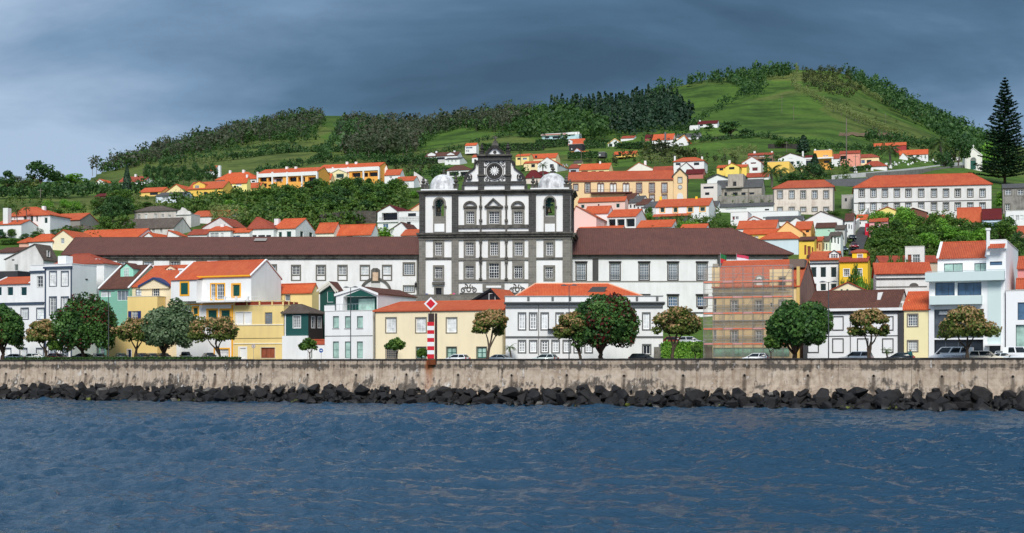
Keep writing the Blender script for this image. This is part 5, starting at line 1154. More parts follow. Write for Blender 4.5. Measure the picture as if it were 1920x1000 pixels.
h = FH('low wall with orange tile cap at the picture edge', 1906, 1960, t=18, d=2, rot=.4, cat='wall'); h.gx(538, 524, 'orange2')
# ================================================================ street furniture
def lamp(px, rt, t, label, heads=2):
 p = wallpt(wall_s(px, t), t, 6.13); ztop = CH + (HY - rt) / F * p.y - 6.13; root = empty('street_lamp', p, -RF); tag(root, label, 'street lamp', 'street lamps along the promenade')
 G = paint((72, 76, 80), .45, 'lamp_grey'); MB().lathe([(.14, 0), (.14, .5), (.085, .55), (.06, ztop)], 0, 0, 8).build('pole', G, root)
 for sg in ((-1, 1) if heads == 2 else (1,)):
  MB().tube((0, 0, ztop - .1), (sg * .45, 0, ztop + .04), .03, .03, 5).build('arm', G, root); MB().lathe([(.1, ztop - .06), (.46, ztop - .02), (.42, ztop + .05), (.1, ztop + .16)], sg * .78, 0, 12).build('lamp_head', G, root)
for px, rt, lb in ((203.5, 547, 'grey double headed street lamp beside the leftmost round tree'), (657.5, 539, 'grey double headed street lamp in front of the white green glazed house'), (1067, 535.5, 'grey double headed street lamp left of the flowering round tree'), (1553.5, 529, 'grey double headed street lamp at the long brown roofed white house')): lamp(px, rt, 2.2, lb)
def beacon():
 p = wallpt(wall_s(808, -0.2), -0.1, 6.2); Z = p.y; root = empty('harbour_beacon', p, -.1); tag(root, 'red and white striped beacon post with red diamond topmark on the sea wall', 'beacon')
 zr = lambda r: CH + (HY - r) / F * Z - 6.2
 RD = paint((206, 22, 40), .45, 'beacon_red'); WT = paint((236, 236, 236), .45, 'beacon_white'); DB = paint((52, 36, 34), .6, 'beacon_post'); w = .52
 e = [672.5, 664.5, 657, 649.5, 641.5, 634, 626.5, 619.5, 611.5, 604]
 for i in range(9): MB().box(-w, w, -.5, -.42, zr(e[i]), zr(e[i + 1]) - .01).build('stripe', RD if i % 2 == 0 else WT, root)
 MB().box(-w + .05, w - .05, -.42, -.3, zr(675), zr(604)).build('stripe_board', paint((120, 110, 106)), root); MB().box(-.42, .42, -.28, .2, -.3, zr(588)).build('post', DB, root); MB().box(.56, .86, -.2, .3, -.3, zr(588)).build('post', DB, root); MB().box(-.45, -.34, -.36, -.3, zr(604), zr(590)).build('ladder_rail', paint((150, 150, 150)), root)
 c = zr(570); r = 1.02; D = lambda q: [(0, c - q), (q, c), (0, c + q), (-q, c)]
 MB().prism(D(r), -.45, -.35).build('topmark', WT, root); MB().prism(D(.68), -.5, -.452).build('topmark_diamond', RD, root); MB().tube((0, -.3, zr(588)), (0, -.3, c - .9), .08, .08, 6).build('topmark_stem', DB, root); MB().box(-w - .05, w + .2, -.55, .3, -.35, zr(674)).build('base_plate', weathered((112, 60, 34), (70, 44, 32), .5, 3, 'rusty_base'), root)
beacon()
def sign(px, row, t, label, colr, arrow=False, r=.36):
 p = wallpt(wall_s(px, t), t, 6.13); z = CH + (HY - row) / F * p.y - 6.13; root = empty('road_sign', p, -.3); tag(root, label, 'road sign')
 MB().tube((0, 0, 0), (0, 0, z - r), .035, .035, 6).build('pole', paint((150, 150, 150)), root); n = 20; MB().prism([(r * math.cos(6.2832 * i / n), z + r * math.sin(6.2832 * i / n)) for i in range(n)], -.06, -.03).build('disc', paint(colr, .4), root)
 if arrow: MB().prism([(-.24, z - .05), (.04, z - .05), (.04, z - .15), (.26, z), (.04, z + .15), (.04, z + .05), (-.24, z + .05)], -.075, -.062).build('arrow', paint((240, 240, 240)), root)
 else: MB().ring(0, z, r * .78, r, -.075, -.062, 20).build('rim', paint((170, 150, 150)), root); MB().box(-.05, .05, -.075, -.062, z - .22, z + .22).build('mark', paint((150, 90, 90)), root)
sign(602.3, 657.5, 12.2, 'round blue arrow sign beside the small street tree', (24, 84, 160), True)
sign(475.5, 649.5, 12.2, 'round pale sign on a pole in front of the yellow house', (206, 206, 204))
sign(744, 646, 12.2, 'round pale sign behind the small tree at the cream house', (206, 206, 210))
def flagpole(px, rt, rb, Z, label, cols):
 p = at(px, rb, Z); root = empty('flagpole', p); tag(root, label, 'flagpole'); H = (rb - rt) / F * Z; MB().tube((0, 0, 0), (0, 0, H), .05, .03, 6).build('pole', paint((170, 172, 174)), root)
 if cols:
  w_ = 2.0 if len(cols) > 2 else 1.0; n = len(cols)
  for i, c in enumerate(cols):
   vs = []
   for j in range(7):
    x = w_ * j / 6
    for zq in (i, i + 1): vs.append((x + .05, .14 * math.sin(j * 1.2), H - .2 - 1.5 * zq / n - .35 * (j / 6) ** 1.3))
   obj('flag_stripe', vs, [(2 * j, 2 * j + 1, 2 * j + 3, 2 * j + 2) for j in range(6)], paint(c), root, smooth=True)
flagpole(1350.5, 474, 500, 238, 'flagpole with furled red and green flag above the ruin', [(30, 110, 60), (200, 40, 50)])
flagpole(1381, 475, 500, 238, 'flagpole with striped flag above the ruin', [(206, 60, 90), (236, 230, 236), (60, 80, 170)])
flagpole(1638, 494, 560, 228, 'thin white pole left of the weathered white wall', None)
# ================================================================ houses up the slope
PINK = (240, 202, 190); TAN = (238, 204, 158)
def TH(label, x0, x1, base, rt, eave, ridge, rm='orange', wall=WHITE, rot=.3, d=9., side=None, Z=None, wins=(), chim=(), ap=None, rx=None, verge=None, barge=None, name='house', cat='house', dirt=.08, group=None, frac=.5):
 """town house: base = pixel row where it meets the slope"""
 Z = Z or zfor((x0 + x1) / 2, base); wl = wall if hasattr(wall, 'node_tree') else plaster(wall, dirt)
 h = House(name, label, x0, x1, Z, rot=rot, d=d, side=side, wall=wl, cat=cat, group=group)
 sc = Z / 200
 for w_ in wins:
  st = w_[0]; q = w_[1:]
  k = {'g': dict(shut=DGRN), 'd': dict(pane='dark', mx=2, my=2), 'k': dict(pane='dark', mx=1, my=1, fr=(50, 52, 56)), 'c': dict(pane='curt', mx=2, my=2), 'm': dict(pane='mid', mx=2, my=3), 'r': dict(shut=(110, 40, 48)), 'b': dict(pane='blue', mx=2, my=1), 'gy': dict(shut=DGRN, sur=YT, sw=.2), 'gr': dict(shut=(110, 116, 112)), 'l': dict(pane='black', mx=1, my=1, rec=1.2, name='loggia', fr=(200, 196, 190), fw=.04), 's': dict(pane='mid', mx=2, my=3, sur=plaster((120, 116, 110), .2), sw=.3), 'R': dict(pane='dark', mx=2, my=2, face='R'), 'Rg': dict(shut=DGRN, face='R'), 'wd': dict(pane='wood', mx=1, my=1, fr=(120, 70, 50))}[st]
  k = dict(k); k.setdefault('fw', .05 * sc); k['rec'] = k.get('rec', .2)
  h.win(*q, **k)
 if rt == 'gx': h.gx(eave, ridge, rm, verge=verge, frac=frac, cap=Z < 420)
 elif rt == 'gy': h.gy(eave, ridge, rm, ap=ap, barge=barge)
 elif rt == 'hip': h.hip(eave, ridge, *(rx or (x0 + (x1 - x0) * .3, x0 + (x1 - x0) * .75)), rm)
 else: h.flat(eave)
 for c in chim: h.chim(*c)
 return h
# --- left, behind the convent roof
h = TH('white villa with orange hipped roof and dark green shutters', 18, 94, 440, 'hip', 405, 390, wins=[('g', 44, 404.5, 49, 415), ('g', 57, 404.5, 62, 416), ('g', 67.5, 405, 71, 416), ('g', 83, 408, 89, 419), ('c', 20, 408, 23, 417), ('c', 26, 408, 29, 417)], rx=(46, 68), chim=[(80, 387, 85, 399)])
TH('white villa annex with tall white chimney and green shutters', -10, 40, 446, 'gx', 421, 415, wins=[('g', -2, 430, 6, 442), ('k', 17, 431, 24, 438)], chim=[(9, 391, 18, 421, 1.0)], d=7)
TH('rough grey stone house with orange roof below the wooded bank', 97, 150, 428, 'gx', 413, 402.5, wall=(150, 146, 140), wins=[('k', 112, 415, 116, 422)], dirt=.3)
TH('low white house with weathered grey roof below the wooded bank', 127, 172, 437, 'hip', 430, 424.5, 'gray', wins=[('d', 133, 431, 138, 434)], rx=(140, 160))
TH('weathered two storey house with grey hipped roof above the convent', 252, 330, 414, 'hip', 396.5, 388, 'gray', wall=(214, 204, 196), dirt=.45, wins=[('c', 258, 402, 263, 412), ('c', 271, 402, 276, 411), ('c', 289, 401, 294, 410), ('d', 303, 402, 307, 408), ('d', 315, 403, 320, 408)], rx=(282, 305))
TH('long low house with moss grey roof and faded white wall', 216, 326, 440, 'gx', 428.5, 412, 'gray', wall=(226, 222, 216), dirt=.4, wins=[('m', 270, 430, 275, 440), ('m', 285, 428, 290, 437), ('m', 300, 427, 304, 437)])
h = TH('white chapel front with scrolled gable and arched niche', 330, 358, 426, 'flat', 402, 0, wall=(228, 224, 218), dirt=.35, cat='chapel', name='chapel', d=5)
h.poly([(331, 402.3), (333, 396), (338, 394), (341, 389), (346, 391), (350, 395), (355, 396), (357.5, 402.3)], 0, .6, plaster((228, 224, 218), .35), 'scrolled_gable'); a, z = h.P(343.5, 413); r = h.P(349, 413)[0] - a; m = MB(); m.ring(a, z, .1, r, -.1, .0, 16, 0, math.pi); m.box(a - r, a + r, -.1, 0, z - 1.6, z); m.build('niche', plaster((200, 196, 190), .3), h.root); h.slab(329, 401.8, 358.5, 403.4, -.3, 0, plaster((216, 212, 206), .3), 'cornice')
TH('white house with long orange roof behind the scrolled chapel front', 358, 434, 420, 'gx', 405.5, 396.5, wins=[('m', 410, 410, 414, 416)], d=8, dirt=.2)
TH('cream gabled house with white window above the convent roof', 98, 138, 470, 'gy', 447, 432, wall=(244, 230, 196), ap=119, wins=[('m', 114, 447, 120.5, 457)], side=180)
TH('long white house with wide orange roof above the convent', 140, 258, 455, 'gx', 446.8, 432.5, d=10)
TH('white house with orange hipped roof left of the cream gable', 54, 98, 468, 'hip', 453.5, 440.5, rx=(78, 96))
TH('small house with orange hipped roof among garden trees at the left', 36, 60, 466, 'hip', 455.5, 447, wall=(230, 180, 160), rx=(44, 52))
h = TH('old white gabled house with grey shutters and lichen roof', 10, 81, 508, 'gy', 486, 459, 'gray', ap=66, side=108, wall=(232, 230, 226), dirt=.35, Z=302, wins=[('gr', 42, 471, 47.5, 482), ('gr', 60, 469.5, 66.5, 482), ('k', 22, 484, 27, 489), ('gr', 27, 496, 34, 508), ('R', 89, 470, 94, 482)])
TH('low white house with brown roof at the left picture edge', -12, 30, 502, 'gx', 474, 466.5, 'brown', Z=310)
TH('white house corner with black shed wall at the left edge', -12, 33, 530, 'flat', 509, 0, wall=(60, 60, 64), Z=285, d=5)
TH('white gabled house with orange roof just above the convent ridge', 266, 290, 458, 'gy', 446, 436.5, ap=279, side=331)
TH('white house with steep orange roof below the long moss grey roof', 314, 336, 456, 'gy', 442, 432, ap=316, side=352)
TH('white house with red brown roof right of the steep orange roof', 352, 388, 456, 'gx', 440, 432, 'red', d=6)
TH('white weathered gable house with attic window above the convent', 380, 436, 452, 'gy', 426, 408, 'red', ap=413, wall=(228, 226, 222), dirt=.3, wins=[('m', 409.5, 413.5, 415, 421)], d=8)
TH('white bay fronted house with orange roof and chimney above the convent', 392, 432, 462, 'hip', 433, 426, wins=[('c', 394, 437, 410, 446), ('c', 414, 437, 419, 446)], rx=(405, 425), chim=[(415, 421, 421, 432)], d=6)
TH('low white house with wide dark window above the convent', 430, 468, 462, 'gx', 436, 430, wins=[('b', 433, 442, 450, 446)], d=5)
TH('white house with large red hipped roof above the convent', 466, 513, 462, 'hip', 429.5, 409, 'red', wins=[('k', 471, 441, 481, 446), ('k', 484, 441, 497, 446), ('k', 499, 441, 508, 446)], rx=(474, 486), d=10, chim=[(516, 411, 524, 418)])
TH('white house with orange roof, green shutters and bare side gable', 513, 554, 462, 'gx', 428.5, 412, wins=[('g', 522, 435, 528.5, 446), ('g', 537, 434, 546, 446), ('Rg', 563, 434, 569, 446), ('Rg', 580, 436, 586, 446)], side=592, d=9)
TH('low white house with orange roof right of the bare side gable', 592, 626, 460, 'gx', 436, 419.5, side=642, wall=(240, 234, 214), d=8)
TH('long white house with orange roof behind the small green tree', 612, 696, 460, 'gx', 440.5, 423, side=712, wins=[('k', 617, 445, 624, 447), ('k', 633, 444, 641, 447), ('k', 650, 443, 661, 447)], d=9)
h = TH('modern white house with deep glazed balcony left of the church', 708, 746, 434, 'gy', 397, 385, 'maroon', ap=731, side=786, wins=[('l', 716, 399, 745, 413), ('b', 718, 420, 728, 428)], d=9); h.rail(711, 408, 745, 414.5, -.3, M_IRON, 14); h.slab(708, 414.6, 747, 417, -.4, 0, plaster(WHITE), 'balcony')
TH('white balcony wing with black railings beside the church tower', 747, 790, 436, 'flat', 397, 0, wins=[('k', 765, 400, 780, 406), ('k', 763, 416, 770, 424)], d=6).rail(748, 407, 787, 414, -.4, M_IRON, 14)
TH('white gabled house with brown roof tucked below the modern balcony house', 732, 765, 456, 'gy', 431, 417.5, 'brown', ap=753, side=787)
TH('low house with orange roof beside the church tower', 752, 800, 462, 'gx', 441, 432, d=6)
TH('plain sandy gable wall behind the left church tower', 765, 810, 420, 'gy', 396, 374, wall=(240, 214, 180), ap=800, d=7)
# --- upper left slope
G1 = 'houses on the upper left slope'
TH('small far white gable with orange roof on the left field', 180, 196, 345, 'gy', 342, 336, ap=187, side=216, group=G1)
TH('far low house with red roof and white chimney on the left field', 222, 272, 345, 'gx', 341, 332, 'red', chim=[(253, 327, 256, 334)], group=G1)
TH('small brown wooden shed on the wooded slope at the left', 179, 206, 375, 'gx', 368, 364, 'maroon', wall=(108, 86, 88), d=5, name='shed', cat='shed')
TH('low yellow house with orange lean to roof on the left slope', 262, 303, 368, 'gx', 360, 353, wall=(246, 208, 120), wins=[('k', 281, 361, 296, 366)], d=7, group=G1)
h = TH('cream gabled house with recessed attic balcony and orange roof', 308, 350, 368, 'gy', 362, 346, ap=331, wall=(246, 226, 164), wins=[('l', 326, 351, 335, 361)], side=378, group=G1)
TH('pale blue white house with slate roof below the cream gable', 292, 344, 381, 'gx', 367, 362, 'slate', wall=(216, 226, 236), wins=[('c', 304, 369, 316, 375), ('c', 336, 368, 340, 372)], d=7, group=G1)
h = TH('golden yellow house with orange roof and gabled loggia', 352, 418, 369, 'gx', 354, 342, wall=(246, 200, 96), wins=[('k', 382, 360, 388, 366), ('k', 399, 360, 404, 365)], d=8, group=G1); dormer(h, 362, 384, 340.5, 346, 356, 0.3, plaster((246, 200, 96)), 'orange', (366, 348, 373, 353), pane='black')
TH('white house with orange roof and tall chimney behind dark trees', 384, 402, 330, 'gx', 320, 312, side=414, chim=[(410, 311, 414, 330, 2)], group=G1)
TH('broad white house with orange hipped roof and two chimneys', 405, 480, 352, 'hip', 337, 324.5, rx=(430, 465), wins=[('k', 408, 341, 414, 345), ('k', 472, 339, 478, 342)], chim=[(430, 320, 433.5, 328), (455, 319, 459, 328)], group=G1)
h = TH('pale yellow house with orange roof and white balcony', 421, 463, 362, 'gx', 342.5, 333, wall=(250, 234, 150), wins=[('m', 428, 344.5, 435, 351), ('c', 442, 344, 453, 349.5)], chim=[(462, 328, 465, 335)], side=470, group=G1, d=7); h.slab(421, 350, 439, 355, -1.0, 0, plaster(WHITE), 'balcony')
TH('low yellow annex with orange roof next to the white terraces', 464, 487, 358, 'gx', 352, 343.5, wall=(244, 214, 120), d=5, group=G1)
def terrace(label, x0, x1, base, top, rr0, re, wins, fronts=()):
 h = TH(label, x0, x1, base, 'gx', re, rr0, wins=wins, wall=(246, 176, 84), d=11, group=G1, frac=.55, side=None)
 h.slab(x0, re, x1, re + 7, -.5, 0, plaster(WHITE), 'white_fascia')
 h.slab(x0, rr0 - 1.6, x1, rr0 + .6, h.d * .55 - .3, h.d * .55 + .3, plaster(WHITE), 'white_ridge', dv=0)
 for px in np.linspace(x0, x1, 5): h.slab(px - 1.2, re - 1, px + 1.2, base, -.7, .3, plaster(WHITE), 'party_wall')
 return h
h = terrace('long terrace with orange roof and yellow loggias, lower of two', 484, 595, 352, 316, 317, 324, [('l', 487, 332, 500, 341), ('l', 503, 332, 512, 341), ('l', 578, 332, 593, 341), ('l', 487, 344, 500, 351), ('l', 514, 332, 530, 341), ('l', 542, 332, 556, 341), ('l', 559, 332, 572, 341)]); h.chim(536, 313, 540, 318); h.chim(553, 313, 557, 318)
TH('mauve house front with brown roof before the white terrace', 513, 530, 352, 'gx', 335, 331, 'brown', wall=(186, 172, 186), wins=[('k', 518, 336, 528, 342)], d=4, group=G1)
TH('orange house front with brown roof and solar panel before the terrace', 532, 569, 350, 'gx', 333, 327.5, 'brown', wall=(246, 178, 110), wins=[('k', 534, 335, 548, 343), ('k', 552, 335.5, 564, 342)], d=4.5, group=G1).slab(559, 324, 566, 330, 1.0, 1.2, gloss((120, 150, 180)), 'solar_panel')
h = terrace('long terrace with orange roof and yellow loggias, higher of two', 596, 711, 338, 307, 308, 315, [('l', 599, 323, 614, 332), ('l', 692, 323, 708, 331), ('l', 660, 324, 676, 332), ('l', 628, 324, 644, 332), ('l', 678, 324, 690, 332)]); h.chim(649, 304, 653, 310); h.chim(666, 304, 670, 310); h.poly([(709, 316), (714, 307), (720, 326), (720, 336), (709, 336)], 6, 6.3, plaster(WHITE), 'end_gable')
h = TH('cream gabled porch house with green shutters before the higher terrace', 621, 650, 337, 'gy', 323.5, 317, wall=(246, 230, 180), ap=635, barge=(240, 236, 220), wins=[('g', 630, 326, 645, 334)], d=4, group=G1); h.rail(622, 331, 650, 336, -.4, paint((90, 100, 96)), 12)
TH('cream house front with red roof and green shutter before the terrace', 651, 681, 336, 'gx', 326, 320.5, 'orange2', wall=(244, 220, 160), wins=[('g', 663, 327, 670, 332.5)], d=4, group=G1)
TH('tiny orange roofed annex left of the cream porch', 601, 620, 340, 'gx', 336, 327, wall=(244, 214, 160), d=3.5, group=G1)
TH('tiny orange roofed annex right of the cream porch', 677, 698, 340, 'gx', 337, 330, wall=(244, 214, 160), d=3.5, group=G1)
TH('white house with orange roof at the end of the terraces', 721, 750, 344, 'gx', 328, 318.5, wins=[('d', 730, 331, 735, 335)], side=759, d=8, group=G1)
TH('small white house with low orange roof near the white sloping wall', 742, 776, 353, 'gx', 339, 332, wins=[('d', 749, 342, 753, 345)], d=6, group=G1)
h = TH('white sloping wall house with blank gable end', 776, 800, 352, 'flat', 345, 0, d=3, group=G1); h.poly([(776, 345.3), (776, 322), (784, 327), (800, 338), (800, 345.3)], 0, .5, plaster((228, 226, 222), .25), 'sloping_wall')
# --- hillside behind the church
G2 = 'houses on the hillside above the church'
h = TH('long white villa with brown roof and arched dormers on the hillside', 797, 858, 306, 'gx', 293, 286.5, 'brown', wins=[('c', 800, 296, 806, 301), ('c', 808, 296, 814, 301), ('k', 818, 295, 834, 303), ('c', 838, 296, 844, 301)], chim=[(817, 284, 820, 291), (851, 283, 854, 290)], group=G2)
h.slab(786, 301, 872, 306, -3.2, -3.0, plaster((210, 208, 204), .2), 'terrace_wall')
for x in (802, 838): dormer(h, x, x + 14, 286, 289, 293, .5, plaster(WHITE), 'brown', None, d=3)
TH('white two storey house with grey roof below the arched dormer villa', 834, 862, 313, 'gx', 299, 296.5, 'slate', wins=[('m', 839, 301, 842, 305), ('m', 846, 300.5, 849, 304.5), ('m', 853, 300, 856, 304), ('d', 840, 308, 845, 311)], side=876, group=G2)
TH('tall white balcony house with orange roof on the hillside', 872, 893, 287, 'gx', 273, 269, wins=[('b', 873, 276, 886, 279), ('c', 873, 281, 880, 286)], side=898, d=7, group=G2)
TH('small white house with orange roof beside the church gable', 885, 900, 308, 'gx', 295, 291, wins=[('k', 889, 299, 893, 303)], d=6, group=G2)
h = TH('low house with mossy brown hipped roof and porch behind the church', 838, 884, 332, 'hip', 319.5, 311, 'brown', wins=[('l', 842, 322, 860, 330), ('l', 863, 322, 880, 330)], rx=(853, 868), group=G2)
TH('yellow house with orange roof right of the church gable', 967, 992, 308, 'gx', 293, 289.5, wall=(246, 222, 150), wins=[('k', 970, 296, 976, 300), ('b', 980, 296, 988, 300)], d=8, group=G2)
TH('cream house with orange roof and arched dormer behind the church', 990, 1042, 305, 'gx', 297, 289, wall=(244, 222, 176), wins=[('k', 1003, 292, 1007, 296)], d=9, group=G2)
TH('low cream house with orange roof under the white gable', 982, 1010, 322, 'gx', 306, 303, wall=(244, 224, 176), wins=[('k', 996, 308, 1003, 314)], d=6, group=G2)
TH('big white gabled house with orange roof behind the right dome', 1008, 1045, 327, 'gy', 307, 295, ap=1026, side=1068, wins=[('k', 1031, 308, 1038, 315), ('R', 1048, 309, 1051, 313), ('R', 1056, 308, 1059, 312), ('R', 1062, 308, 1065, 312)], d=10, group=G2)
TH('maroon hipped roof house behind the scroll of the church', 986, 1016, 346, 'hip', 334, 320, 'maroon', wall=(226, 210, 196), rx=(996, 1004), group=G2)
TH('white house with maroon hipped roof next to the right dome', 1004, 1032, 340, 'hip', 327, 322, 'maroon', rx=(1014, 1022), d=6, group=G2)
TH('small house with dark red roof right of the big white gable', 1067, 1088, 327, 'hip', 316, 309, 'red', wall=(190, 196, 206), rx=(1072, 1082), wins=[('k', 1070, 319, 1080, 324)], group=G2)
TH('yellow house with orange roof and dark windows above the tan convent', 1086, 1142, 330, 'gx', 318, 307.5, wall=(248, 228, 168), wins=[('k', 1090, 321, 1102, 326), ('k', 1109, 321, 1117, 325), ('k', 1123, 320.5, 1132, 324.5)], chim=[(1124, 303, 1127, 311)], side=1150, group=G2)
TH('small cream house behind the yellow house with dark windows', 1075, 1090, 308, 'gx', 306, 302, 'gray', wall=(234, 216, 170), d=5, group=G2)
h = TH('pale blue modern house with roof deck on the hillside', 1016, 1086, 264, 'flat', 254, 0, wall=(196, 226, 232), wins=[('k', 1022, 256, 1030, 260), ('k', 1036, 256, 1050, 260), ('k', 1055, 256, 1063, 260)], d=10, group=G2); h.slab(1015, 250.5, 1078, 254, -1, .2, plaster(WHITE), 'upper_band'); h.slab(1016, 252, 1062, 253.6, -1.1, -.98, roofm('orange2'), 'orange_band'); h.slab(1062, 247.5, 1086, 254, 1, 6, plaster(WHITE), 'penthouse')
h = TH('row house with steep orange roof and two white dormers', 1021, 1094, 274, 'gx', 272, 262, d=8, group=G2)
for x in (1025, 1061): dormer(h, x, x + 12, 261.5, 264, 270, .2, plaster(WHITE), 'orange', (x + 3, 265, x + 8, 268.5), pane='black', d=4)
TH('black stone shed below the dormered row house', 1067, 1092, 284, 'flat', 270.5, 0, wall=(50, 50, 54), wins=[('c', 1071, 278, 1073, 281)], d=7, name='shed', cat='shed', group=G2)
TH('small white gabled house with orange side roofs on the hillside', 1077, 1088, 292, 'gy', 283, 278, ap=1082, wall=(220, 228, 238), d=6, group=G2)
TH('low orange roofed house beside the small white gable', 1087, 1101, 292, 'gx', 288, 284, d=6, group=G2)
TH('low orange roofed house left of the small white gable', 1068, 1079, 292, 'gx', 288, 285, d=6, group=G2)
TH('dark stone shed with flat roof by the orange roofed bungalow', 1101, 1134, 293, 'flat', 286, 0, wall=(84, 84, 86), wins=[('c', 1123, 289, 1126, 292)], d=6, name='shed', cat='shed', group=G2)
TH('orange roofed yellow bungalow on the hillside', 1150, 1192, 294, 'gx', 289.5, 284.5, wall=(246, 206, 110), wins=[('k', 1153, 290.5, 1165, 293.5)], d=8, group=G2)
TH('white house with pointed gable and orange roof on the upper hillside', 1140, 1166, 277, 'gy', 269, 260, ap=1153, barge=(236, 190, 110), wins=[('k', 1149, 262.5, 1157, 267), ('k', 1142, 270, 1148, 275), ('k', 1152, 270, 1160, 275)], side=1180, group=G2)
TH('white house with red roof behind the pointed gable', 1164, 1188, 268, 'gx', 259.5, 255.5, 'red', side=1196, group=G2)
TH('tiny white gable house behind a hedge on the hillside', 1114, 1132, 270, 'gy', 269, 265, 'slate', ap=1122, group=G2, d=5)
TH('low house with maroon roof between the upper white houses', 1209, 1245, 264, 'gx', 258, 252.5, 'maroon', wall=(170, 90, 84), d=7, group=G2)
h = TH('white angular modern house with grey chimney on the upper hillside', 1223, 1262, 275, 'gx', 262, 252, wins=[('k', 1242, 260, 1246, 264), ('k', 1251, 259, 1256, 264), ('k', 1252, 267, 1257, 271)], group=G2, d=9); h.chim(1246, 248, 1249, 274, .0, (110, 110, 114))
TH('white house with dark roof next to the angular modern house', 1268, 1312, 262, 'gx', 257, 251, 'slate', wins=[('k', 1272, 258, 1286, 261)], d=8, group=G2)
TH('white gabled house with orange edged roof next to the dark roofed one', 1264, 1290, 273, 'gy', 266, 254, ap=1283, barge=(236, 160, 80), wins=[('k', 1276, 261, 1281, 264)], side=1300, group=G2)
TH('white bungalow with brown roof standing alone below the plantation', 1308, 1345, 240, 'gx', 232.5, 227, 'maroon', wins=[('k', 1312, 234, 1318, 237)], chim=[(1311, 226, 1314, 231)], group=G2, d=9)
TH('white flat roofed wing of the lone bungalow below the plantation', 1274, 1309, 246, 'flat', 236, 0, wins=[('k', 1277, 238, 1282, 242), ('k', 1288, 238, 1292, 242)], group=G2, d=8)
# --- the tan convent with chapel gable
def tan_convent():
 Z = zfor(1180, 392); W_ = plaster((240, 208, 160), .1); DK = plaster((104, 70, 66), .2)
 h = House('old_convent', 'tan convent building with long orange roof and arched windows', 1064, 1262, Z, rot=.13, d=11, wall=W_, cat='building')
 kw = dict(pane='mid', mx=3, my=5, sur=DK, sw=.28, fw=.1)
 for x0 in (1097.5, 1194, 1218, 1241.5): h.win(x0, 344, x0 + 8.5, 361, **kw); h.rail(x0 - 2, 356, x0 + 10.5, 361.5, -.3, paint((120, 52, 54)), 9, 'balcony_railing')
 h.win(1076, 346, 1083, 357, **kw)
 for x0 in (1121, 1144.5, 1168.5): h.win(x0, 345, x0 + 4.6, 360, pane='lite', mx=2, my=5, sur=DK, sw=.2); h.win(x0 + 6, 345, x0 + 10.6, 360, pane='lite', mx=2, my=5, sur=DK, sw=.2)
 for x0 in (1218.5, 1242): h.win(x0, 366, x0 + 8, 375, **kw)
 h.gx(339, 322.5, 'orange2', oh=.3)
 for x0 in (1121, 1144.5, 1168.5):
  for q in (0, 6):
   a, z = h.P(x0 + 2.3 + q, 345); r = h.P(x0 + 4.9 + q, 345)[0] - a; m = MB(); m.ring(a, z, .02, r, -.08, .0, 12, 0, math.pi); m.build('window_arch', DK, h.root)
 h.slab(1064, 337.8, 1261, 339.6, -.25, 0, plaster((80, 76, 70)), 'eaves_course'); h.slab(1108, 361, 1186, 363.5, -1.3, 0, plaster((96, 58, 54)), 'long_balcony'); h.rail(1108, 355, 1186, 361, -1.2, M_IRON, 30)
 g = House('chapel', 'tan chapel gable with round window and dark corner bands on the tan convent', 1261, 1289, Z - 1.5, rot=.13, d=16, side=1315, wall=W_, cat='chapel')
 g.win(1271.5, 333, 1278.5, 343, pane='curt', mx=3, my=4, sur=plaster((120, 112, 100)), sw=.2); g.gy(330, 316, 'orange2', ap=1275, barge=(70, 66, 60))
 a, z = g.P(1275.2, 351); r = g.P(1279.5, 351)[0] - a; m = MB(); m.ring(a, z, .02, r * .75, -.04, 0, 18); m.build('round_window', pane_mat(PANES['curt']), g.root); m = MB(); m.ring(a, z, r * .75, r, -.1, 0, 18); m.build('round_window_frame', plaster((150, 146, 138)), g.root)
 a, z = g.P(1275.2, 368); r = g.P(1281, 368)[0] - a; m = MB(); m.ring(a, z, .02, r, -.08, 0, 18, 0, math.pi); m.box(a - r, a + r, -.08, 0, z - 2, z); m.build('chapel_door', plaster((226, 224, 220)), g.root)
 for x0, x1 in ((1260.5, 1262.5), (1288, 1290)): g.slab(x0, 330, x1, 378, -.12, .1, plaster((80, 76, 70)), 'corner_band')
 m = MB(); a, z = g.P(1275.2, 315.5); _, z1 = g.P(1275.2, 307.5); m.box(a - .06, a + .06, 0, .12, z, z1); m.box(a - .35, a + .35, 0, .12, z + (z1 - z) * .6, z + (z1 - z) * .6 + .12); m.build('cross', plaster((80, 76, 70)), g.root)
tan_convent()
# --- below the tan convent
G3 = 'houses between the convent and the church'
TH('pale pink house with orange roof and dark shutters right of the church', 1084, 1172, 400, 'gx', 378, 371, wall=PINK, wins=[('g', 1089, 384, 1096, 391), ('g', 1155, 382, 1162, 390), ('k', 1121, 383, 1124, 386)], side=1178, group=G3)
TH('tall plain pink gable wall beside the right church tower', 1072, 1118, 446, 'gy', 408, 386, wall=(246, 206, 196), ap=1080, side=1138, group=G3, dirt=.03)
h = TH('white house with orange roof and pillared porch above the right wing', 1139, 1192, 440, 'gx', 406.5, 394.5, wins=[('l', 1141, 411, 1154, 425), ('l', 1157, 411, 1171, 425), ('l', 1174, 410, 1190, 425)], side=1214, group=G3)
TH('white house with steep white gable behind the pillared porch', 1096, 1140, 436, 'gx', 400, 388, group=G3, d=7)
for i, (x, r) in enumerate(((1164, 0), (1178, 5), (1192, 10), (1206, 16))):
 TH(['first white stepped row house with red dormer below the tan convent', 'second white stepped row house below the tan convent', 'third white stepped row house below the tan convent', 'lowest white stepped row house below the tan convent'][i], x, x + 22, 396 + r * .5, 'gx', 376 + r * .8, 364 + r, 'slate' if i % 2 else 'brown', wins=[('k', x + 3, 380 + r * .8, x + 6, 386 + r * .8), ('k', x + 10, 380 + r * .8, x + 13, 386 + r * .8)], d=8, rot=.5, group=G3)
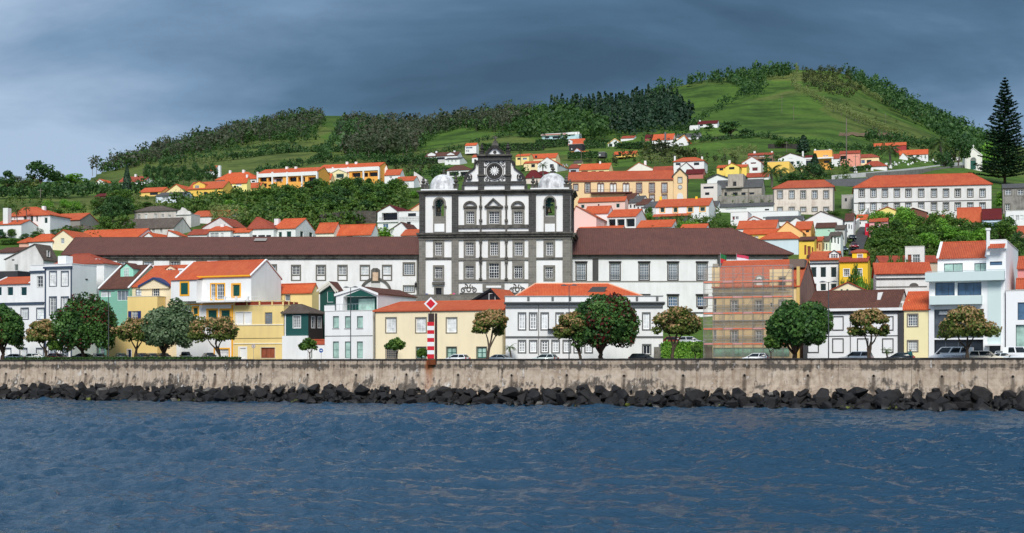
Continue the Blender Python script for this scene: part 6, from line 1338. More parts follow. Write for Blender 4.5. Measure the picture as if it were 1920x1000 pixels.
h = TH('white house with yellow framed green shutters and orange roof', 1229, 1329, 415, 'gx', 387, 374.5, wins=[('gy', 1238, 389.5, 1246, 398.5), ('gy', 1262.5, 389.5, 1270.5, 398.5), ('gy', 1289, 389, 1299, 398), ('gy', 1312.5, 388.5, 1322, 396.5)], side=1342, chim=[(1237, 369, 1241, 377, None, (250, 208, 60)), (1304, 369, 1308, 379, None, (250, 208, 60))], group=G3)
MB().add([(h.ray(1226)[0], -2.2, h.zr(407)), (h.ray(1297)[0], -2.2, h.zr(406)), (h.ray(1297)[0], 0, h.zr(400)), (h.ray(1226)[0], 0, h.zr(400.5))], [(0, 1, 2, 3)]).build('porch_roof', roofm('orange'), h.root, uv=True)
TH('low white house with orange roof above the right convent wing', 1194, 1259, 446, 'gx', 426, 414.5, side=1274, group=G3, d=8)
TH('low white house with orange roof and white gable, right of the low twin', 1274, 1322, 448, 'gx', 430.5, 422, side=1333, group=G3, d=7)
TH('low orange roof house peeking above the right wing by the tower', 1082, 1165, 450, 'gx', 432, 426, group=G3, d=6)
# --- right of the tan convent
G4 = 'houses on the slope right of the convent'
h = TH('white gabled house with recessed wooden balcony above the tan convent', 1171, 1235, 326, 'gy', 322, 305, ap=1198, wall=(242, 236, 222), wins=[('wd', 1192, 309, 1205, 319)], chim=[(1208, 302, 1212, 310)], group=G4, d=10)
TH('long red orange roof house right of the wooden balcony gable', 1223, 1272, 326, 'gx', 322, 312.5, 'red', d=8, group=G4)
TH('white house with orange hipped roof and two white chimneys', 1263, 1320, 326, 'hip', 303, 296.5, wins=[('k', 1267, 306, 1276, 310), ('k', 1301, 305, 1311, 310)], rx=(1280, 1305), chim=[(1264, 293, 1267, 302), (1315, 294, 1318, 302)], group=G4)
TH('white sloping roof house before the hipped white house', 1270, 1300, 330, 'gy', 318, 305, ap=1287, wins=[('k', 1281, 312, 1292, 317)], side=1325, group=G4, d=8, rm='maroon')
TH('yellow house with orange roof, gable and white chimney', 1344, 1400, 330, 'gx', 314, 310, wall=(250, 218, 110), wins=[('k', 1349, 316, 1356, 320)], chim=[(1366, 301, 1370, 311)], group=G4, d=8)
TH('yellow gable front with dark attic window', 1360, 1386, 332, 'gy', 313, 306, wall=(250, 222, 116), ap=1372, wins=[('k', 1367, 313.5, 1377, 318)], group=G4, d=6)
TH('white gabled house with maroon shutters', 1391, 1427, 324, 'gy', 305, 294, ap=1410, wins=[('r', 1396, 303, 1400, 308), ('r', 1407, 303, 1418, 308), ('r', 1410, 314, 1421, 321)], side=1432, group=G4)
TH('low orange roof annex below the maroon shuttered gable', 1399, 1441, 338, 'gx', 332, 325, 'red', d=6, group=G4)
TH('brown glazed bungalow with red roof behind the maroon shuttered gable', 1402, 1449, 304, 'gx', 291, 287.5, 'red', wall=(150, 120, 100), wins=[('c', 1405, 292, 1420, 294), ('c', 1424, 292, 1445, 294), ('k', 1420, 298, 1448, 303)], chim=[(1413, 284, 1417, 289), (1446, 284, 1449, 289)], group=G4, d=7)
TH('white gabled house with dark green balcony doors', 1459, 1510, 312, 'gy', 297, 287.5, 'maroon', ap=1482, wins=[('g', 1479, 290, 1486, 298), ('g', 1493, 302, 1500, 309), ('k', 1482, 303, 1488, 308)], chim=[(1504, 284, 1507, 292)], group=G4)
h = TH('deep yellow flat roofed block with small window', 1439, 1480, 326, 'flat', 303.5, 0, wall=(246, 204, 104), side=1497, wins=[('R', 1483, 315, 1488, 318)], group=G4)
h = TH('orange modern house with white frame pergola', 1526, 1560, 318, 'flat', 282, 0, wall=(248, 178, 92), wins=[('c', 1543, 291, 1553, 294), ('k', 1545, 301, 1556, 306)], d=7, group=G4, chim=[(1527, 280, 1530, 284), (1554, 280, 1557, 284)]); h.slab(1509, 296.5, 1563, 299, -2, 0, plaster(WHITE), 'pergola_beam'); h.slab(1509, 299, 1512, 318, -2, -1.6, plaster(WHITE), 'pergola_post'); h.slab(1560, 299, 1563, 318, -2, -1.6, plaster(WHITE), 'pergola_post')
TH('glazed white wing with brown roof left of the orange modern house', 1509, 1530, 316, 'gx', 297, 292, 'maroon', wins=[('k', 1511, 301, 1526, 309)], d=6, group=G4)
TH('cream house with red gable awning under the dark conifer', 1502, 1540, 332, 'gy', 317, 308, 'orange2', ap=1519, wall=(246, 226, 160), group=G4, d=8)
TH('pink house with orange roof and arched balcony', 1574, 1612, 312, 'gx', 288, 283.5, 'red', wall=(236, 160, 140), wins=[('l', 1576, 292, 1586, 299)], d=8, group=G4)
h = TH('pale yellow house with red roof and wide glazed terrace', 1588, 1648, 313, 'hip', 296, 290.5, 'red', wall=(246, 228, 176), wins=[('b', 1593, 301, 1604, 308), ('b', 1609, 300, 1622, 307), ('k', 1625, 300, 1634, 306)], rx=(1600, 1635), d=9, group=G4)
TH('small orange roof house between the pergola house and pink house', 1562, 1574, 312, 'gx', 297, 289.5, 'red', d=6, group=G4)
TH('white house with orange hipped roof by the cemetery wall', 1616, 1663, 318, 'hip', 312.5, 303, 'red', rx=(1634, 1646), d=8, group=G4)
TH('maroon house with orange roof high by the palms', 1636, 1699, 283, 'gx', 273.5, 268.5, wall=(170, 64, 66), wins=[('c', 1645, 275, 1650, 280), ('c', 1675, 275, 1680, 280)], d=8, group=G4)
TH('white house with long orange roof behind the cemetery palms', 1686, 1740, 302, 'gx', 290, 281.5, wins=[('k', 1703, 291, 1712, 294), ('k', 1718, 291, 1724, 294)], d=8, group=G4)
TH('white gable annex below the long orange roof by the palms', 1686, 1702, 304, 'gy', 296, 287, ap=1693, group=G4, d=6)
# --- ruin and old institutional houses
R1 = weathered((178, 170, 158), (112, 104, 96), .5, .3, 'ruin_plaster')
h = TH('derelict grey concrete house with broken tower storey', 1342, 1428, 376, 'gx', 352, 338, 'slate', wall=R1, wins=[('k', 1343, 360, 1350, 373), ('k', 1358, 361, 1363, 373), ('k', 1374, 361, 1383, 369), ('k', 1390, 361, 1398, 366), ('k', 1405, 361, 1414, 365)], d=9)
h.slab(1365, 327, 1394, 352, -.4, 5, R1, 'tower_storey'); h.slab(1375, 341, 1381, 352, -.46, -.39, paint((40, 40, 42)), 'tower_opening'); h.slab(1362, 350, 1392, 353, -1.2, -.4, R1, 'balcony')
h = TH('old beige school house with orange hipped roof and tall windows', 1450, 1563, 402, 'hip', 352.5, 339.5, 'orange2', wall=weathered((226, 214, 200), (190, 172, 158), .45, .3, 'old_beige'), rx=(1478, 1545), side=1579, cat='building', rot=.25,
    wins=[('s', x, 358.5, x + 8, 372) for x in (1458.5, 1480.5, 1502, 1523.5, 1545)] + [('s', x, 389.5, x + 8, 396) for x in (1458.5, 1480.5, 1502, 1523.5, 1545)] + [('R', 1567, 358, 1570, 371), ('R', 1573, 358, 1576, 371)])
h.slab(1449.5, 352, 1451.5, 402, -.1, .1, plaster((110, 108, 104)), 'corner_band'); h.slab(1561.5, 352, 1564, 402, -.1, .1, plaster((110, 108, 104)), 'corner_band')
xs = [1611.5, 1633.5, 1655, 1677.5, 1699, 1723, 1747, 1769.5, 1791.5, 1815, 1838]
h = TH('long white school building with orange hipped roof and two rows of windows', 1601, 1859, 408, 'hip', 349.5, 328.5, 'orange2', wall=plaster((232, 230, 226), .25), rx=(1640, 1822), side=1879, cat='building', rot=.22, d=14,
    wins=[('s', x, 356, x + 8.5, 369) for x in xs] + [('s', x, 381, x + 8.5, 394) for x in xs] + [('R', 1866, 357, 1870, 369)])
h.slab(1601, 377.5, 1859, 378.8, -.12, 0, plaster((110, 108, 104)), 'string_course')
for x in xs:
 h.slab(x - 1.5, 353.5, x + 10, 355.4, -.25, 0, plaster((104, 102, 98)), 'window_hood'); h.slab(x - 1.5, 379.2, x + 10, 380.8, -.25, 0, plaster((104, 102, 98)), 'window_hood')
TH('long low white house with slate roof below the derelict tower', 1344, 1450, 400, 'gx', 387.5, 382, 'slate', wins=[('c', 1360, 391, 1400, 394), ('k', 1434, 392, 1442, 395)], d=7)
TH('grey flat shed with slate roof behind the old school houses', 1560, 1630, 362, 'gx', 349, 338, 'slate', wall=(190, 186, 178), d=8, Z=zfor(1590, 352) + 6)
TH('dark stone school wing behind the garden trees at the right edge', 1880, 1960, 402, 'gx', 352, 345, 'slate', wall=weathered((150, 146, 140), (96, 92, 88), .5, .4, 'wing_stone'), wins=[('s', 1885, 356, 1896, 366), ('s', 1908, 356, 1919, 366), ('s', 1885, 383, 1893, 395)], cat='building')
# --- mid right: down to the ruin
G5 = 'houses stepping down behind the ruin'
TH('white flat house with maroon shutters below the slate roof', 1370, 1402, 424, 'flat', 398, 0, wins=[('r', 1373, 406, 1378, 413), ('d', 1379, 406, 1385, 412)], d=8, group=G5)
TH('white long flat roofed house behind the maroon shutters', 1392, 1497, 414, 'flat', 397, 0, wins=[('d', 1430, 407, 1438, 411)], d=7, group=G5)
TH('small white dormer gable with grey roof among orange roofs', 1403, 1427, 428, 'gy', 412, 406, 'orange', ap=1413, wins=[('b', 1409, 411.5, 1417, 417)], group=G5, d=6)
TH('white house with slate roof behind the orange roofs', 1435, 1505, 424, 'gx', 414, 407, 'slate', group=G5, d=7)
TH('white steep gable between slate and orange roofs', 1478, 1510, 430, 'gy', 418, 408, 'slate', ap=1493, group=G5, d=6)
h = TH('large white gabled house with green attic shutter', 1508, 1580, 440, 'gy', 413, 396.5, 'gray', ap=1539, side=1598, wins=[('g', 1536, 401, 1543, 409)], group=G5, d=10)
TH('white house with long orange roof below the white dormer gable', 1382, 1455, 440, 'gx', 428, 415, group=G5, d=9)
TH('orange roof yellow house above the pale blue house', 1392, 1470, 452, 'gx', 439, 431, wall=(244, 208, 110), group=G5, d=6, wins=[('c', 1414, 443, 1422, 447)])
TH('apricot house with broad gable and orange roof', 1454, 1505, 462, 'gy', 436, 416, ap=1476, wall=(250, 204, 134), side=1520, group=G5, d=8)
TH('orange roofed apricot house with small dark windows', 1490, 1520, 456, 'gx', 430, 417, wall=(240, 186, 112), side=1528, wins=[('k', 1511, 432, 1517, 436)], group=G5, d=8)
TH('pale blue house with orange hipped roof above the right wing', 1428, 1497, 476, 'hip', 448.5, 437, wall=(212, 226, 232), rx=(1446, 1482), group=G5, d=9, wins=[('R', 1498, 450, 1500, 455)])
h = TH('yellow house with dark trim and brown balcony', 1498, 1527, 494, 'gx', 451, 446, 'brown', wall=(246, 206, 88), wins=[('wd', 1508, 460, 1512, 478), ('wd', 1514, 462, 1520, 482), ('wd', 1522, 464, 1525, 478)], group=G5, d=8, Z=300)
h.slab(1506, 450, 1527, 452.5, -.2, 0, plaster((90, 66, 40)), 'cornice'); h.slab(1513, 479, 1521, 484, -.6, 0, paint((90, 50, 40)), 'balcony')
TH('tan house with brown shutters next to the yellow one', 1528, 1541, 490, 'gx', 452, 446, 'orange2', wall=(214, 170, 116), wins=[('wd', 1531, 455, 1534, 466), ('wd', 1536, 458, 1538, 470)], group=G5, d=8, Z=304)
TH('pale green house with dark shutters on the steep street', 1541, 1555, 484, 'gx', 452, 445, 'gray', wall=(226, 236, 206), wins=[('g', 1543.5, 456, 1546, 468), ('g', 1548.5, 457, 1551, 469)], group=G5, d=8, Z=308)
TH('white house with tall dark shutters on the steep street', 1555, 1576, 480, 'gx', 443, 437, 'gray', wins=[('g', 1557.5, 443.5, 1561, 456), ('g', 1564, 444, 1567, 456), ('g', 1570, 446, 1573, 458)], group=G5, d=8, Z=312)
TH('mint house with brown roof above the steep street houses', 1529, 1566, 456, 'gx', 427, 419.5, 'brown', wall=(182, 224, 200), wins=[('c', 1552, 432, 1556, 435)], group=G5, d=8)
TH('grey house with dark shutters beside the mint house', 1566, 1584, 462, 'gx', 430, 424, 'gray', wall=(190, 190, 186), wins=[('k', 1570, 434, 1573, 444), ('k', 1577, 436, 1579, 446)], group=G5, d=8)
TH('white narrow house at the top of the steep street', 1584, 1600, 446, 'gx', 414, 402, 'brown', wins=[('k', 1586, 420, 1588, 428), ('k', 1591, 421, 1593, 429), ('k', 1596, 422, 1597.5, 430)], group=G5, d=9)
# --- far right cluster
G6 = 'houses below the white school'
TH('pink house with white framed window on the steep street corner', 1630, 1664, 446, 'gx', 416, 411, 'orange2', wall=(244, 176, 176), wins=[('c', 1642, 421, 1649, 432)], group=G6, d=7)
TH('pale yellow gable storey above the pink house', 1644, 1682, 420, 'gy', 396, 388.5, wall=(248, 226, 136), ap=1664, wins=[('c', 1650, 401, 1660, 410), ('c', 1667, 402, 1676, 410)], group=G6, d=8)
TH('bright red house edge on the steep street corner', 1622, 1631, 444, 'flat', 419, 0, wall=(206, 36, 60), wins=[('d', 1624, 426, 1628, 434)], group=G6, d=6)
TH('brown shed fronted house with white gable', 1687, 1738, 418, 'gy', 397, 388, 'brown', ap=1712, wall=boards((124, 74, 56), .4, name='brown_cladding'), barge=(236, 230, 220), group=G6, d=8)
TH('cream house with bright orange roof below the school', 1795, 1840, 434, 'gx', 417, 390.5, wall=(246, 232, 196), wins=[('c', 1808, 423, 1826, 431)], side=1846, group=G6, d=9)
TH('pale blue house with brown roof and blue garage', 1842, 1878, 438, 'gx', 411, 393, 'maroon', wall=(206, 224, 242), wins=[('b', 1848, 417, 1872, 428)], side=1884, group=G6, d=9)
TH('white house with row of small windows at the right edge', 1886, 1950, 430, 'flat', 395, 0, wins=[('c', 1894, 404, 1901, 414), ('c', 1904, 404, 1911, 414), ('c', 1913, 404, 1919, 414)], group=G6, d=8)
TH('long orange roof strip house at the right edge', 1884, 1950, 446, 'gx', 437.5, 425, 'orange2', wall=(220, 170, 150), group=G6, d=6)
# --- cemetery with chapel
def cemetery():
 Z = zfor(1826, 322); h = House('chapel', 'white cemetery chapel with green arched door and rooftop cross', 1809, 1841, Z, rot=.15, d=8, wall=plaster((240, 238, 228), .1), cat='chapel')
 h.win(1819.5, 301, 1830, 318.5, shut=(16, 84, 70), name='door', sur=plaster((214, 212, 206)), sw=.3); h.gy(291, 278, 'gray', ap=1825, barge=(240, 238, 230)); 
 a, z = h.P(1825, 300.5); r = h.P(1830.5, 300.5)[0] - a; m = MB(); m.ring(a, z, .02, r, -.08, 0, 14, 0, math.pi); m.build('fanlight', plaster((120, 124, 120)), h.root)
 for x in (1809.5, 1838): h.slab(x, 291, x + 3.5, 319, -.2, 0, plaster((232, 230, 222)), 'pilaster')
 m = MB(); a, z = h.P(1825, 277.5); m.box(a - .12, a + .12, -.1, .14, z - .3, z + 1.7); m.box(a - .55, a + .55, -.08, .12, z + .95, z + 1.2); m.build('cross', plaster((244, 244, 240)), h.root)
 # boundary wall running up to the chapel
 W_ = plaster((232, 230, 226), .3); pts = [(1560, 329), (1625, 323.5), (1700, 316.5), (1760, 309.5), (1807, 303.5)]
 prev = None; root = None
 for px, row in pts:
  p = at(px, row, zfor(px, row + 8)); 
  if root is None: root = empty('cemetery_wall', p); tag(root, 'white cemetery wall climbing towards the chapel', 'wall')
  q = p - root.location
  if prev is not None:
   d_ = Vector((q.x - prev.x, q.y - prev.y, 0)).normalized(); n_ = Vector((-d_.y, d_.x, 0)) * .2
   vs = [prev - n_ - Vector((0, 0, 5)), q - n_ - Vector((0, 0, 5)), q + n_ - Vector((0, 0, 5)), prev + n_ - Vector((0, 0, 5)), prev - n_, q - n_, q + n_, prev + n_]
   obj('wall_section', vs, [(0, 1, 5, 4), (1, 2, 6, 5), (2, 3, 7, 6), (3, 0, 4, 7), (4, 5, 6, 7)], W_, root)
  prev = q
 rs = random.Random(5); Ms = plaster((236, 236, 234), .2); Mg = plaster((150, 148, 146), .2)
 mk = []
 for k in range(4):
  m = MB(); w = .45
  if k == 0: m.box(-w, w, -.1, .1, 0, 1.0); m.prism([(-w, 1.0), (w, 1.0), (0, 1.4)], -.1, .1)
  elif k == 1: m.box(-.5, .5, -.8, .8, 0, .5); m.box(-.09, .09, -.09, .09, .5, 1.9); m.box(-.4, .4, -.08, .08, 1.3, 1.5)
  elif k == 2: m.box(-.6, .6, -.4, .4, 0, .9); m.box(-.4, .4, -.3, .3, .9, 1.5); m.prism([(-.45, 1.5), (.45, 1.5), (0, 2.0)], -.3, .3)
  else: m.box(-.5, .5, -.9, .9, 0, .35); m.box(-.4, .4, .6, .8, .35, 1.2)
  mk.append(m.me('gravestone', Ms if k != 3 else Mg))
 n = 0
 while n < 64:
  t = rs.random(); px = 1602 + t * 200; lo = 323 - t * 20; row = lo - rs.random() * 8 + 2; Zg = zfor(px, row); X = (px - 960) / F * Zg
  o = inst('gravestone', mk[rs.randrange(4)], None, (X, Zg, el1(X, Zg) - .1), (0, 0, rs.uniform(-.4, .2)), (rs.uniform(.8, 1.3),) * 3)
  tag(o, 'small pale gravestone in the cemetery behind the white wall', 'gravestone', 'gravestones in the hillside cemetery'); n += 1
cemetery()
# --- stone retaining walls on the slope
def bank_wall(label, pts, hgt, mat, off=3):
 root = None; prev = None
 for px, row in pts:
  Zq = zfor(px, row); X = (px - 960) / F * Zq; p = Vector((X, Zq, el1(X, Zq) + hgt))
  if root is None: root = empty('retaining_wall', p - Vector((0, 0, hgt))); tag(root, label, 'wall')
  q = p - root.location
  if prev is not None:
   d_ = Vector((q.x - prev.x, q.y - prev.y, 0)).normalized(); n_ = Vector((-d_.y, d_.x, 0)) * .3; dn = Vector((0, 0, hgt + 1.5))
   obj('wall_section', [prev - n_ - dn, q - n_ - dn, q + n_ - dn, prev + n_ - dn, prev - n_, q - n_, q + n_, prev + n_], [(0, 1, 5, 4), (1, 2, 6, 5), (2, 3, 7, 6), (3, 0, 4, 7), (4, 5, 6, 7)], mat, root)
  prev = q
RW = ashlar((84, 80, 74), (58, 55, 52), (40, 38, 36), .8, .5, 'dry_stone', .5)
bank_wall('dark dry stone wall below the wooded bank left of the church', [(600, 426), (620, 423), (650, 419), (680, 418), (706, 419)], 3.4, ashlar((112, 106, 98), (84, 79, 73), (62, 58, 54), .8, .5, 'bank_wall_stone', .4))
bank_wall('weathered stone wall below the derelict concrete house', [(1345, 384), (1390, 383), (1449, 381)], 2.6, weathered((150, 146, 138), (96, 92, 86), .5, .5, 'bank_stone'))
bank_wall('dark field wall below the brown bank on the hill', [(1310, 262), (1350, 263), (1420, 263), (1450, 263)], 1.4, RW)
bank_wall('dark field wall under the shrubs on the hill', [(1440, 279), (1470, 278), (1495, 279)], 2.4, RW)
# --- the steep street climbing between the houses
def steep_street():
 pts = [(1590, 480, 1616, 480), (1596, 458, 1622, 458), (1606, 438, 1630, 438), (1620, 418, 1638, 418), (1632, 402, 1643, 402)]
 vs = []; fs = []
 for xa, ra, xb, rb in pts:
  Zq = zfor((xa + xb) / 2, ra)
  for x in (xa, xb): X = (x - 960) / F * Zq; vs.append((X, Zq, el1((xa + xb) / 2 / F * 0 + X, Zq) + .35))
 for i in range(len(pts) - 1): fs.append((2 * i, 2 * i + 1, 2 * i + 3, 2 * i + 2))
 o = obj('steep_street', vs, fs, M_ASPH); tag(o, 'steep asphalt street climbing between the houses', 'street', kind='structure')
 bank_wall('white street wall climbing beside the steep street', [(1600, 436), (1612, 426), (1622, 414), (1630, 402)], 2.6, plaster((226, 224, 220), .25))
steep_street()

# --- more of the packed slope
TH('white angular house with ribbon window right of the tan chapel', 1314, 1345, 384, 'flat', 345, 0, wall=(226, 220, 214), wins=[('k', 1319, 350, 1338, 354), ('k', 1322, 361, 1330, 366)], d=8, group=G4)
TH('long maroon roofed house behind the tan chapel', 1285, 1318, 336, 'gx', 326, 318, 'maroon', wall=(196, 120, 110), d=7, group=G4)
TH('white gable with dark edged roof left of the derelict house', 1326, 1366, 346, 'gy', 335, 327, 'maroon', ap=1345, barge=(60, 60, 64), group=G4, d=8)
TH('long slate roofed shed above the old school houses', 1494, 1640, 346, 'gx', 343, 337, 'slate', wall=(176, 172, 164), d=9, group=G4)
TH('grey roofed outbuilding between the two school houses', 1578, 1602, 392, 'flat', 366, 0, wall=(176, 172, 166), wins=[('k', 1584, 372, 1588, 378)], d=6, group=G4)
TH('low white outbuilding with slate roof behind the chapel gable', 1316, 1346, 400, 'gx', 386, 378, 'slate', d=6, group=G4)
TH('small white house with orange roof beside the steep street wall', 1606, 1626, 428, 'gx', 412, 404, wins=[('k', 1611, 416, 1614, 421)], d=6, group=G6)
TH('small white house with red roof above the brown shed house', 1738, 1776, 424, 'gx', 411, 405, 'red', wall=(226, 214, 200), wins=[('c', 1746, 413, 1752, 418)], d=6, group=G6)
bank_wall('dark stone terrace wall below the white school', [(1605, 404), (1680, 404), (1760, 405), (1850, 406), (1880, 406)], 2.2, RW)
bank_wall('grey stone wall above the slate roofed shed', [(1625, 336), (1700, 330), (1780, 321), (1806, 318)], 2.4, weathered((140, 136, 128), (96, 92, 86), .5, .5, 'cemetery_stone'))
bank_wall('pale terrace wall below the derelict house garden', [(1312, 398), (1342, 399)], 2.0, plaster((206, 202, 196), .3))
# ================================================================ foliage kit
def quads_mesh(name, C, N, S, T, mat, asp=1.0, rs=None):
 """one quad per leaf clump: centres C, normals N, sizes S, tints T"""
 rs = rs or np.random; n = len(C)
 N = N / np.maximum(np.linalg.norm(N, axis=1, keepdims=True), 1e-6)
 A = rs.normal(size=(n, 3)); A -= N * (A * N).sum(1, keepdims=True); A /= np.maximum(np.linalg.norm(A, axis=1, keepdims=True), 1e-6); B = np.cross(N, A)
 S = np.asarray(S).reshape(-1, 1); V = np.stack([C - A * S - B * S * asp * .55, C + A * S * .55 - B * S * asp, C + A * S + B * S * asp * .55, C - A * S * .55 + B * S * asp], 1).reshape(-1, 3)
 return raw_mesh(name, V, n, T, mat)
def raw_mesh(name, V, n, T, mat):
 me = bpy.data.meshes.new(name); me.vertices.add(4 * n); me.vertices.foreach_set('co', V.astype(np.float32).ravel()); me.loops.add(4 * n); me.loops.foreach_set('vertex_index', np.arange(4 * n, dtype=np.int32)); me.polygons.add(n); me.polygons.foreach_set('loop_start', np.arange(0, 4 * n, 4, dtype=np.int32))
 ca = me.attributes.new('tint', 'FLOAT_COLOR', 'POINT'); t4 = np.repeat(np.clip(T, 0, 1), 4); ca.data.foreach_set('color', np.stack([t4, t4, t4, np.ones_like(t4)], 1).astype(np.float32).ravel())
 me.materials.append(mat); me.update(calc_edges=True); return me
def cloud(rs, blobs, n, size, jit=.55, shell=.25):
 """leaf clumps on and just under the skin of overlapping blobs; blobs = [(x, y, z, rx, rz)]"""
 Bq = np.array(blobs, float); w_ = Bq[:, 3] ** 2; w_ /= w_.sum(); k = rs.choice(len(Bq), n, p=w_); D = rs.normal(size=(n, 3)); D /= np.linalg.norm(D, axis=1, keepdims=True)
 r = 1 - shell * rs.rand(n) ** 1.5; Rr = np.stack([Bq[k, 3], Bq[k, 3], Bq[k, 4]], 1); C = Bq[k, :3] + D * Rr * r[:, None]; N = D + rs.normal(size=(n, 3)) * jit
 bt = rs.rand(len(Bq)); T = .62 * bt[k] + .38 * rs.rand(n); S = size * (.6 + .8 * rs.rand(n)); return C, N, S, T
def dome_blobs(rs, n, R, H, z0, br, flat=.35, hollow=.55):
 out = []
 for i in range(n):
  a = rs.rand() * 6.283; u = rs.rand(); zz = -flat + (1 + flat) * rs.rand(); rad = math.sqrt(max(0, 1 - (zz * .98) ** 2)) if zz > 0 else 1.0
  q = hollow + (1 - hollow) * math.sqrt(u); b = br * (.7 + .6 * rs.rand()); out.append((R * rad * q * math.cos(a), R * rad * q * math.sin(a), z0 + H * (zz if zz > 0 else zz * .5), b, b * .82))
 return out
BARK = weathered((92, 78, 66), (60, 50, 43), .5, 3.0, 'bark'); BARKG = weathered((120, 110, 100), (78, 70, 62), .5, 3.0, 'grey_bark')
L_POH = leafmat('pohutukawa_leaf', [(38, 66, 34), (56, 92, 42), (78, 116, 52), (104, 138, 72)]); L_POH2 = leafmat('pohutukawa_silver', [(54, 78, 50), (82, 106, 70), (112, 134, 96), (140, 156, 122)]); L_RED = leafmat('red_blossom', [(72, 20, 24), (104, 28, 32), (86, 40, 34)])
L_TAM = leafmat('tamarisk_leaf', [(66, 86, 36), (94, 112, 48), (118, 126, 62)]); L_TAMB = leafmat('tamarisk_plume', [(164, 132, 88), (184, 150, 106), (140, 122, 72)])
L_BR = leafmat('broad_leaf', [(48, 78, 32), (68, 102, 38), (90, 124, 48), (112, 138, 60)]); L_BR2 = leafmat('broad_leaf_dark', [(40, 68, 36), (60, 94, 46), (82, 116, 56)]); L_BRT = leafmat('broad_leaf_bright', [(80, 128, 42), (110, 160, 54), (134, 176, 68)])
L_CON = leafmat('conifer', [(24, 46, 32), (38, 64, 42), (52, 80, 50)], trans=.1); L_GRY = leafmat('bare_twigs', [(70, 76, 56), (88, 90, 70), (58, 74, 44), (48, 66, 36)], trans=.2); L_CANE = leafmat('cane', [(110, 124, 66), (134, 146, 84), (92, 112, 54)]); L_PALM = leafmat('palm_frond', [(60, 84, 40), (86, 110, 52), (48, 70, 34)]); L_SCR = leafmat('scrub', [(62, 74, 36), (84, 92, 46), (46, 64, 30), (100, 98, 58)])
L_HBR = leafmat('hill_leaf', [(42, 70, 32), (60, 92, 40), (80, 112, 50)]); L_UND = leafmat('undergrowth', [(50, 78, 32), (72, 102, 40), (96, 122, 52), (104, 110, 60)])
def limbs(rs, H, spread, n, r0, gnarl=.25, fork=.4):
 """tapered trunk that splits into limbs"""
 m = MB(); p = [(0, 0, -.3)]; q = Vector((0, 0, 0)); k = 5
 for i in range(k): q = Vector((q.x + rs.normal() * gnarl * .3, q.y + rs.normal() * gnarl * .3, H * fork * (i + 1) / k)); p.append(tuple(q))
 m.path(p, [r0 * (1.25 - .5 * i / k) for i in range(k + 1)], 8)
 for j in range(n):
  a = 6.283 * j / n + rs.rand(); pts = [p[-1 - (j % 2)]]; s = Vector(pts[0])
  for i in range(4): s = s + Vector((math.cos(a) * spread / 4 + rs.normal() * gnarl * .4, math.sin(a) * spread / 4 + rs.normal() * gnarl * .4, H * (1 - fork) / 4 * (.7 + .5 * rs.rand()))); pts.append(tuple(s))
  m.path(pts, [r0 * .6, r0 * .48, r0 * .36, r0 * .24, r0 * .1], 6)
 return m
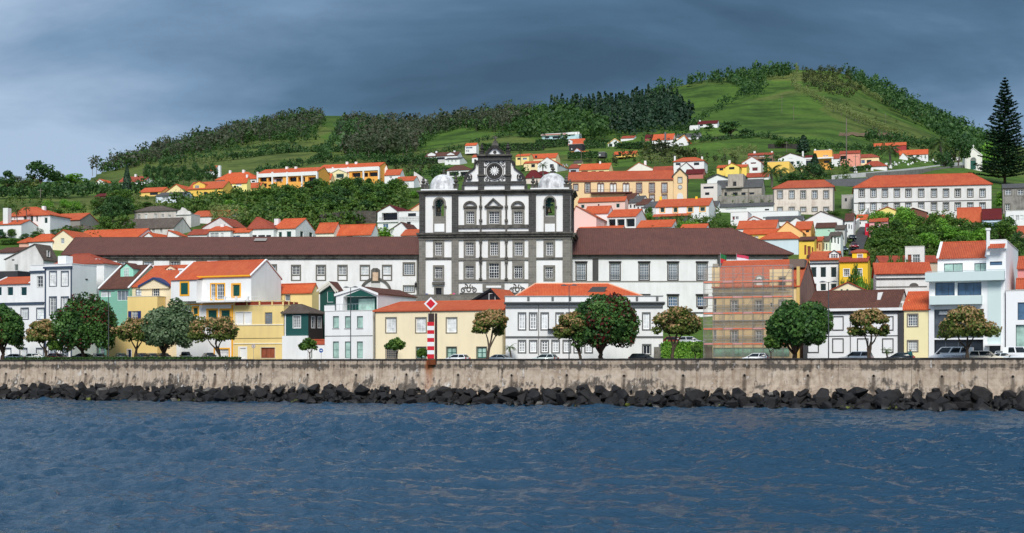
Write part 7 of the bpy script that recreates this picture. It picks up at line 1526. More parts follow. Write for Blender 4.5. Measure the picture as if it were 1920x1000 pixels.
# ================================================================ trees on the promenade
def street_tree(label, kind, cx, w, rt, rb, t, tx, seed, grp):
 """crown centre column cx, width w, crown rows rt..rb, trunk foot column tx"""
 rs = np.random.RandomState(seed); foot = wallpt(wall_s(tx, t), t, 6.1 + rzs(wall_s(tx, t))); Z = foot.y; k = Z / F; root = empty({'poh': 'round_tree', 'tam': 'tamarisk_tree', 'sml': 'small_tree'}[kind], foot); tag(root, label, 'tree', grp)
 R_ = w / 2 * k; ox = (cx - tx) * k; zt = CH + (HY - rt) * k - foot.z; zb = CH + (HY - rb) * k - foot.z; Hc = zt - zb
 if kind == 'poh':
  silver = 'silvery' in label; bl = []; NB = 120; ph = rs.rand(4) * 6.28
  for i in range(NB):
   zz = 1 - 1.62 * (i + .5) / NB; a = i * 2.39996; q = math.sqrt(max(0.05, 1 - zz * zz)) if zz > -.2 else 1.0 - .25 * (-zz - .2); b = R_ * (.15 + .10 * rs.rand()); jr = (.80 + .06 * rs.normal()) * (1 + .10 * math.sin(2 * a + ph[0]) * math.cos(2 * zz + ph[1]) + .08 * math.sin(3 * a + 4 * zz + ph[2]))
   bl.append((ox + R_ * .86 * q * jr * math.cos(a), R_ * .8 * q * jr * math.sin(a), zb + Hc * .36 + Hc * .56 * zz * jr, b, b * .85))
  bl.append((ox, 0, zb + Hc * .45, R_ * .62, Hc * .38)); n = 15000
  link(bpy.data.objects.new('crown', quads_mesh('crown', *cloud(rs, bl, n, .17, .6, .3), L_POH2 if silver else L_POH, rs=rs)), root)
  if 'red' in label:
   many = 'many' in label; nb = [b for b in bl[:-1] if (rs.rand() < (.42 if many else .2)) and (not many or b[0] > ox - R_ * .3)]; link(bpy.data.objects.new('blossom', quads_mesh('blossom', *cloud(rs, [(x, y, z, a * 1.04, c * 1.04) for x, y, z, a, c in nb], 3000 if many else 1500, .13, .8, .06), L_RED, rs=rs)), root)
  m = limbs(rs, zb + Hc * .55, R_ * .6, 7, .34, .3, .22)
 elif kind == 'tam':
  bl = dome_blobs(rs, 42, R_ * .82, Hc * .62, zb + Hc * .38, R_ * .24, .45, .35); bl = [(x + ox, y * .8, z, a, b * .8) for x, y, z, a, b in bl]
  link(bpy.data.objects.new('crown', quads_mesh('crown', *cloud(rs, bl, 4600, .13, 1.0, .6), L_TAM, 1.6, rs)), root)
  C, N, S, T = cloud(rs, [(x, y, z + b * .25, a * 1.08, b * 1.05) for x, y, z, a, b in bl], 2700, .11, 1.0, .35); kp = (C[:, 2] > zb + Hc * (.30 + .25 * rs.rand(len(C)))); link(bpy.data.objects.new('plumes', quads_mesh('plumes', C[kp], N[kp], S[kp], T[kp], L_TAMB, 1.5, rs)), root)
  m = MB(); f = ox; 
  for j, (sx, hh) in enumerate(((.15, .55), (-.45, .75), (.55, .7), (.1, .9))):
   pts = [(0, 0, -.3), (f * .12 + rs.normal() * .08, 0, zb * .3), (f * .45 + rs.normal() * .12, rs.normal() * .1, zb * .62)]
   if j == 0 or True: pts += [(f * .8 + sx * R_ * .3, rs.normal() * .3, zb * .95), (f + sx * R_ * .8, rs.normal() * .4, zb + Hc * hh * .6)]
   m.path(pts, [.2, .17, .15, .1, .04], 7)
 else:
  bl = dome_blobs(rs, 14, R_ * .75, Hc * .5, zb + Hc * .4, R_ * .34, .4, .3); bl = [(x + ox, y, z, a, b) for x, y, z, a, b in bl]
  link(bpy.data.objects.new('crown', quads_mesh('crown', *cloud(rs, bl, 1300, .12, .9, .5), L_BR, 1.3, rs)), root); m = limbs(rs, zb + Hc * .4, R_ * .5, 4, .09, .15, .6)
 m.build('trunk', BARK, root, smooth=True)
GA, GB_ = 'round evergreen trees on the promenade', 'tamarisk trees on the promenade'
street_tree('round dark evergreen with red blossom cut by the left picture edge', 'poh', 6, 82, 566, 652, 3.8, 4, 11, GA)
street_tree('large round dark green tree with red blossom left of the tall lamp', 'poh', 162, 132, 548, 655, 3.8, 155, 12, GA)
street_tree('round silvery green tree in front of the yellow trimmed house', 'poh', 318, 116, 565, 650, 3.8, 309, 13, GA)
street_tree('large round tree with many red blossoms before the grey trimmed house', 'poh', 1134, 148, 545, 648, 3.8, 1126, 14, GA)
street_tree('large round dark green tree before the scaffolded house', 'poh', 1498, 136, 562, 645, 3.8, 1490, 15, GA)
for a in (('brown plumed tamarisk between the two leftmost round trees', 80, 72, 606, 648, 2.3, 88, 21), ('brown plumed tamarisk right of the tall lamp at the left', 256, 96, 603, 642, 2.3, 254, 22), ('wide forked tamarisk before the yellow trimmed house', 401, 106, 600, 644, 2.3, 414, 23), ('tamarisk with bent trunk at the end of the long cream house', 921, 78, 587, 634, 2.3, 914, 24),
    ('tamarisk in front of the red blossomed round tree', 1080, 88, 592, 640, 2.3, 1089, 25), ('tamarisk before the ivy bank left of the scaffold', 1266, 100, 583, 634, 2.3, 1260, 26), ('tamarisk before the blank panelled white house', 1631, 84, 586, 638, 2.3, 1629, 27), ('wide low tamarisk with slanting trunk before the modern block', 1810, 118, 583, 640, 2.3, 1815, 28)):
 street_tree(a[0], 'tam', *a[1:], GB_)
for a in (('small leafy street tree before the white yard wall', 578, 40, 635, 660, 2.4, 580, 31), ('small leafy street tree before the lattice door', 742, 40, 634, 658, 2.4, 743, 32), ('small bright green street tree beside the scaffold', 1449, 42, 630, 656, 2.4, 1447, 33), ('small dark street tree under the tamarisk at the left', 104, 34, 638, 662, 2.4, 107, 35), ('small bushy tree beside the ivy bank', 1306, 26, 648, 662, 2.4, 1306, 36), ('low leafy shrub tree beside the striped beacon', 792, 24, 655, 670, 2.4, 791, 37)):
 street_tree(a[0], 'sml', *a[1:], None)
# ---------------------------------------------------------------- palms
def palm_parts(rs, H, L, nf, thick=.2, droop=.9):
 tr = MB(); n = 9; tr.path([(.12 * math.sin(i * .5), 0, -.3 + (H + .3) * i / n) for i in range(n + 1)], [thick * (1.3 if i == 0 else 1.0 + .06 * (i % 2)) for i in range(n + 1)], 8)
 C = []; T = []; V = []
 for f in range(nf):
  a = 6.283 * f / nf * 1.618 * 2; up = rs.uniform(-.25, 1.1); m_ = 9; p = Vector((0, 0, H)); d = Vector((math.cos(a) * math.cos(up), math.sin(a) * math.cos(up), math.sin(up))); side = Vector((-math.sin(a), math.cos(a), 0)); tq = rs.rand()
  pts = []
  for i in range(m_ + 1): pts.append(p.copy()); p = p + d * (L / m_); d = (d + Vector((0, 0, -droop * 1.6 / m_))).normalized()
  for i in range(m_):
   wd = L * .16 * math.sin(math.pi * (i + .8) / (m_ + 1.0)) ** .7
   for sg in (-1, 1):
    for h_ in (0, .5):
     q = pts[i].lerp(pts[i + 1], h_); e = (pts[i + 1] - pts[i]); b = q + side * sg * wd + e * .9 - Vector((0, 0, wd * .55)); V += [q, q + e * .38, b + e * .1, b]; T.append(tq * .6 + rs.rand() * .4)
 return tr, np.array([tuple(v) for v in V]), np.array(T)
def palm(label, px, rb, rt, wpx, Z, seed, z0=None, nf=26):
 rs = np.random.RandomState(seed); k = Z / F; X = (px - 960) * k; g = el1(X, Z) if z0 is None else z0; zt = CH + (HY - rt) * k - g; L = wpx * k * .55; root = empty('palm_tree', (X, Z, g)); tag(root, label, 'palm tree')
 H = max(zt - L * .55, .4); tr, V, T = palm_parts(rs, H, L, nf, max(.12, L * .09)); tr.build('trunk', BARKG, root, smooth=True); link(bpy.data.objects.new('crown', raw_mesh('crown', V, len(T), T, L_PALM)), root)
def palm_front(label, px, rt, w, seed): p = wallpt(wall_s(px, 10), 10, 6.0); palm(label, px, 0, rt, w, p.y, seed, 6.0, 18)
palm_front('small fan palm beside the grey trimmed house corner', 957, 643, 26, 41); palm_front('small fan palm before the blank panelled house', 1663, 650, 24, 42)
for i, (lb, px, rb, rt, w_) in enumerate((('tall date palm left of the yellow block', 1447, 352, 309, 42), ('date palm behind the first palm by the yellow block', 1464, 340, 309, 34), ('large date palm at the cemetery wall', 1669, 314, 269, 42), ('smaller palm inside the cemetery', 1715, 310, 290, 28), ('small palm right of the cemetery palm', 1733, 306, 287, 22), ('large date palm under the dark pine by the chapel', 1764, 300, 252, 50), ('bent palm behind the right dome', 1018, 345, 304, 20), ('thin palm before the yellow house behind the church', 976, 315, 283, 10), ('slim palm beside the white villa', 50, 442, 386, 16), ('slim palm left of the white villa', 32, 445, 392, 18))): palm(lb, px, rb, rt, w_, zfor(px, rb), 50 + i)
palm('leafy palm beside the derelict concrete house', 1331, 0, 352, 24, zfor(1331, 378), 66)
# ---------------------------------------------------------------- Norfolk pine
def norfolk():
 rs = np.random.RandomState(77); px, Z = 1884, zfor(1884, 345); k = Z / F; X = (px - 960) * k; g = el1(X, Z); H = CH + (HY - 146) * k - g; root = empty('norfolk_pine', (X, Z, g)); tag(root, 'towering dark conifer with tiered branches beside the cemetery chapel', 'pine tree')
 MB().path([(0, 0, -.5), (.1, 0, H * .5), (0, 0, H)], [.7, .4, .06], 8).build('trunk', BARK, root, smooth=True)
 C = []; N = []; S = []; T = []; m = MB(); tiers = 30
 for i in range(tiers):
  u = i / (tiers - 1); z = H * (.06 + .93 * u); L = (52 * k) * (1 - u) ** .82 * (.88 + .24 * rs.rand()) + .5; nb = 7 if u < .8 else 5; tq = rs.rand()
  for b in range(nb):
   a = 6.283 * b / nb + i * 1.1 + rs.normal() * .12; d = Vector((math.cos(a), math.sin(a), .16 + .25 * u)); p0 = Vector((0, 0, z)); Lb = L * (.8 + .3 * rs.rand())
   m.tube(p0, p0 + d * Lb, .1 * (1 - u) + .02, .02, 4); nn = int(10 + Lb * 9)
   for q in range(nn):
    s = (.18 + .82 * (q + rs.rand()) / nn); w_ = Lb * .16 * (1.1 - s * .6); C.append(p0 + d * (Lb * s) + Vector((-math.sin(a), math.cos(a), 0)) * (rs.normal() * w_) + Vector((0, 0, rs.rand() * .3 + .25 * s * s * Lb * .12))); N.append((rs.normal() * .5, rs.normal() * .5, 1)); S.append(.38 * (.6 + .7 * rs.rand())); T.append(.5 * tq + .5 * rs.rand())
 m.build('branch', BARK, root); link(bpy.data.objects.new('crown', quads_mesh('crown', np.array([tuple(c) for c in C]), np.array(N), S, np.array(T), L_CON, 1.2, rs)), root)
norfolk()
# ================================================================ town and bank trees, one object each
def proto_tree(seed, mat, n=1500, shape='round'):
 """unit tree: height 1, crown radius .5"""
 rs = np.random.RandomState(seed)
 if shape == 'round': bl = dome_blobs(rs, 22, .36, .40, .50, .16, .6, .35)
 elif shape == 'tall': bl = dome_blobs(rs, 18, .24, .55, .42, .13, .5, .3)
 elif shape == 'bush': bl = dome_blobs(rs, 18, .40, .55, .28, .19, .4, .35)
 elif shape == 'con':
  C = []; N = []
  for i in range(n): u = rs.rand() ** .8; a = rs.rand() * 6.283; r = .26 * (1 - u) ** .8 * (.45 + .6 * rs.rand()) + .01; C.append((r * math.cos(a), r * math.sin(a), .1 + .9 * u)); N.append((math.cos(a), math.sin(a), .5 + rs.normal() * .5))
  return quads_mesh('crown', np.array(C), np.array(N) + rs.normal(size=(n, 3)) * .3, .03 * (.6 + .8 * rs.rand(n)), rs.rand(n), mat, 1.3, rs), MB().path([(0, 0, -.03), (0, 0, .95)], [.022, .004], 6).me('trunk', BARK)
 cr = quads_mesh('crown', *cloud(rs, bl, n, .026, .75, .45), mat, 1.2, rs); m = limbs(rs, .62, .3, 5, .026, .05, .35); return cr, m.me('trunk', BARK)
PR = {'g': [proto_tree(200 + i, L_BR) for i in range(4)], 'd': [proto_tree(210 + i, L_BR2) for i in range(3)], 'b': [proto_tree(220 + i, L_BRT) for i in range(2)], 't': [proto_tree(230 + i, L_BR, shape='tall') for i in range(2)], 's': [proto_tree(240 + i, L_BR, 1200, 'bush') for i in range(3)], 'sd': [proto_tree(250 + i, L_BR2, 1200, 'bush') for i in range(2)], 'sb': [proto_tree(255 + i, L_BRT, 1200, 'bush') for i in range(2)], 'c': [proto_tree(260 + i, L_CON, 1300, 'con') for i in range(3)], 'y': [proto_tree(270 + i, L_SCR, 1100, 'bush') for i in range(2)], 'x': [proto_tree(280, L_GRY, 900, 'round')], 'ca': [proto_tree(285, L_CANE, 1200, 'tall')]}
_pi = [0]
def tree(kind, px, rb, wpx, hpx, label, group=None, name=None, Z=None, cat=None):
 Z = Z or zfor(px, rb); k = Z / F; X = (px - 960) * k; _pi[0] += 1; cr, tk = PR[kind][_pi[0] % len(PR[kind])]; bush = kind in ('s', 'sd', 'sb', 'y')
 g = el1(X, Z) - .1; root = empty(name or ('shrub' if bush else 'tree'), (X, Z, g), random.uniform(0, 6.28)); tag(root, label, cat or ('shrub' if bush else 'tree'), group); h = max(CH + (HY - rb + hpx) * k - g, hpx * k * .6); w_ = wpx * k * (1.05 if kind != 'c' else 1.9); root.scale = (w_, w_, h)
 inst('crown', cr, root); inst('trunk', tk, root); return root
def inpoly(px, py, P):
 c = False; n = len(P)
 for i in range(n):
  (x1, y1), (x2, y2) = P[i], P[(i + 1) % n]
  if (y1 > py) != (y2 > py) and px < (x2 - x1) * (py - y1) / (y2 - y1) + x1: c = not c
 return c
def scatter(P, step, seed, ystep=None):
 rs = random.Random(seed); xs = [p[0] for p in P]; ys = [p[1] for p in P]; out = []; y = min(ys); ystep = ystep or step * .45; i = 0
 while y < max(ys):
  x = min(xs) + (i % 2) * step * .5
  while x < max(xs):
   a, b = x + rs.uniform(-.35, .35) * step, y + rs.uniform(-.35, .35) * ystep
   if inpoly(a, b, P): out.append((a, b))
   x += step
  y += ystep; i += 1
 return out
rr = random.Random(99)
BANK = [(300, 396), (330, 384), (400, 380), (470, 378), (560, 375), (640, 367), (700, 362), (745, 364), (758, 374), (745, 396), (700, 410), (640, 418), (590, 432), (540, 432), (470, 424), (430, 412), (380, 398)]
for x, y in scatter(BANK, 24, 1): tree(rr.choice('gggdtgb'), x, y, rr.uniform(34, 52), rr.uniform(26, 40) * (.55 if x < 420 else 1.0 if x > 540 else .8), 'leafy green tree in the dense wooded bank above the convent', 'trees of the wooded bank')
for x, y in scatter([(180, 440), (190, 405), (215, 388), (250, 385), (255, 412), (215, 425), (205, 445)], 22, 2): tree(rr.choice('gdd'), x, y, rr.uniform(28, 40), rr.uniform(28, 40), 'dark leafy tree in the clump left of the weathered house', 'clump of trees left of the weathered house')
for x, y in scatter([(1625, 470), (1640, 440), (1690, 428), (1760, 428), (1840, 440), (1900, 446), (1915, 470), (1820, 476), (1760, 474), (1700, 482), (1640, 486)], 27, 3): tree(rr.choice('gbg'), x, y, rr.uniform(36, 56), rr.uniform(30, 46), 'dense green garden tree above the yellow house', 'garden trees above the yellow house')
for x, y in scatter([(0, 446), (30, 436), (95, 430), (150, 440), (110, 462), (60, 452), (0, 468)], 22, 4): tree(rr.choice(['s', 'sd', 'g']), x, y, rr.uniform(20, 30), rr.uniform(12, 20), 'green garden shrub around the white villa at the left', 'shrubs around the white villa')
for x, y in scatter([(0, 352), (60, 346), (160, 346), (250, 352), (250, 360), (140, 358), (60, 356), (0, 358)], 26, 5): tree(rr.choice(['s', 's', 'y', 'ca', 'ca', 'sb']), x, y, rr.uniform(24, 40), rr.uniform(12, 24), 'bushy hedge tree on the left horizon fields', 'hedge trees on the left fields')
for x, y in scatter([(40, 400), (100, 385), (200, 378), (290, 385), (280, 405), (180, 402), (100, 410), (50, 412)], 30, 6): tree(rr.choice(['s', 'sb', 'g', 'y']), x, y, rr.uniform(22, 40), rr.uniform(12, 22), 'rounded green shrub on the left slope', 'shrubs on the left slope')
for x, y in scatter([(1230, 446), (1290, 436), (1370, 430), (1380, 440), (1330, 448), (1240, 450)], 24, 7): tree(rr.choice(['s', 'sb', 'y']), x, y, rr.uniform(22, 36), rr.uniform(18, 30), 'green garden shrub above the right convent wing', 'garden shrubs above the right wing')
for x, y in scatter([(1580, 520), (1600, 505), (1632, 505), (1636, 540), (1600, 548), (1575, 545)], 18, 8): tree(rr.choice(['sb', 's']), x, y + 6, rr.uniform(24, 32), rr.uniform(20, 30), 'bright green shrub in the garden below the yellow house', 'garden shrubs below the yellow house', Z=236 + rr.uniform(-4, 4))
for a in (('d', 14, 356, 34, 36, 'dark pine like tree at the left picture edge on the skyline'), ('d', 75, 352, 62, 48, 'large dark spreading tree on the left skyline'), ('d', 105, 350, 40, 30, 'dark tree right of the spreading skyline tree'), ('b', 140, 348, 54, 22, 'pale green cane clump on the left skyline'), ('c', 238, 372, 22, 62, 'dark ragged cypress standing alone at the left'),
    ('g', 232, 448, 44, 46, 'bright green tree left of the moss grey roof'), ('sb', 717, 452, 80, 26, 'rounded light green tree before the orange roofs by the church'), ('d', 655, 282, 34, 52, 'dark conifer clump on the hill left of the church'), ('d', 672, 285, 30, 44, 'second dark conifer on the hill left of the church'), ('d', 600, 306, 28, 28, 'dark bush above the higher terrace'), ('sd', 826, 330, 44, 26, 'dark rounded tree behind the left dome'), ('sd', 755, 353, 16, 14, 'small dark bush by the sloping white wall'),
    ('c', 1528, 335, 30, 46, 'tall dark cypress before the orange modern house'), ('sd', 1525, 338, 48, 34, 'dark cypress shrub under the tall cypress'), ('sd', 1490, 345, 58, 30, 'silver dark rounded tree right of the date palms'), ('sd', 1512, 336, 20, 24, 'dark round shrub beside the red awning'), ('d', 1795, 318, 50, 66, 'tall dark spreading pine by the cemetery'), ('sd', 1768, 318, 36, 36, 'rounded grey green tree by the cemetery chapel'),
    ('sb', 1858, 322, 40, 62, 'bright green tree behind the tall conifer'), ('b', 1680, 402, 40, 32, 'left bright clipped tree before the white school'), ('b', 1713, 402, 44, 36, 'right bright clipped tree before the white school'), ('b', 1886, 398, 46, 40, 'left bright clipped tree before the dark school wing'), ('b', 1918, 398, 40, 42, 'right bright clipped tree before the dark school wing'),
    ('s', 1217, 408, 20, 22, 'dark green garden tree beside the stepped row houses'), ('sb', 1216, 412, 18, 14, 'small bright shrub beside the stepped row houses'), ('sb', 1287, 440, 44, 30, 'bright green garden tree before the yellow framed shutters'), ('s', 1207, 372, 26, 12, 'flat topped small tree before the tan convent'), ('sb', 1268, 372, 14, 9, 'clipped shrub left of the chapel gable'), ('sb', 1284, 374, 14, 9, 'clipped shrub right of the chapel gable'),
    ('d', 1370, 258, 50, 34, 'dark tree clump beside the lone bungalow'), ('d', 1330, 246, 20, 14, 'round dark tree before the lone bungalow'), ('d', 1400, 262, 36, 20, 'dark shrubby tree right of the lone bungalow'), ('c', 1506, 288, 30, 34, 'lone conifer on the meadow below the brown bank'), ('s', 1470, 278, 40, 18, 'leafy shrub above the dark field wall'), ('x', 1240, 292, 44, 26, 'pale scrubby tree below the angular modern house'), ('y', 1265, 302, 60, 24, 'tangled scrub below the upper white houses'), ('sd', 1140, 270, 20, 10, 'dark hedge tree among the upper houses'),
    ('s', 1640, 500, 26, 16, 'flowering shrub left of the long orange roof'), ('s', 1800, 470, 40, 30, 'dark garden tree behind the setback top storey'), ('sd', 1913, 470, 30, 40, 'dark garden tree at the right picture edge'), ('s', 1440, 376, 12, 10, 'small garden shrub at the derelict house'), ('sb', 1370, 378, 34, 12, 'garden shrubs below the derelict tower'), ('sd', 1395, 376, 9, 9, 'round dark shrub at the derelict tower'), ('s', 1560, 404, 30, 12, 'shrub by the old beige school house'), ('s', 1605, 418, 26, 18, 'green shrub behind the white street wall'), ('d', 1395, 345, 20, 14, 'dark shrub behind the derelict house'), ('y', 1620, 300, 30, 10, 'scrubby hedge by the cemetery houses'), ('sd', 1548, 312, 30, 18, 'dark hedge shrub right of the tall cypress'), ('s', 790, 452, 20, 18, 'green shrub tucked behind the left church tower'), ('sb', 780, 372, 30, 16, 'bright shrub slope left of the church tower')):
 tree(a[0], *a[1:5], a[5])
for i, x in enumerate(range(278, 400, 11)): tree('d', x, 345 + (i % 2) * 3, 20, rr.uniform(30, 40), 'dark tall hedge tree in the row above the yellow houses', 'row of dark trees above the yellow houses')
for i, (x, y) in enumerate(((1690, 448), (1672, 470), (1655, 476))): tree('s', x, y + 18, 26, 14, ['mauve flowering shrub', 'purple blossom creeper shrub', 'lilac flowering creeper'][i] + ' above the weathered white wall', Z=242)
# ---------------------------------------------------------------- ivy bank and promenade hedge
def leaf_box(name, label, pts, depth, h, n, mat, size, cat, hvar=.2, seed=1):
 """clipped hedge: leaf clumps over a closed box that follows the points (x, y, z)"""
 rs = np.random.RandomState(seed); P = [Vector(p) for p in pts]; L = [(P[i + 1] - P[i]).length for i in range(len(P) - 1)]; tot = sum(L); root = empty(name, P[0]); tag(root, label, cat); C = []; N = []
 for _ in range(n):
  u = rs.rand() * tot; i = 0
  while u > L[i] and i < len(L) - 1: u -= L[i]; i += 1
  d = (P[i + 1] - P[i]).normalized(); nn = Vector((d.y, -d.x, 0)); q = P[i] + d * u; f = rs.rand()
  if f < .5: C.append(q + nn * depth / 2 + Vector((0, 0, rs.rand() * h))); N.append(nn)
  else: C.append(q + nn * (rs.rand() - .5) * depth + Vector((0, 0, h * (1 + hvar * rs.normal() * .3)))); N.append(Vector((0, 0, 1)))
 C = np.array([tuple(c - P[0]) for c in C]); N = np.array([tuple(v) for v in N]); link(bpy.data.objects.new('foliage', quads_mesh('foliage', C + rs.normal(size=C.shape) * size * .6, N + rs.normal(size=N.shape) * .6, size * (.6 + .8 * rs.rand(n)), rs.rand(n), mat, 1.2, rs)), root)
 m = MB()
 for i in range(len(P) - 1):
  a, b = P[i] - P[0], P[i + 1] - P[0]; d = (b - a).normalized(); nn = Vector((d.y, -d.x, 0)) * depth * .42; up = Vector((0, 0, h * .92)); m.add([a - nn, b - nn, b + nn, a + nn, a - nn + up, b - nn + up, b + nn + up, a + nn + up], [(0, 1, 5, 4), (1, 2, 6, 5), (2, 3, 7, 6), (3, 0, 4, 7), (4, 5, 6, 7)])
 m.build('twigs', paint((34, 44, 24), .9), root)
leaf_box('hedge', 'low dark clipped hedge along the promenade at the left', [wallpt(wall_s(x, 1.3), 1.3, 6.13 + rzs(wall_s(x, 1.3))) for x in (10, 120, 240, 350, 450)], .8, .5, 5200, L_BR2, .09, 'hedge', seed=3)
p0, p1 = wallpt(wall_s(1243, 16), 16, 6.0), wallpt(wall_s(1324, 16), 16, 6.0)
leaf_box('ivy_bank', 'bright green ivy covered bank between the white corner house and scaffold', [p0, p1], 2.0, 2.9, 5200, L_BRT, .11, 'ivy bank', seed=4)
GP = lambda px, row: (lambda Z: Vector(((px - 960) / F * Z, Z, el1((px - 960) / F * Z, Z) - .3)))(zfor(px, row))
for lb, pts, hh, sd in (('long dark clipped hedge behind the church gable', [(905, 282), (960, 282), (1020, 281)], 4.0, 5), ('dark clipped hedge below the dormered row house', [(1005, 276), (1065, 275)], 4.5, 6), ('dark clipped hedge right of the black stone shed', [(1095, 281), (1135, 279)], 5, 7), ('dark clipped hedge left of the church below the villa', [(700, 316), (760, 312), (820, 310)], 4, 8), ('clipped hedge below the lone bungalow', [(1255, 249), (1292, 247)], 4, 9), ('long hedge under the pointed gable house', [(1160, 278), (1225, 276)], 3, 10), ('low hedge by the cemetery houses', [(1596, 322), (1650, 314)], 1.6, 11), ('clipped hedge below the small white gable', [(1065, 297), (1120, 295)], 3, 13)):
 leaf_box('hedge', lb, [GP(*q) for q in pts], 2.0, hh, 1500, L_BR2, .34, 'hedge', seed=sd)
# ================================================================ woods on the hill: masses nobody could count
def wood(name, label, plan, seed, cat='wood'):
 """plan: list of (points, kinds, height range m, width factor)"""
 rs = np.random.RandomState(seed); C = []; N = []; S = []; T = []; tr = MB()
 for pts, kind, (h0, h1) in plan:
  for px, row in pts:
   Z = zfor(px, row); X = (px - 960) / F * Z; g = el1(X, Z); h = rs.uniform(h0, h1); kd = kind[rs.randint(len(kind))]; tq = rs.rand()
   if kd == 'c':
    n = 46; u = rs.rand(n) ** .75; a = rs.rand(n) * 6.283; r = h * .2 * (1 - u) ** .8 * (.5 + .5 * rs.rand(n)) + .1; D = np.stack([np.cos(a), np.sin(a), .5 + 0 * a], 1); P_ = np.stack([X + r * np.cos(a), Z + r * np.sin(a), g + h * (.08 + .92 * u)], 1); s = h * .055 * (.6 + .8 * rs.rand(n))
   elif kd == 'v':      # bare vertical stems with thin tops
    n = 84; u = rs.rand(n); a = rs.rand(n) * 6.283; r = h * .28 * np.sqrt(rs.rand(n)) * (.35 + .65 * u); D = np.stack([np.cos(a), np.sin(a), .3 + 0 * a], 1) + rs.normal(size=(n, 3)) * .5; P_ = np.stack([X + r * np.cos(a), Z + r * np.sin(a), g + h * (.35 + .65 * u)], 1); s = h * .04 * (.5 + .8 * rs.rand(n))
    if rs.rand() < .8: tr.tube((X, Z, g - .3), (X + rs.normal() * .5, Z, g + h * .8), h * .017, h * .006, 4, False)
   else:
    n = 52; D = rs.normal(size=(n, 3)); D /= np.linalg.norm(D, axis=1, keepdims=True); lob = rs.normal(size=(5, 3)) * h * .17; P_ = np.array([X, Z, g + h * .58]) + lob[rs.randint(5, size=n)] + D * np.array([h * .27, h * .27, h * .30]); s = h * .075 * (.6 + .8 * rs.rand(n))
   C.append(P_); N.append(D + rs.normal(size=(n, 3)) * .45); S.append(s); T.append(.55 * tq + .45 * rs.rand(n))
 C = np.concatenate(C); me = quads_mesh(name, C, np.concatenate(N), np.concatenate(S), np.concatenate(T), {'wood': L_BR2, 'plantation': L_CON, 'brush': L_GRY, 'thicket': L_SCR, 'green': L_HBR, 'under': L_UND, 'cane': L_CANE}[cat], 1.2, rs)
 o = link(bpy.data.objects.new(name, me)); tag(o, label, 'wood' if cat != 'cane' else 'cane', kind='stuff')
 if tr.v: tr.build('trunks', BARKG, o)
B1 = [(165, 331), (250, 303), (330, 276), (420, 251), (500, 231), (560, 223), (600, 217), (612, 232), (575, 258), (520, 266), (450, 276), (400, 288), (330, 302), (250, 318)]
M1 = [(640, 240), (700, 236), (800, 239), (870, 227), (950, 217), (1000, 214), (985, 240), (960, 252), (860, 246), (810, 265), (770, 292), (720, 302), (650, 300), (635, 270)]
wood('brushwood', 'grey brown brushwood along the left hill crest', [(scatter(B1, 8.5, 11, 5), 'vvvb', (7, 11))], 1, 'brush')
wood('hill_wood', 'dark green thicket on the left hill crest', [(scatter(B1, 17, 12, 9), 'b', (6, 10)), (scatter([(480, 262), (560, 240), (600, 250), (590, 268), (520, 272)], 10, 13, 6), 'b', (5, 8))], 2, 'green')
wood('brushwood', 'grey bare stemmed wood above the church', [(scatter(M1, 8.5, 14, 5), 'vvvb', (9, 14))], 3, 'brush')
wood('hill_wood', 'dark trees mixed in the wood above the church', [(scatter(M1, 20, 15, 10), 'b', (7, 12)), (scatter([(640, 238), (690, 236), (690, 285), (640, 288)], 9, 16, 6), 'cb', (9, 14))], 4, 'wood')
wood('hill_wood', 'bright green wood on the ridge behind the church', [(scatter([(950, 222), (1000, 212), (1080, 210), (1140, 222), (1155, 250), (1130, 264), (1060, 264), (1000, 266), (955, 256)], 9, 17, 5.5), 'b', (8, 12))], 5, 'green')
wood('conifer_plantation', 'dark conifer plantation on the ridge', [(scatter([(1000, 213), (1100, 206), (1180, 201), (1215, 192), (1270, 202), (1290, 225), (1300, 238), (1270, 246), (1230, 253), (1180, 259), (1150, 256), (1130, 238), (1070, 218)], 6.5, 18, 4.6), 'c', (11, 17))], 6, 'plantation')
wood('hill_wood', 'dark trees along the crest of the right hill', [(scatter([(1205, 189), (1250, 167), (1320, 151), (1400, 140), (1482, 130), (1485, 146), (1430, 152), (1395, 168), (1330, 158), (1270, 172), (1215, 194)], 10, 19, 5), 'bbc', (7, 12)), (scatter([(1390, 168), (1440, 160), (1440, 180), (1395, 190)], 12, 20, 6), 'b', (7, 10))], 7, 'wood')
wood('hill_wood', 'green thicket on the right hill crest', [(scatter([(1360, 146), (1480, 130), (1484, 145), (1400, 158)], 11, 21, 5), 'b', (6, 10))], 8, 'green')
wood('scrub', 'brownish scrub over the top of the right hill', [(scatter([(1500, 131), (1560, 130), (1600, 142), (1625, 168), (1590, 190), (1540, 178), (1505, 165)], 9, 22, 5), 'b', (3.5, 7)), (scatter([(1520, 190), (1600, 190), (1680, 225), (1720, 248), (1640, 230), (1560, 205)], 26, 23, 11), 'b', (2.5, 4))], 9, 'thicket')
wood('hill_wood', 'dark wood on the right flank of the hill', [(scatter([(1588, 139), (1680, 177), (1740, 207), (1800, 238), (1850, 258), (1900, 272), (1900, 300), (1830, 296), (1780, 268), (1720, 238), (1660, 200), (1600, 160)], 9, 24, 5), 'b', (8, 12))], 10, 'wood')
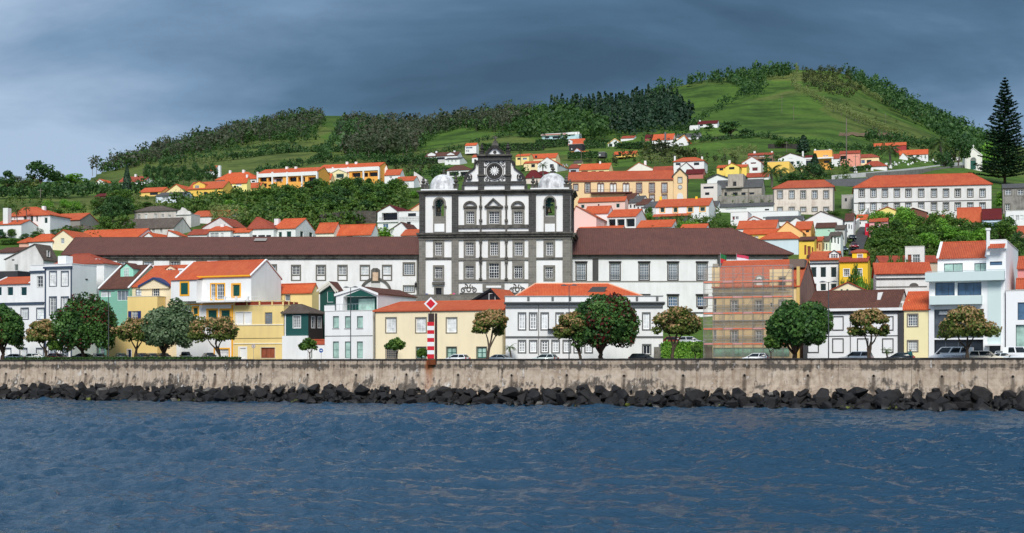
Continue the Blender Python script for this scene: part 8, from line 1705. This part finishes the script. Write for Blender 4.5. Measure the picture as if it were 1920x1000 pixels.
wood('scrub', 'scrub and hedges among the upper houses', [(scatter([(1160, 296), (1240, 276), (1300, 288), (1340, 302), (1300, 312), (1200, 312)], 14, 25, 6), 'b', (3, 6)), (scatter([(1330, 300), (1440, 296), (1440, 306), (1340, 312)], 16, 26, 6), 'b', (2, 4)), (scatter([(730, 320), (800, 314), (830, 322), (800, 335), (740, 330)], 14, 27, 6), 'b', (3, 5)), (scatter([(1100, 306), (1160, 300), (1170, 312), (1090, 316)], 14, 28, 6), 'b', (3, 5))], 11, 'thicket')
wood('hill_wood', 'green shrubs between the houses on the slope', [(scatter([(1120, 268), (1270, 246), (1330, 262), (1280, 280), (1120, 285)], 22, 29, 9), 'b', (3, 6)), (scatter([(1420, 300), (1600, 318), (1600, 330), (1420, 330)], 22, 30, 9), 'b', (2.5, 5)), (scatter([(770, 330), (1000, 322), (1000, 345), (800, 350)], 22, 31, 9), 'b', (2.5, 5)), (scatter([(1560, 290), (1750, 268), (1800, 290), (1760, 305), (1640, 300)], 18, 32, 8), 'b', (3, 6))], 12, 'green')
wood('undergrowth', 'dense low bush filling the hill woods', [(scatter(B1, 7, 81, 4.2), 'b', (3.5, 6)), (scatter(M1, 7, 82, 4.2), 'b', (4, 7.5))], 31, 'green')
wood('undergrowth', 'tangled green undergrowth below the wooded bank', [(scatter([(290, 402), (330, 382), (430, 374), (560, 364), (700, 350), (760, 358), (765, 400), (700, 416), (600, 440), (500, 438), (400, 410)], 9, 61, 4.5), 'b', (2.2, 4.5))], 21, 'under')
wood('undergrowth', 'garden undergrowth above the yellow house', [(scatter([(1628, 482), (1636, 446), (1690, 424), (1770, 424), (1800, 440), (1910, 448), (1918, 482), (1760, 486), (1650, 496)], 9, 62, 5), 'b', (1.4, 3.2))], 22, 'under')
wood('undergrowth', 'shrubs and gardens between the houses of the right slope', [(scatter([(1215, 430), (1300, 405), (1345, 400), (1345, 420), (1380, 430), (1370, 446), (1230, 450)], 10, 63, 5), 'b', (1.4, 3)), (scatter([(1340, 376), (1440, 374), (1446, 384), (1342, 386)], 9, 64, 4), 'b', (1, 2.4)), (scatter([(1600, 425), (1630, 395), (1880, 404), (1900, 430), (1790, 436), (1640, 430)], 11, 65, 5), 'b', (1.2, 2.8)), (scatter([(1480, 335), (1600, 330), (1600, 340), (1480, 350)], 10, 66, 4), 'b', (1.5, 3)), (scatter([(1310, 330), (1340, 326), (1345, 345), (1318, 348)], 10, 67, 4), 'b', (1.5, 3))], 23, 'under')
wood('undergrowth', 'hedges and shrubs of the left slope', [(scatter([(0, 375), (120, 382), (260, 372), (300, 385), (260, 404), (180, 408), (60, 408), (0, 402)], 20, 68, 8), 'b', (1.2, 3)), (scatter([(0, 350), (250, 350), (250, 356), (0, 360)], 18, 69, 5), 'b', (1.5, 3.5)), (scatter([(100, 440), (180, 436), (210, 446), (180, 460), (110, 456)], 12, 70, 5), 'b', (1.2, 2.6))], 24, 'under')
def line_pts(P, step, wid, seed):
 rs = random.Random(seed); out = []
 for (x0, y0), (x1, y1) in zip(P, P[1:]):
  n = max(1, int(math.hypot(x1 - x0, y1 - y0) / step))
  for i in range(n): t = (i + rs.random()) / n; out.append((x0 + (x1 - x0) * t + rs.uniform(-1, 1) * wid, y0 + (y1 - y0) * t + rs.uniform(-.5, .5) * wid))
 return out
wood('cane_hedge', 'pale cane hedge running down the right hill', [(line_pts([(1496, 131), (1490, 150), (1488, 168), (1530, 190), (1580, 216), (1640, 242), (1692, 264)], 1.6, 4.5, 41), 'v', (4.5, 7))], 13, 'cane')
wood('cane_hedge', 'second pale cane hedge on the right flank', [(line_pts([(1600, 163), (1640, 186), (1700, 214), (1760, 240), (1792, 252)], 1.8, 4, 42), 'v', (4.5, 7))], 14, 'cane')
wood('cane_hedge', 'pale cane thicket on the slope above the left bank', [(scatter([(330, 312), (420, 300), (440, 308), (340, 322)], 8, 43, 4), 'v', (3, 5)), (scatter([(395, 412), (440, 408), (470, 424), (430, 432), (395, 428)], 7, 44, 4), 'v', (3, 5)), (scatter([(1190, 305), (1260, 300), (1290, 312), (1200, 316)], 8, 45, 4), 'v', (3, 5)), (scatter([(1340, 292), (1420, 285), (1430, 296), (1350, 300)], 8, 46, 4), 'v', (3, 5))], 15, 'cane')
wood('field_hedge', 'dark hedgerows between the hill fields', [(line_pts([(300, 312), (400, 304), (500, 294), (560, 290), (640, 288)], 3, 2, 47), 'b', (3, 6)), (line_pts([(380, 292), (470, 282), (540, 276)], 3, 2, 48), 'b', (2, 4)), (line_pts([(610, 300), (625, 270), (640, 240)], 3, 3, 49), 'b', (4, 7)), (line_pts([(0, 372), (120, 372), (260, 362), (330, 352)], 4, 3, 50), 'b', (3, 5)), (line_pts([(1290, 245), (1330, 215), (1390, 180)], 5, 4, 51), 'b', (4, 7)), (line_pts([(1310, 268), (1420, 262), (1560, 282), (1640, 284)], 4, 2.5, 52), 'b', (3, 5)), (line_pts([(1620, 262), (1700, 272), (1800, 280)], 4, 3, 53), 'b', (4, 7)), (line_pts([(800, 292), (860, 284), (905, 266), (960, 258)], 4, 2, 54), 'b', (2, 5)), (line_pts([(480, 330), (600, 306), (720, 304), (800, 300)], 4, 3, 55), 'b', (3, 5))], 16, 'wood')
# bare soil bank across the right meadow
def soil():
 t = NT('bare_soil'); a = t.noise(t.pos(), .12, 5, .65); t.col(t.ramp(a, [(.38, lin((74, 88, 40))), (.5, lin((112, 88, 62))), (.66, lin((92, 70, 52)))])); t.rough(.95); vs = []; fs = []; n = 60
 for i in range(n + 1):
  px = 1432 + 250 * i / n; wob = math.sin(i * .9) * 1.2; r0 = 248 + 3.5 * i / n + wob
  for r in (r0 + 6 + math.sin(i * 1.7), r0 + 3, r0): Zq = zfor(px, r); X = (px - 960) / F * Zq; vs.append((X, Zq, el1(X, Zq) + .55))
 for i in range(n): 
  for j in range(2): fs.append((3 * i + j, 3 * i + 3 + j, 3 * i + 4 + j, 3 * i + 1 + j))
 o = obj('soil_bank', vs, fs, t.m, smooth=True); tag(o, 'bare brown soil bank across the meadow', 'soil bank', kind='structure')
soil()
# utility poles and mast
def pole(px, rb, rt, label, r=.14, guys=False):
 Z = zfor(px, rb); X = (px - 960) / F * Z; g = el1(X, Z); H = CH + (HY - rt) / F * Z - g; root = empty('mast' if guys else 'utility_pole', (X, Z, g)); tag(root, label, 'mast' if guys else 'utility pole'); W_ = paint((120, 112, 100), .8)
 MB().path([(0, 0, -.5), (0, 0, H)], [r, r * .7], 6).build('pole', W_, root)
 if not guys: MB().box(-.9, .9, -.06, .06, H - .9, H - .75).build('crossarm', W_, root)
 else:
  for a in (0.3, 2.4, 4.5): MB().tube((0, 0, H * .75), (math.cos(a) * H * .4, math.sin(a) * H * .4, 0), .03, .03, 4).build('guy_wire', M_IRON, root)
pole(1587, 318, 222, 'tall thin radio mast with guy wires on the slope', .28, True)
for lb, px, rb, rt in (('utility pole on the meadow of the right hill', 1488, 226, 199), ('faint utility pole higher on the right meadow', 1466, 212, 180), ('utility pole by the lower cane hedge', 1660, 246, 213), ('utility pole before the wooded bank', 539, 378, 344), ('utility pole at the left field', 76, 376, 353), ('utility pole on the shrub slope at the left', 158, 370, 346), ('utility pole beside the dark row of trees', 299, 352, 330), ('utility pole beside the cypress row', 269, 338, 315), ('pale post on the meadow above the yellow block', 1475, 284, 265), ('utility pole before the old beige school', 1403, 395, 356), ('utility pole in front of the school right of the beige one', 1619, 402, 366), ('utility pole at the white gabled house below the school', 1598, 425, 392), ('utility pole by the pale yellow terrace house', 1604, 330, 290), ('post beside the small white hillside gable', 1090, 298, 282)): pole(px, rb, rt, lb)
# ================================================================ vehicles
def bevelled(m, off, seg=2, name='body'):
 me = bpy.data.meshes.new(name); me.from_pydata(m.v, [], m.f); bm = bmesh.new(); bm.from_mesh(me); bmesh.ops.remove_doubles(bm, verts=bm.verts, dist=1e-4); bmesh.ops.recalc_face_normals(bm, faces=bm.faces); bmesh.ops.bevel(bm, geom=list(bm.edges), offset=off, segments=seg, affect='EDGES', clamp_overlap=True); bm.to_mesh(me); bm.free(); me.polygons.foreach_set('use_smooth', [True] * len(me.polygons)); return me
GLASS = gloss((30, 38, 42), .06, 'car_glass'); TYRE = paint((22, 22, 22), .8, 'tyre'); RIM = gloss((150, 152, 154), .3, 'rim', .8); RED = gloss((190, 24, 30), .2, 'tail_lamp'); LAMP = gloss((226, 230, 232), .1, 'head_lamp')
# side profiles: length along x (front at +x), heights; (body outline, cabin bottom front/back, cabin top front/back, height, width)
KIND = {'hatch': dict(L=4.0, W=1.7, body=[(-2, .35), (-1.98, .85), (-1.9, .98), (1.0, .95), (1.75, .78), (1.98, .6), (2.0, .32)], cab=(-1.85, 1.05, -1.45, .25, 1.47)),
  'sedan': dict(L=4.5, W=1.75, body=[(-2.25, .38), (-2.22, .85), (-2.1, .98), (-1.5, 1.0), (1.0, .95), (2.0, .8), (2.22, .62), (2.25, .34)], cab=(-1.75, 1.05, -.95, .25, 1.42)),
  'estate': dict(L=4.6, W=1.8, body=[(-2.3, .4), (-2.28, .9), (-2.2, 1.06), (1.05, 1.02), (2.05, .88), (2.27, .66), (2.3, .36)], cab=(-2.2, 1.1, -1.95, .35, 1.66)),
  'van': dict(L=5.4, W=2.0, body=[(-2.7, .45), (-2.68, 1.15), (-2.66, 1.3), (1.75, 1.25), (2.5, 1.0), (2.68, .75), (2.7, .42)], cab=(-2.66, 1.85, -2.62, 1.0, 2.2))}
CARM = {}
def car_meshes(k):
 if k in CARM: return CARM[k]
 q = KIND[k]; W_ = q['W'] / 2; b = MB(); pts = [(x, z) for x, z in q['body']]; b.prism(list(reversed(pts)), -W_, W_); body = bevelled(b, .07); body.materials.append(paint((200, 200, 200)))
 b0, b1, t0, t1, h = q['cab']; zb = .93 if k != 'van' else 1.22; zb = {'estate': 1.0}.get(k, zb); wi = W_ - .06; wt = W_ - .26; c = MB()
 c.add([(b0, -wi, zb), (b1, -wi, zb), (b1, wi, zb), (b0, wi, zb), (t0, -wt, h - .06), (t1, -wt, h - .06), (t1, wt, h - .06), (t0, wt, h - .06)], [(3, 2, 1, 0), (4, 5, 6, 7), (0, 1, 5, 4), (1, 2, 6, 5), (2, 3, 7, 6), (3, 0, 4, 7)]); cab = bevelled(c, .03, 1, 'windows'); cab.materials.append(GLASS)
 r = MB(); r.add([(t0 - .03, -wt - .02, h - .07), (t1 + .06, -wt - .02, h - .07), (t1 + .06, wt + .02, h - .07), (t0 - .03, wt + .02, h - .07), (t0 + .08, -wt + .1, h), (t1 - .12, -wt + .1, h), (t1 - .12, wt - .1, h), (t0 + .08, wt - .1, h)], [(3, 2, 1, 0), (4, 5, 6, 7), (0, 1, 5, 4), (1, 2, 6, 5), (2, 3, 7, 6), (3, 0, 4, 7)])
 for sg in (-1, 1):
  for f, wd in ((0, .06), (.42, .05), (1, .06)) if k != 'van' else ((0, .35), (.3, .08), (.62, .1), (1, .08)):
   xb = b0 + (b1 - b0) * f; xt = t0 + (t1 - t0) * f; r.add([(xb - wd, sg * (wi + .012), zb), (xb + wd, sg * (wi + .012), zb), (xt + wd, sg * (wt + .012), h - .06), (xt - wd, sg * (wt + .012), h - .06)], [(0, 1, 2, 3)])
 if k == 'van': r.box(-2.64, 1.2, -wi - .012, -wi + .01, 1.18, 1.42); r.box(-2.64, 1.2, wi - .01, wi + .012, 1.18, 1.42)
 roof = r.me('roof', None); roof.materials.append(paint((200, 200, 200)))
 wh = MB(); n = 16; rr_ = .31
 def disc(m, R_, y0, y1): m.add([(R_ * math.cos(6.2832 * i / n), y, R_ * math.sin(6.2832 * i / n)) for y in (y0, y1) for i in range(n)], [tuple(range(n)), tuple(range(2 * n - 1, n - 1, -1))] + [(i, i + n, (i + 1) % n + n, (i + 1) % n) for i in range(n)])
 disc(wh, rr_, -.1, .1); ty = wh.me('wheel', TYRE); m2 = MB(); disc(m2, rr_ * .62, -.108, .108); rim = m2.me('rim', RIM); L = q['L'] / 2
 hl = MB(); hl.box(L - .16, L + .01, -.14, .14, .62, .76); tl = MB(); tl.box(-L - .012, -L + .1, -.12, .12, .72, .96 if k != 'van' else 1.25)
 mr = MB(); mr.box(-.07, .07, -.09, .09, 0, .14); CARM[k] = (body, cab, roof, ty, rim, hl.me('headlight', LAMP), tl.me('tail_light', RED), mr.me('mirror', None), q); mr_ = CARM[k][7]; mr_.materials.append(paint((40, 40, 40))); return CARM[k]
def car(kind, px, t, rgb, label, ang=0.0, pos=None, group='cars parked along the waterfront', name='parked_car', cat='car', pitch=0.0):
 body, cab, roof, ty, rim, hl, tl, mr, q = car_meshes(kind); p = pos or wallpt(wall_s(px, t), t, 6.0 + rzs(wall_s(px, t))); root = empty(name, p, -RF + ang); root.rotation_euler = (0, pitch, -RF + ang); tag(root, label, cat, group); P_ = gloss(rgb, .22, None, 0.0, .6)
 for nm, me in (('body', body), ('roof', roof)): o = inst(nm, me, root); o.material_slots[0].link = 'OBJECT'; o.material_slots[0].material = P_
 inst('windows', cab, root); L, W_ = q['L'], q['W']
 for sx in (-.31, .31):
  for sy in (-1, 1): w_ = inst('wheel', ty, root, (sx * L, sy * (W_ / 2 - .09), .31)); inst('rim', rim, w_)
 for sy in (-1, 1): inst('headlight', hl, root, (0, sy * (W_ / 2 - .25), .25 if kind == 'van' else 0)); inst('tail_light', tl, root, (0, sy * (W_ / 2 - .16), 0)); o = inst('mirror', mr, root, (q['cab'][1] - .35, sy * (W_ / 2 + .06), .95 if kind != 'van' else 1.3))
 return root
SILV = (176, 182, 186)
for a in (('sedan', 31, 9, (206, 210, 212), 'silver white sedan at the far left behind the hedge', .5), ('hatch', 69, 9, (196, 206, 204), 'pale grey hatchback left of the maroon car', .5), ('hatch', 110, 6.5, (150, 26, 44), 'maroon hatchback under the leftmost tamarisk', .1), ('sedan', 160, 5.9, (20, 22, 24), 'black saloon with red tail light under the large round tree', 0.0), ('hatch', 186, 9, (188, 192, 192), 'silver hatchback right of the black saloon', -.6),
    ('hatch', 228, 9, (92, 104, 102), 'grey green hatchback before the blue door', -.7), ('hatch', 267, 9, (44, 60, 92), 'navy hatchback under the second tamarisk', -.6), ('hatch', 287, 10.5, (150, 160, 164), 'pale hatchback half hidden behind the navy one', -.6), ('hatch', 307, 8.5, (74, 84, 80), 'dark grey hatchback behind the silvery tree', -.6), ('estate', 348, 9, (122, 136, 138), 'blue grey estate car before the yellow trimmed house', -.9), ('hatch', 393, 9, (48, 56, 78), 'dark blue hatchback behind the forked tamarisk', -.7),
    ('hatch', 856, 8, (232, 234, 236), 'white hatchback right of the striped beacon', 3.1), ('sedan', 941, 8, (190, 196, 198), 'silver saloon below the bent tamarisk', 0), ('hatch', 1021, 8, (196, 208, 206), 'pale silver hatchback before the grey trimmed house', 3.1), ('hatch', 1206, 6.5, (40, 44, 50), 'dark hatchback with red tail light right of the blossoming tree', 0), ('hatch', 1416, 7, (236, 238, 240), 'white hatchback before the scaffold', 3.14), ('estate', 1604, 8, (236, 238, 240), 'white estate car before the blank panelled house', 3.1), ('hatch', 1686, 7, (34, 38, 44), 'dark hatchback left of the woman', 3.14),
    ('estate', 1850, 6.2, (226, 218, 200), 'cream old estate car beside the white minibus', 0), ('sedan', 1884, 8.5, (206, 214, 218), 'pale saloon right of the cream estate car', 0), ('estate', 1897, 10, SILV, 'silver estate car near the right edge', 0)):
 car(a[0], a[1], a[2], a[3], a[4], a[5])
v = car('van', 1781, 8, (234, 236, 238), 'white minibus with blue club lettering before the modern block', 3.14, group=None, name='minibus', cat='minibus')
fc = bpy.data.curves.new('lettering', 'FONT'); fc.body = 'Sporting Club da Horta'; fc.size = .27; fc.extrude = .004; fc.materials.append(paint((60, 80, 140), .5)); fo = bpy.data.objects.new('lettering', fc); link(fo, v); bpy.context.view_layer.update(); lm = bpy.data.meshes.new_from_object(fo.evaluated_get(bpy.context.evaluated_depsgraph_get())); bpy.data.objects.remove(fo); fo = link(bpy.data.objects.new('lettering', lm), v); fo.location = (.75, 1.012, .93); fo.rotation_euler = (R(90), 0, R(180))
car('van', 1926, 9, (236, 238, 240), 'white van cut off by the right picture edge', 0, group=None, name='parked_van', cat='van')
for px, row, t, c, lb in ((1296, 642, 24, (196, 200, 204), 'silver car parked above the ivy bank'), (1268, 642, 25, (120, 40, 44), 'red car parked above the ivy bank')):
 p = wallpt(wall_s(px, t), t, 0); car('hatch', 0, 0, c, lb, .1, (p.x, p.y, CH + (HY - row - 7) / F * p.y), group=None)
for px, row, c, lb in ((1597, 452, (24, 28, 36), 'black car parked on the steep street'), (1601, 468, (150, 34, 40), 'red car lower on the steep street'), (1581, 474, (60, 76, 92), 'blue grey car at the foot of the steep street')):
 Z = zfor(px, row + 3); X = (px - 960) / F * Z; car('hatch', 0, 0, c, lb, -1.2, (X, Z, el1(X, Z) + .5), group=None)
# car parking shelf above the ivy bank
m = MB(); sA, sB = wall_s(1243, 22), wall_s(1322, 22); p0 = wallpt(sA, 22, 0)
m.prismx([(-4.6, 5.5), (-4.6, 8.55), (4, 8.7), (4, 5.5)], 0, sB - sA); o = m.build('parking_terrace', M_PAVE); o.location = p0; o.rotation_euler = (0, 0, -.4091); tag(o, 'raised paved terrace above the ivy bank', 'terrace', kind='structure')
# parking trailer behind the forked tamarisk
p = wallpt(wall_s(430, 8), 8, 6.0); tr = empty('trailer', p, -RF); tag(tr, 'grey flat trailer behind the forked tamarisk', 'trailer'); G_ = paint((110, 114, 118), .5)
MB().box(-1.2, 1.2, -.7, .7, .6, .72).build('bed', G_, tr); MB().box(-1.2, 1.2, -.72, -.68, .72, 1.0).build('side_board', G_, tr); MB().box(-1.2, 1.2, .68, .72, .72, 1.0).build('side_board', G_, tr); MB().tube((1.2, 0, .6), (2.2, 0, .5), .05, .05, 6).build('drawbar', G_, tr)
for s_ in (-1, 1): inst('wheel', car_meshes('hatch')[3], tr, (0, s_ * .85, .31))
# ================================================================ the woman by the yellow house
def woman():
 p = wallpt(wall_s(1707, 2.2), 2.2, 6.13); root = empty('person', p, .1); tag(root, 'woman with long dark hair in a teal top on the promenade', 'person')
 J = {'pel': (0, 0, .92), 'wai': (0, 0, 1.08), 'che': (0, .01, 1.28), 'nec': (0, .01, 1.44), 'hd': (0, -.01, 1.52), 'top': (0, -.01, 1.63), 'hl': (-.09, 0, .88), 'kl': (-.1, -.02, .48), 'al': (-.1, .02, .08), 'tl': (-.11, -.14, .03), 'hr': (.09, 0, .88), 'kr': (.1, -.02, .48), 'ar': (.1, .02, .08), 'tr': (.11, -.14, .03), 'sl': (-.17, .01, 1.37), 'el': (-.24, .03, 1.12), 'wl': (-.2, -.1, .92), 'sr': (.17, .01, 1.37), 'er': (.24, .03, 1.12), 'wr': (.18, -.12, .94), 'fl': (-.19, -.16, .85), 'fr': (.17, -.18, .87)}
 E = [('pel', 'wai'), ('wai', 'che'), ('che', 'nec'), ('nec', 'hd'), ('hd', 'top'), ('pel', 'hl'), ('hl', 'kl'), ('kl', 'al'), ('al', 'tl'), ('pel', 'hr'), ('hr', 'kr'), ('kr', 'ar'), ('ar', 'tr'), ('che', 'sl'), ('sl', 'el'), ('el', 'wl'), ('wl', 'fl'), ('che', 'sr'), ('sr', 'er'), ('er', 'wr'), ('wr', 'fr')]
 Rd = dict(pel=.14, wai=.115, che=.13, nec=.05, hd=.085, top=.075, hl=.085, kl=.06, al=.04, tl=.035, hr=.085, kr=.06, ar=.04, tr=.035, sl=.06, el=.045, wl=.033, fl=.03, sr=.06, er=.045, wr=.033, fr=.03); ks = list(J)
 me = bpy.data.meshes.new('body'); me.from_pydata([J[k] for k in ks], [(ks.index(a), ks.index(b)) for a, b in E], []); skin = paint((206, 160, 134), .6, 'skin'); me.materials.append(skin); o = link(bpy.data.objects.new('body', me), root); md = o.modifiers.new('s', 'SKIN'); md.use_smooth_shade = True
 sv = me.skin_vertices[0].data if me.skin_vertices else None
 if sv is None:
  bm = bmesh.new(); bm.from_mesh(me); bm.verts.layers.skin.verify(); bm.to_mesh(me); bm.free(); sv = me.skin_vertices[0].data
 for i, k in enumerate(ks): sv[i].radius = (Rd[k], Rd[k] * .85); sv[i].use_root = (k == 'pel')
 s2 = o.modifiers.new('d', 'SUBSURF'); s2.levels = 1; s2.render_levels = 1
 T = paint((22, 92, 96), .8, 'teal_cloth'); m = MB(); m.lathe([(.165, .82), (.16, .95), (.15, 1.1), (.17, 1.28), (.15, 1.4), (.07, 1.46)], 0, .01, 14); 
 for s_, e_, w_ in (('sl', 'el', 'wl'), ('sr', 'er', 'wr')): m.path([J[s_], J[e_], J[w_]], [.08, .066, .052], 8)
 m.build('jacket', T, root, smooth=True); m = MB()
 for h_, k_, a_ in (('hl', 'kl', 'al'), ('hr', 'kr', 'ar')): m.path([J[h_], J[k_], J[a_]], [.11, .08, .06], 8)
 m.build('trousers', paint((34, 38, 52), .8, 'dark_denim'), root, smooth=True)
 m = MB(); m.lathe([(.10, 1.30), (.115, 1.42), (.105, 1.55), (.10, 1.62), (.06, 1.685), (.01, 1.70)], 0, .045, 12); m.build('hair', paint((52, 32, 26), .6, 'dark_hair'), root, smooth=True)
 for s_ in (-1, 1): MB().box(s_ * .032 - .01, s_ * .032 + .01, -.098, -.085, 1.56, 1.575).build('eye', paint((30, 24, 20), .4), root)
 MB().prism([(-.014, 1.52), (.014, 1.52), (0, 1.56)], -.115, -.085).build('nose', skin, root); MB().box(-.022, .022, -.096, -.083, 1.49, 1.5).build('mouth', paint((160, 80, 76), .6), root)
woman()
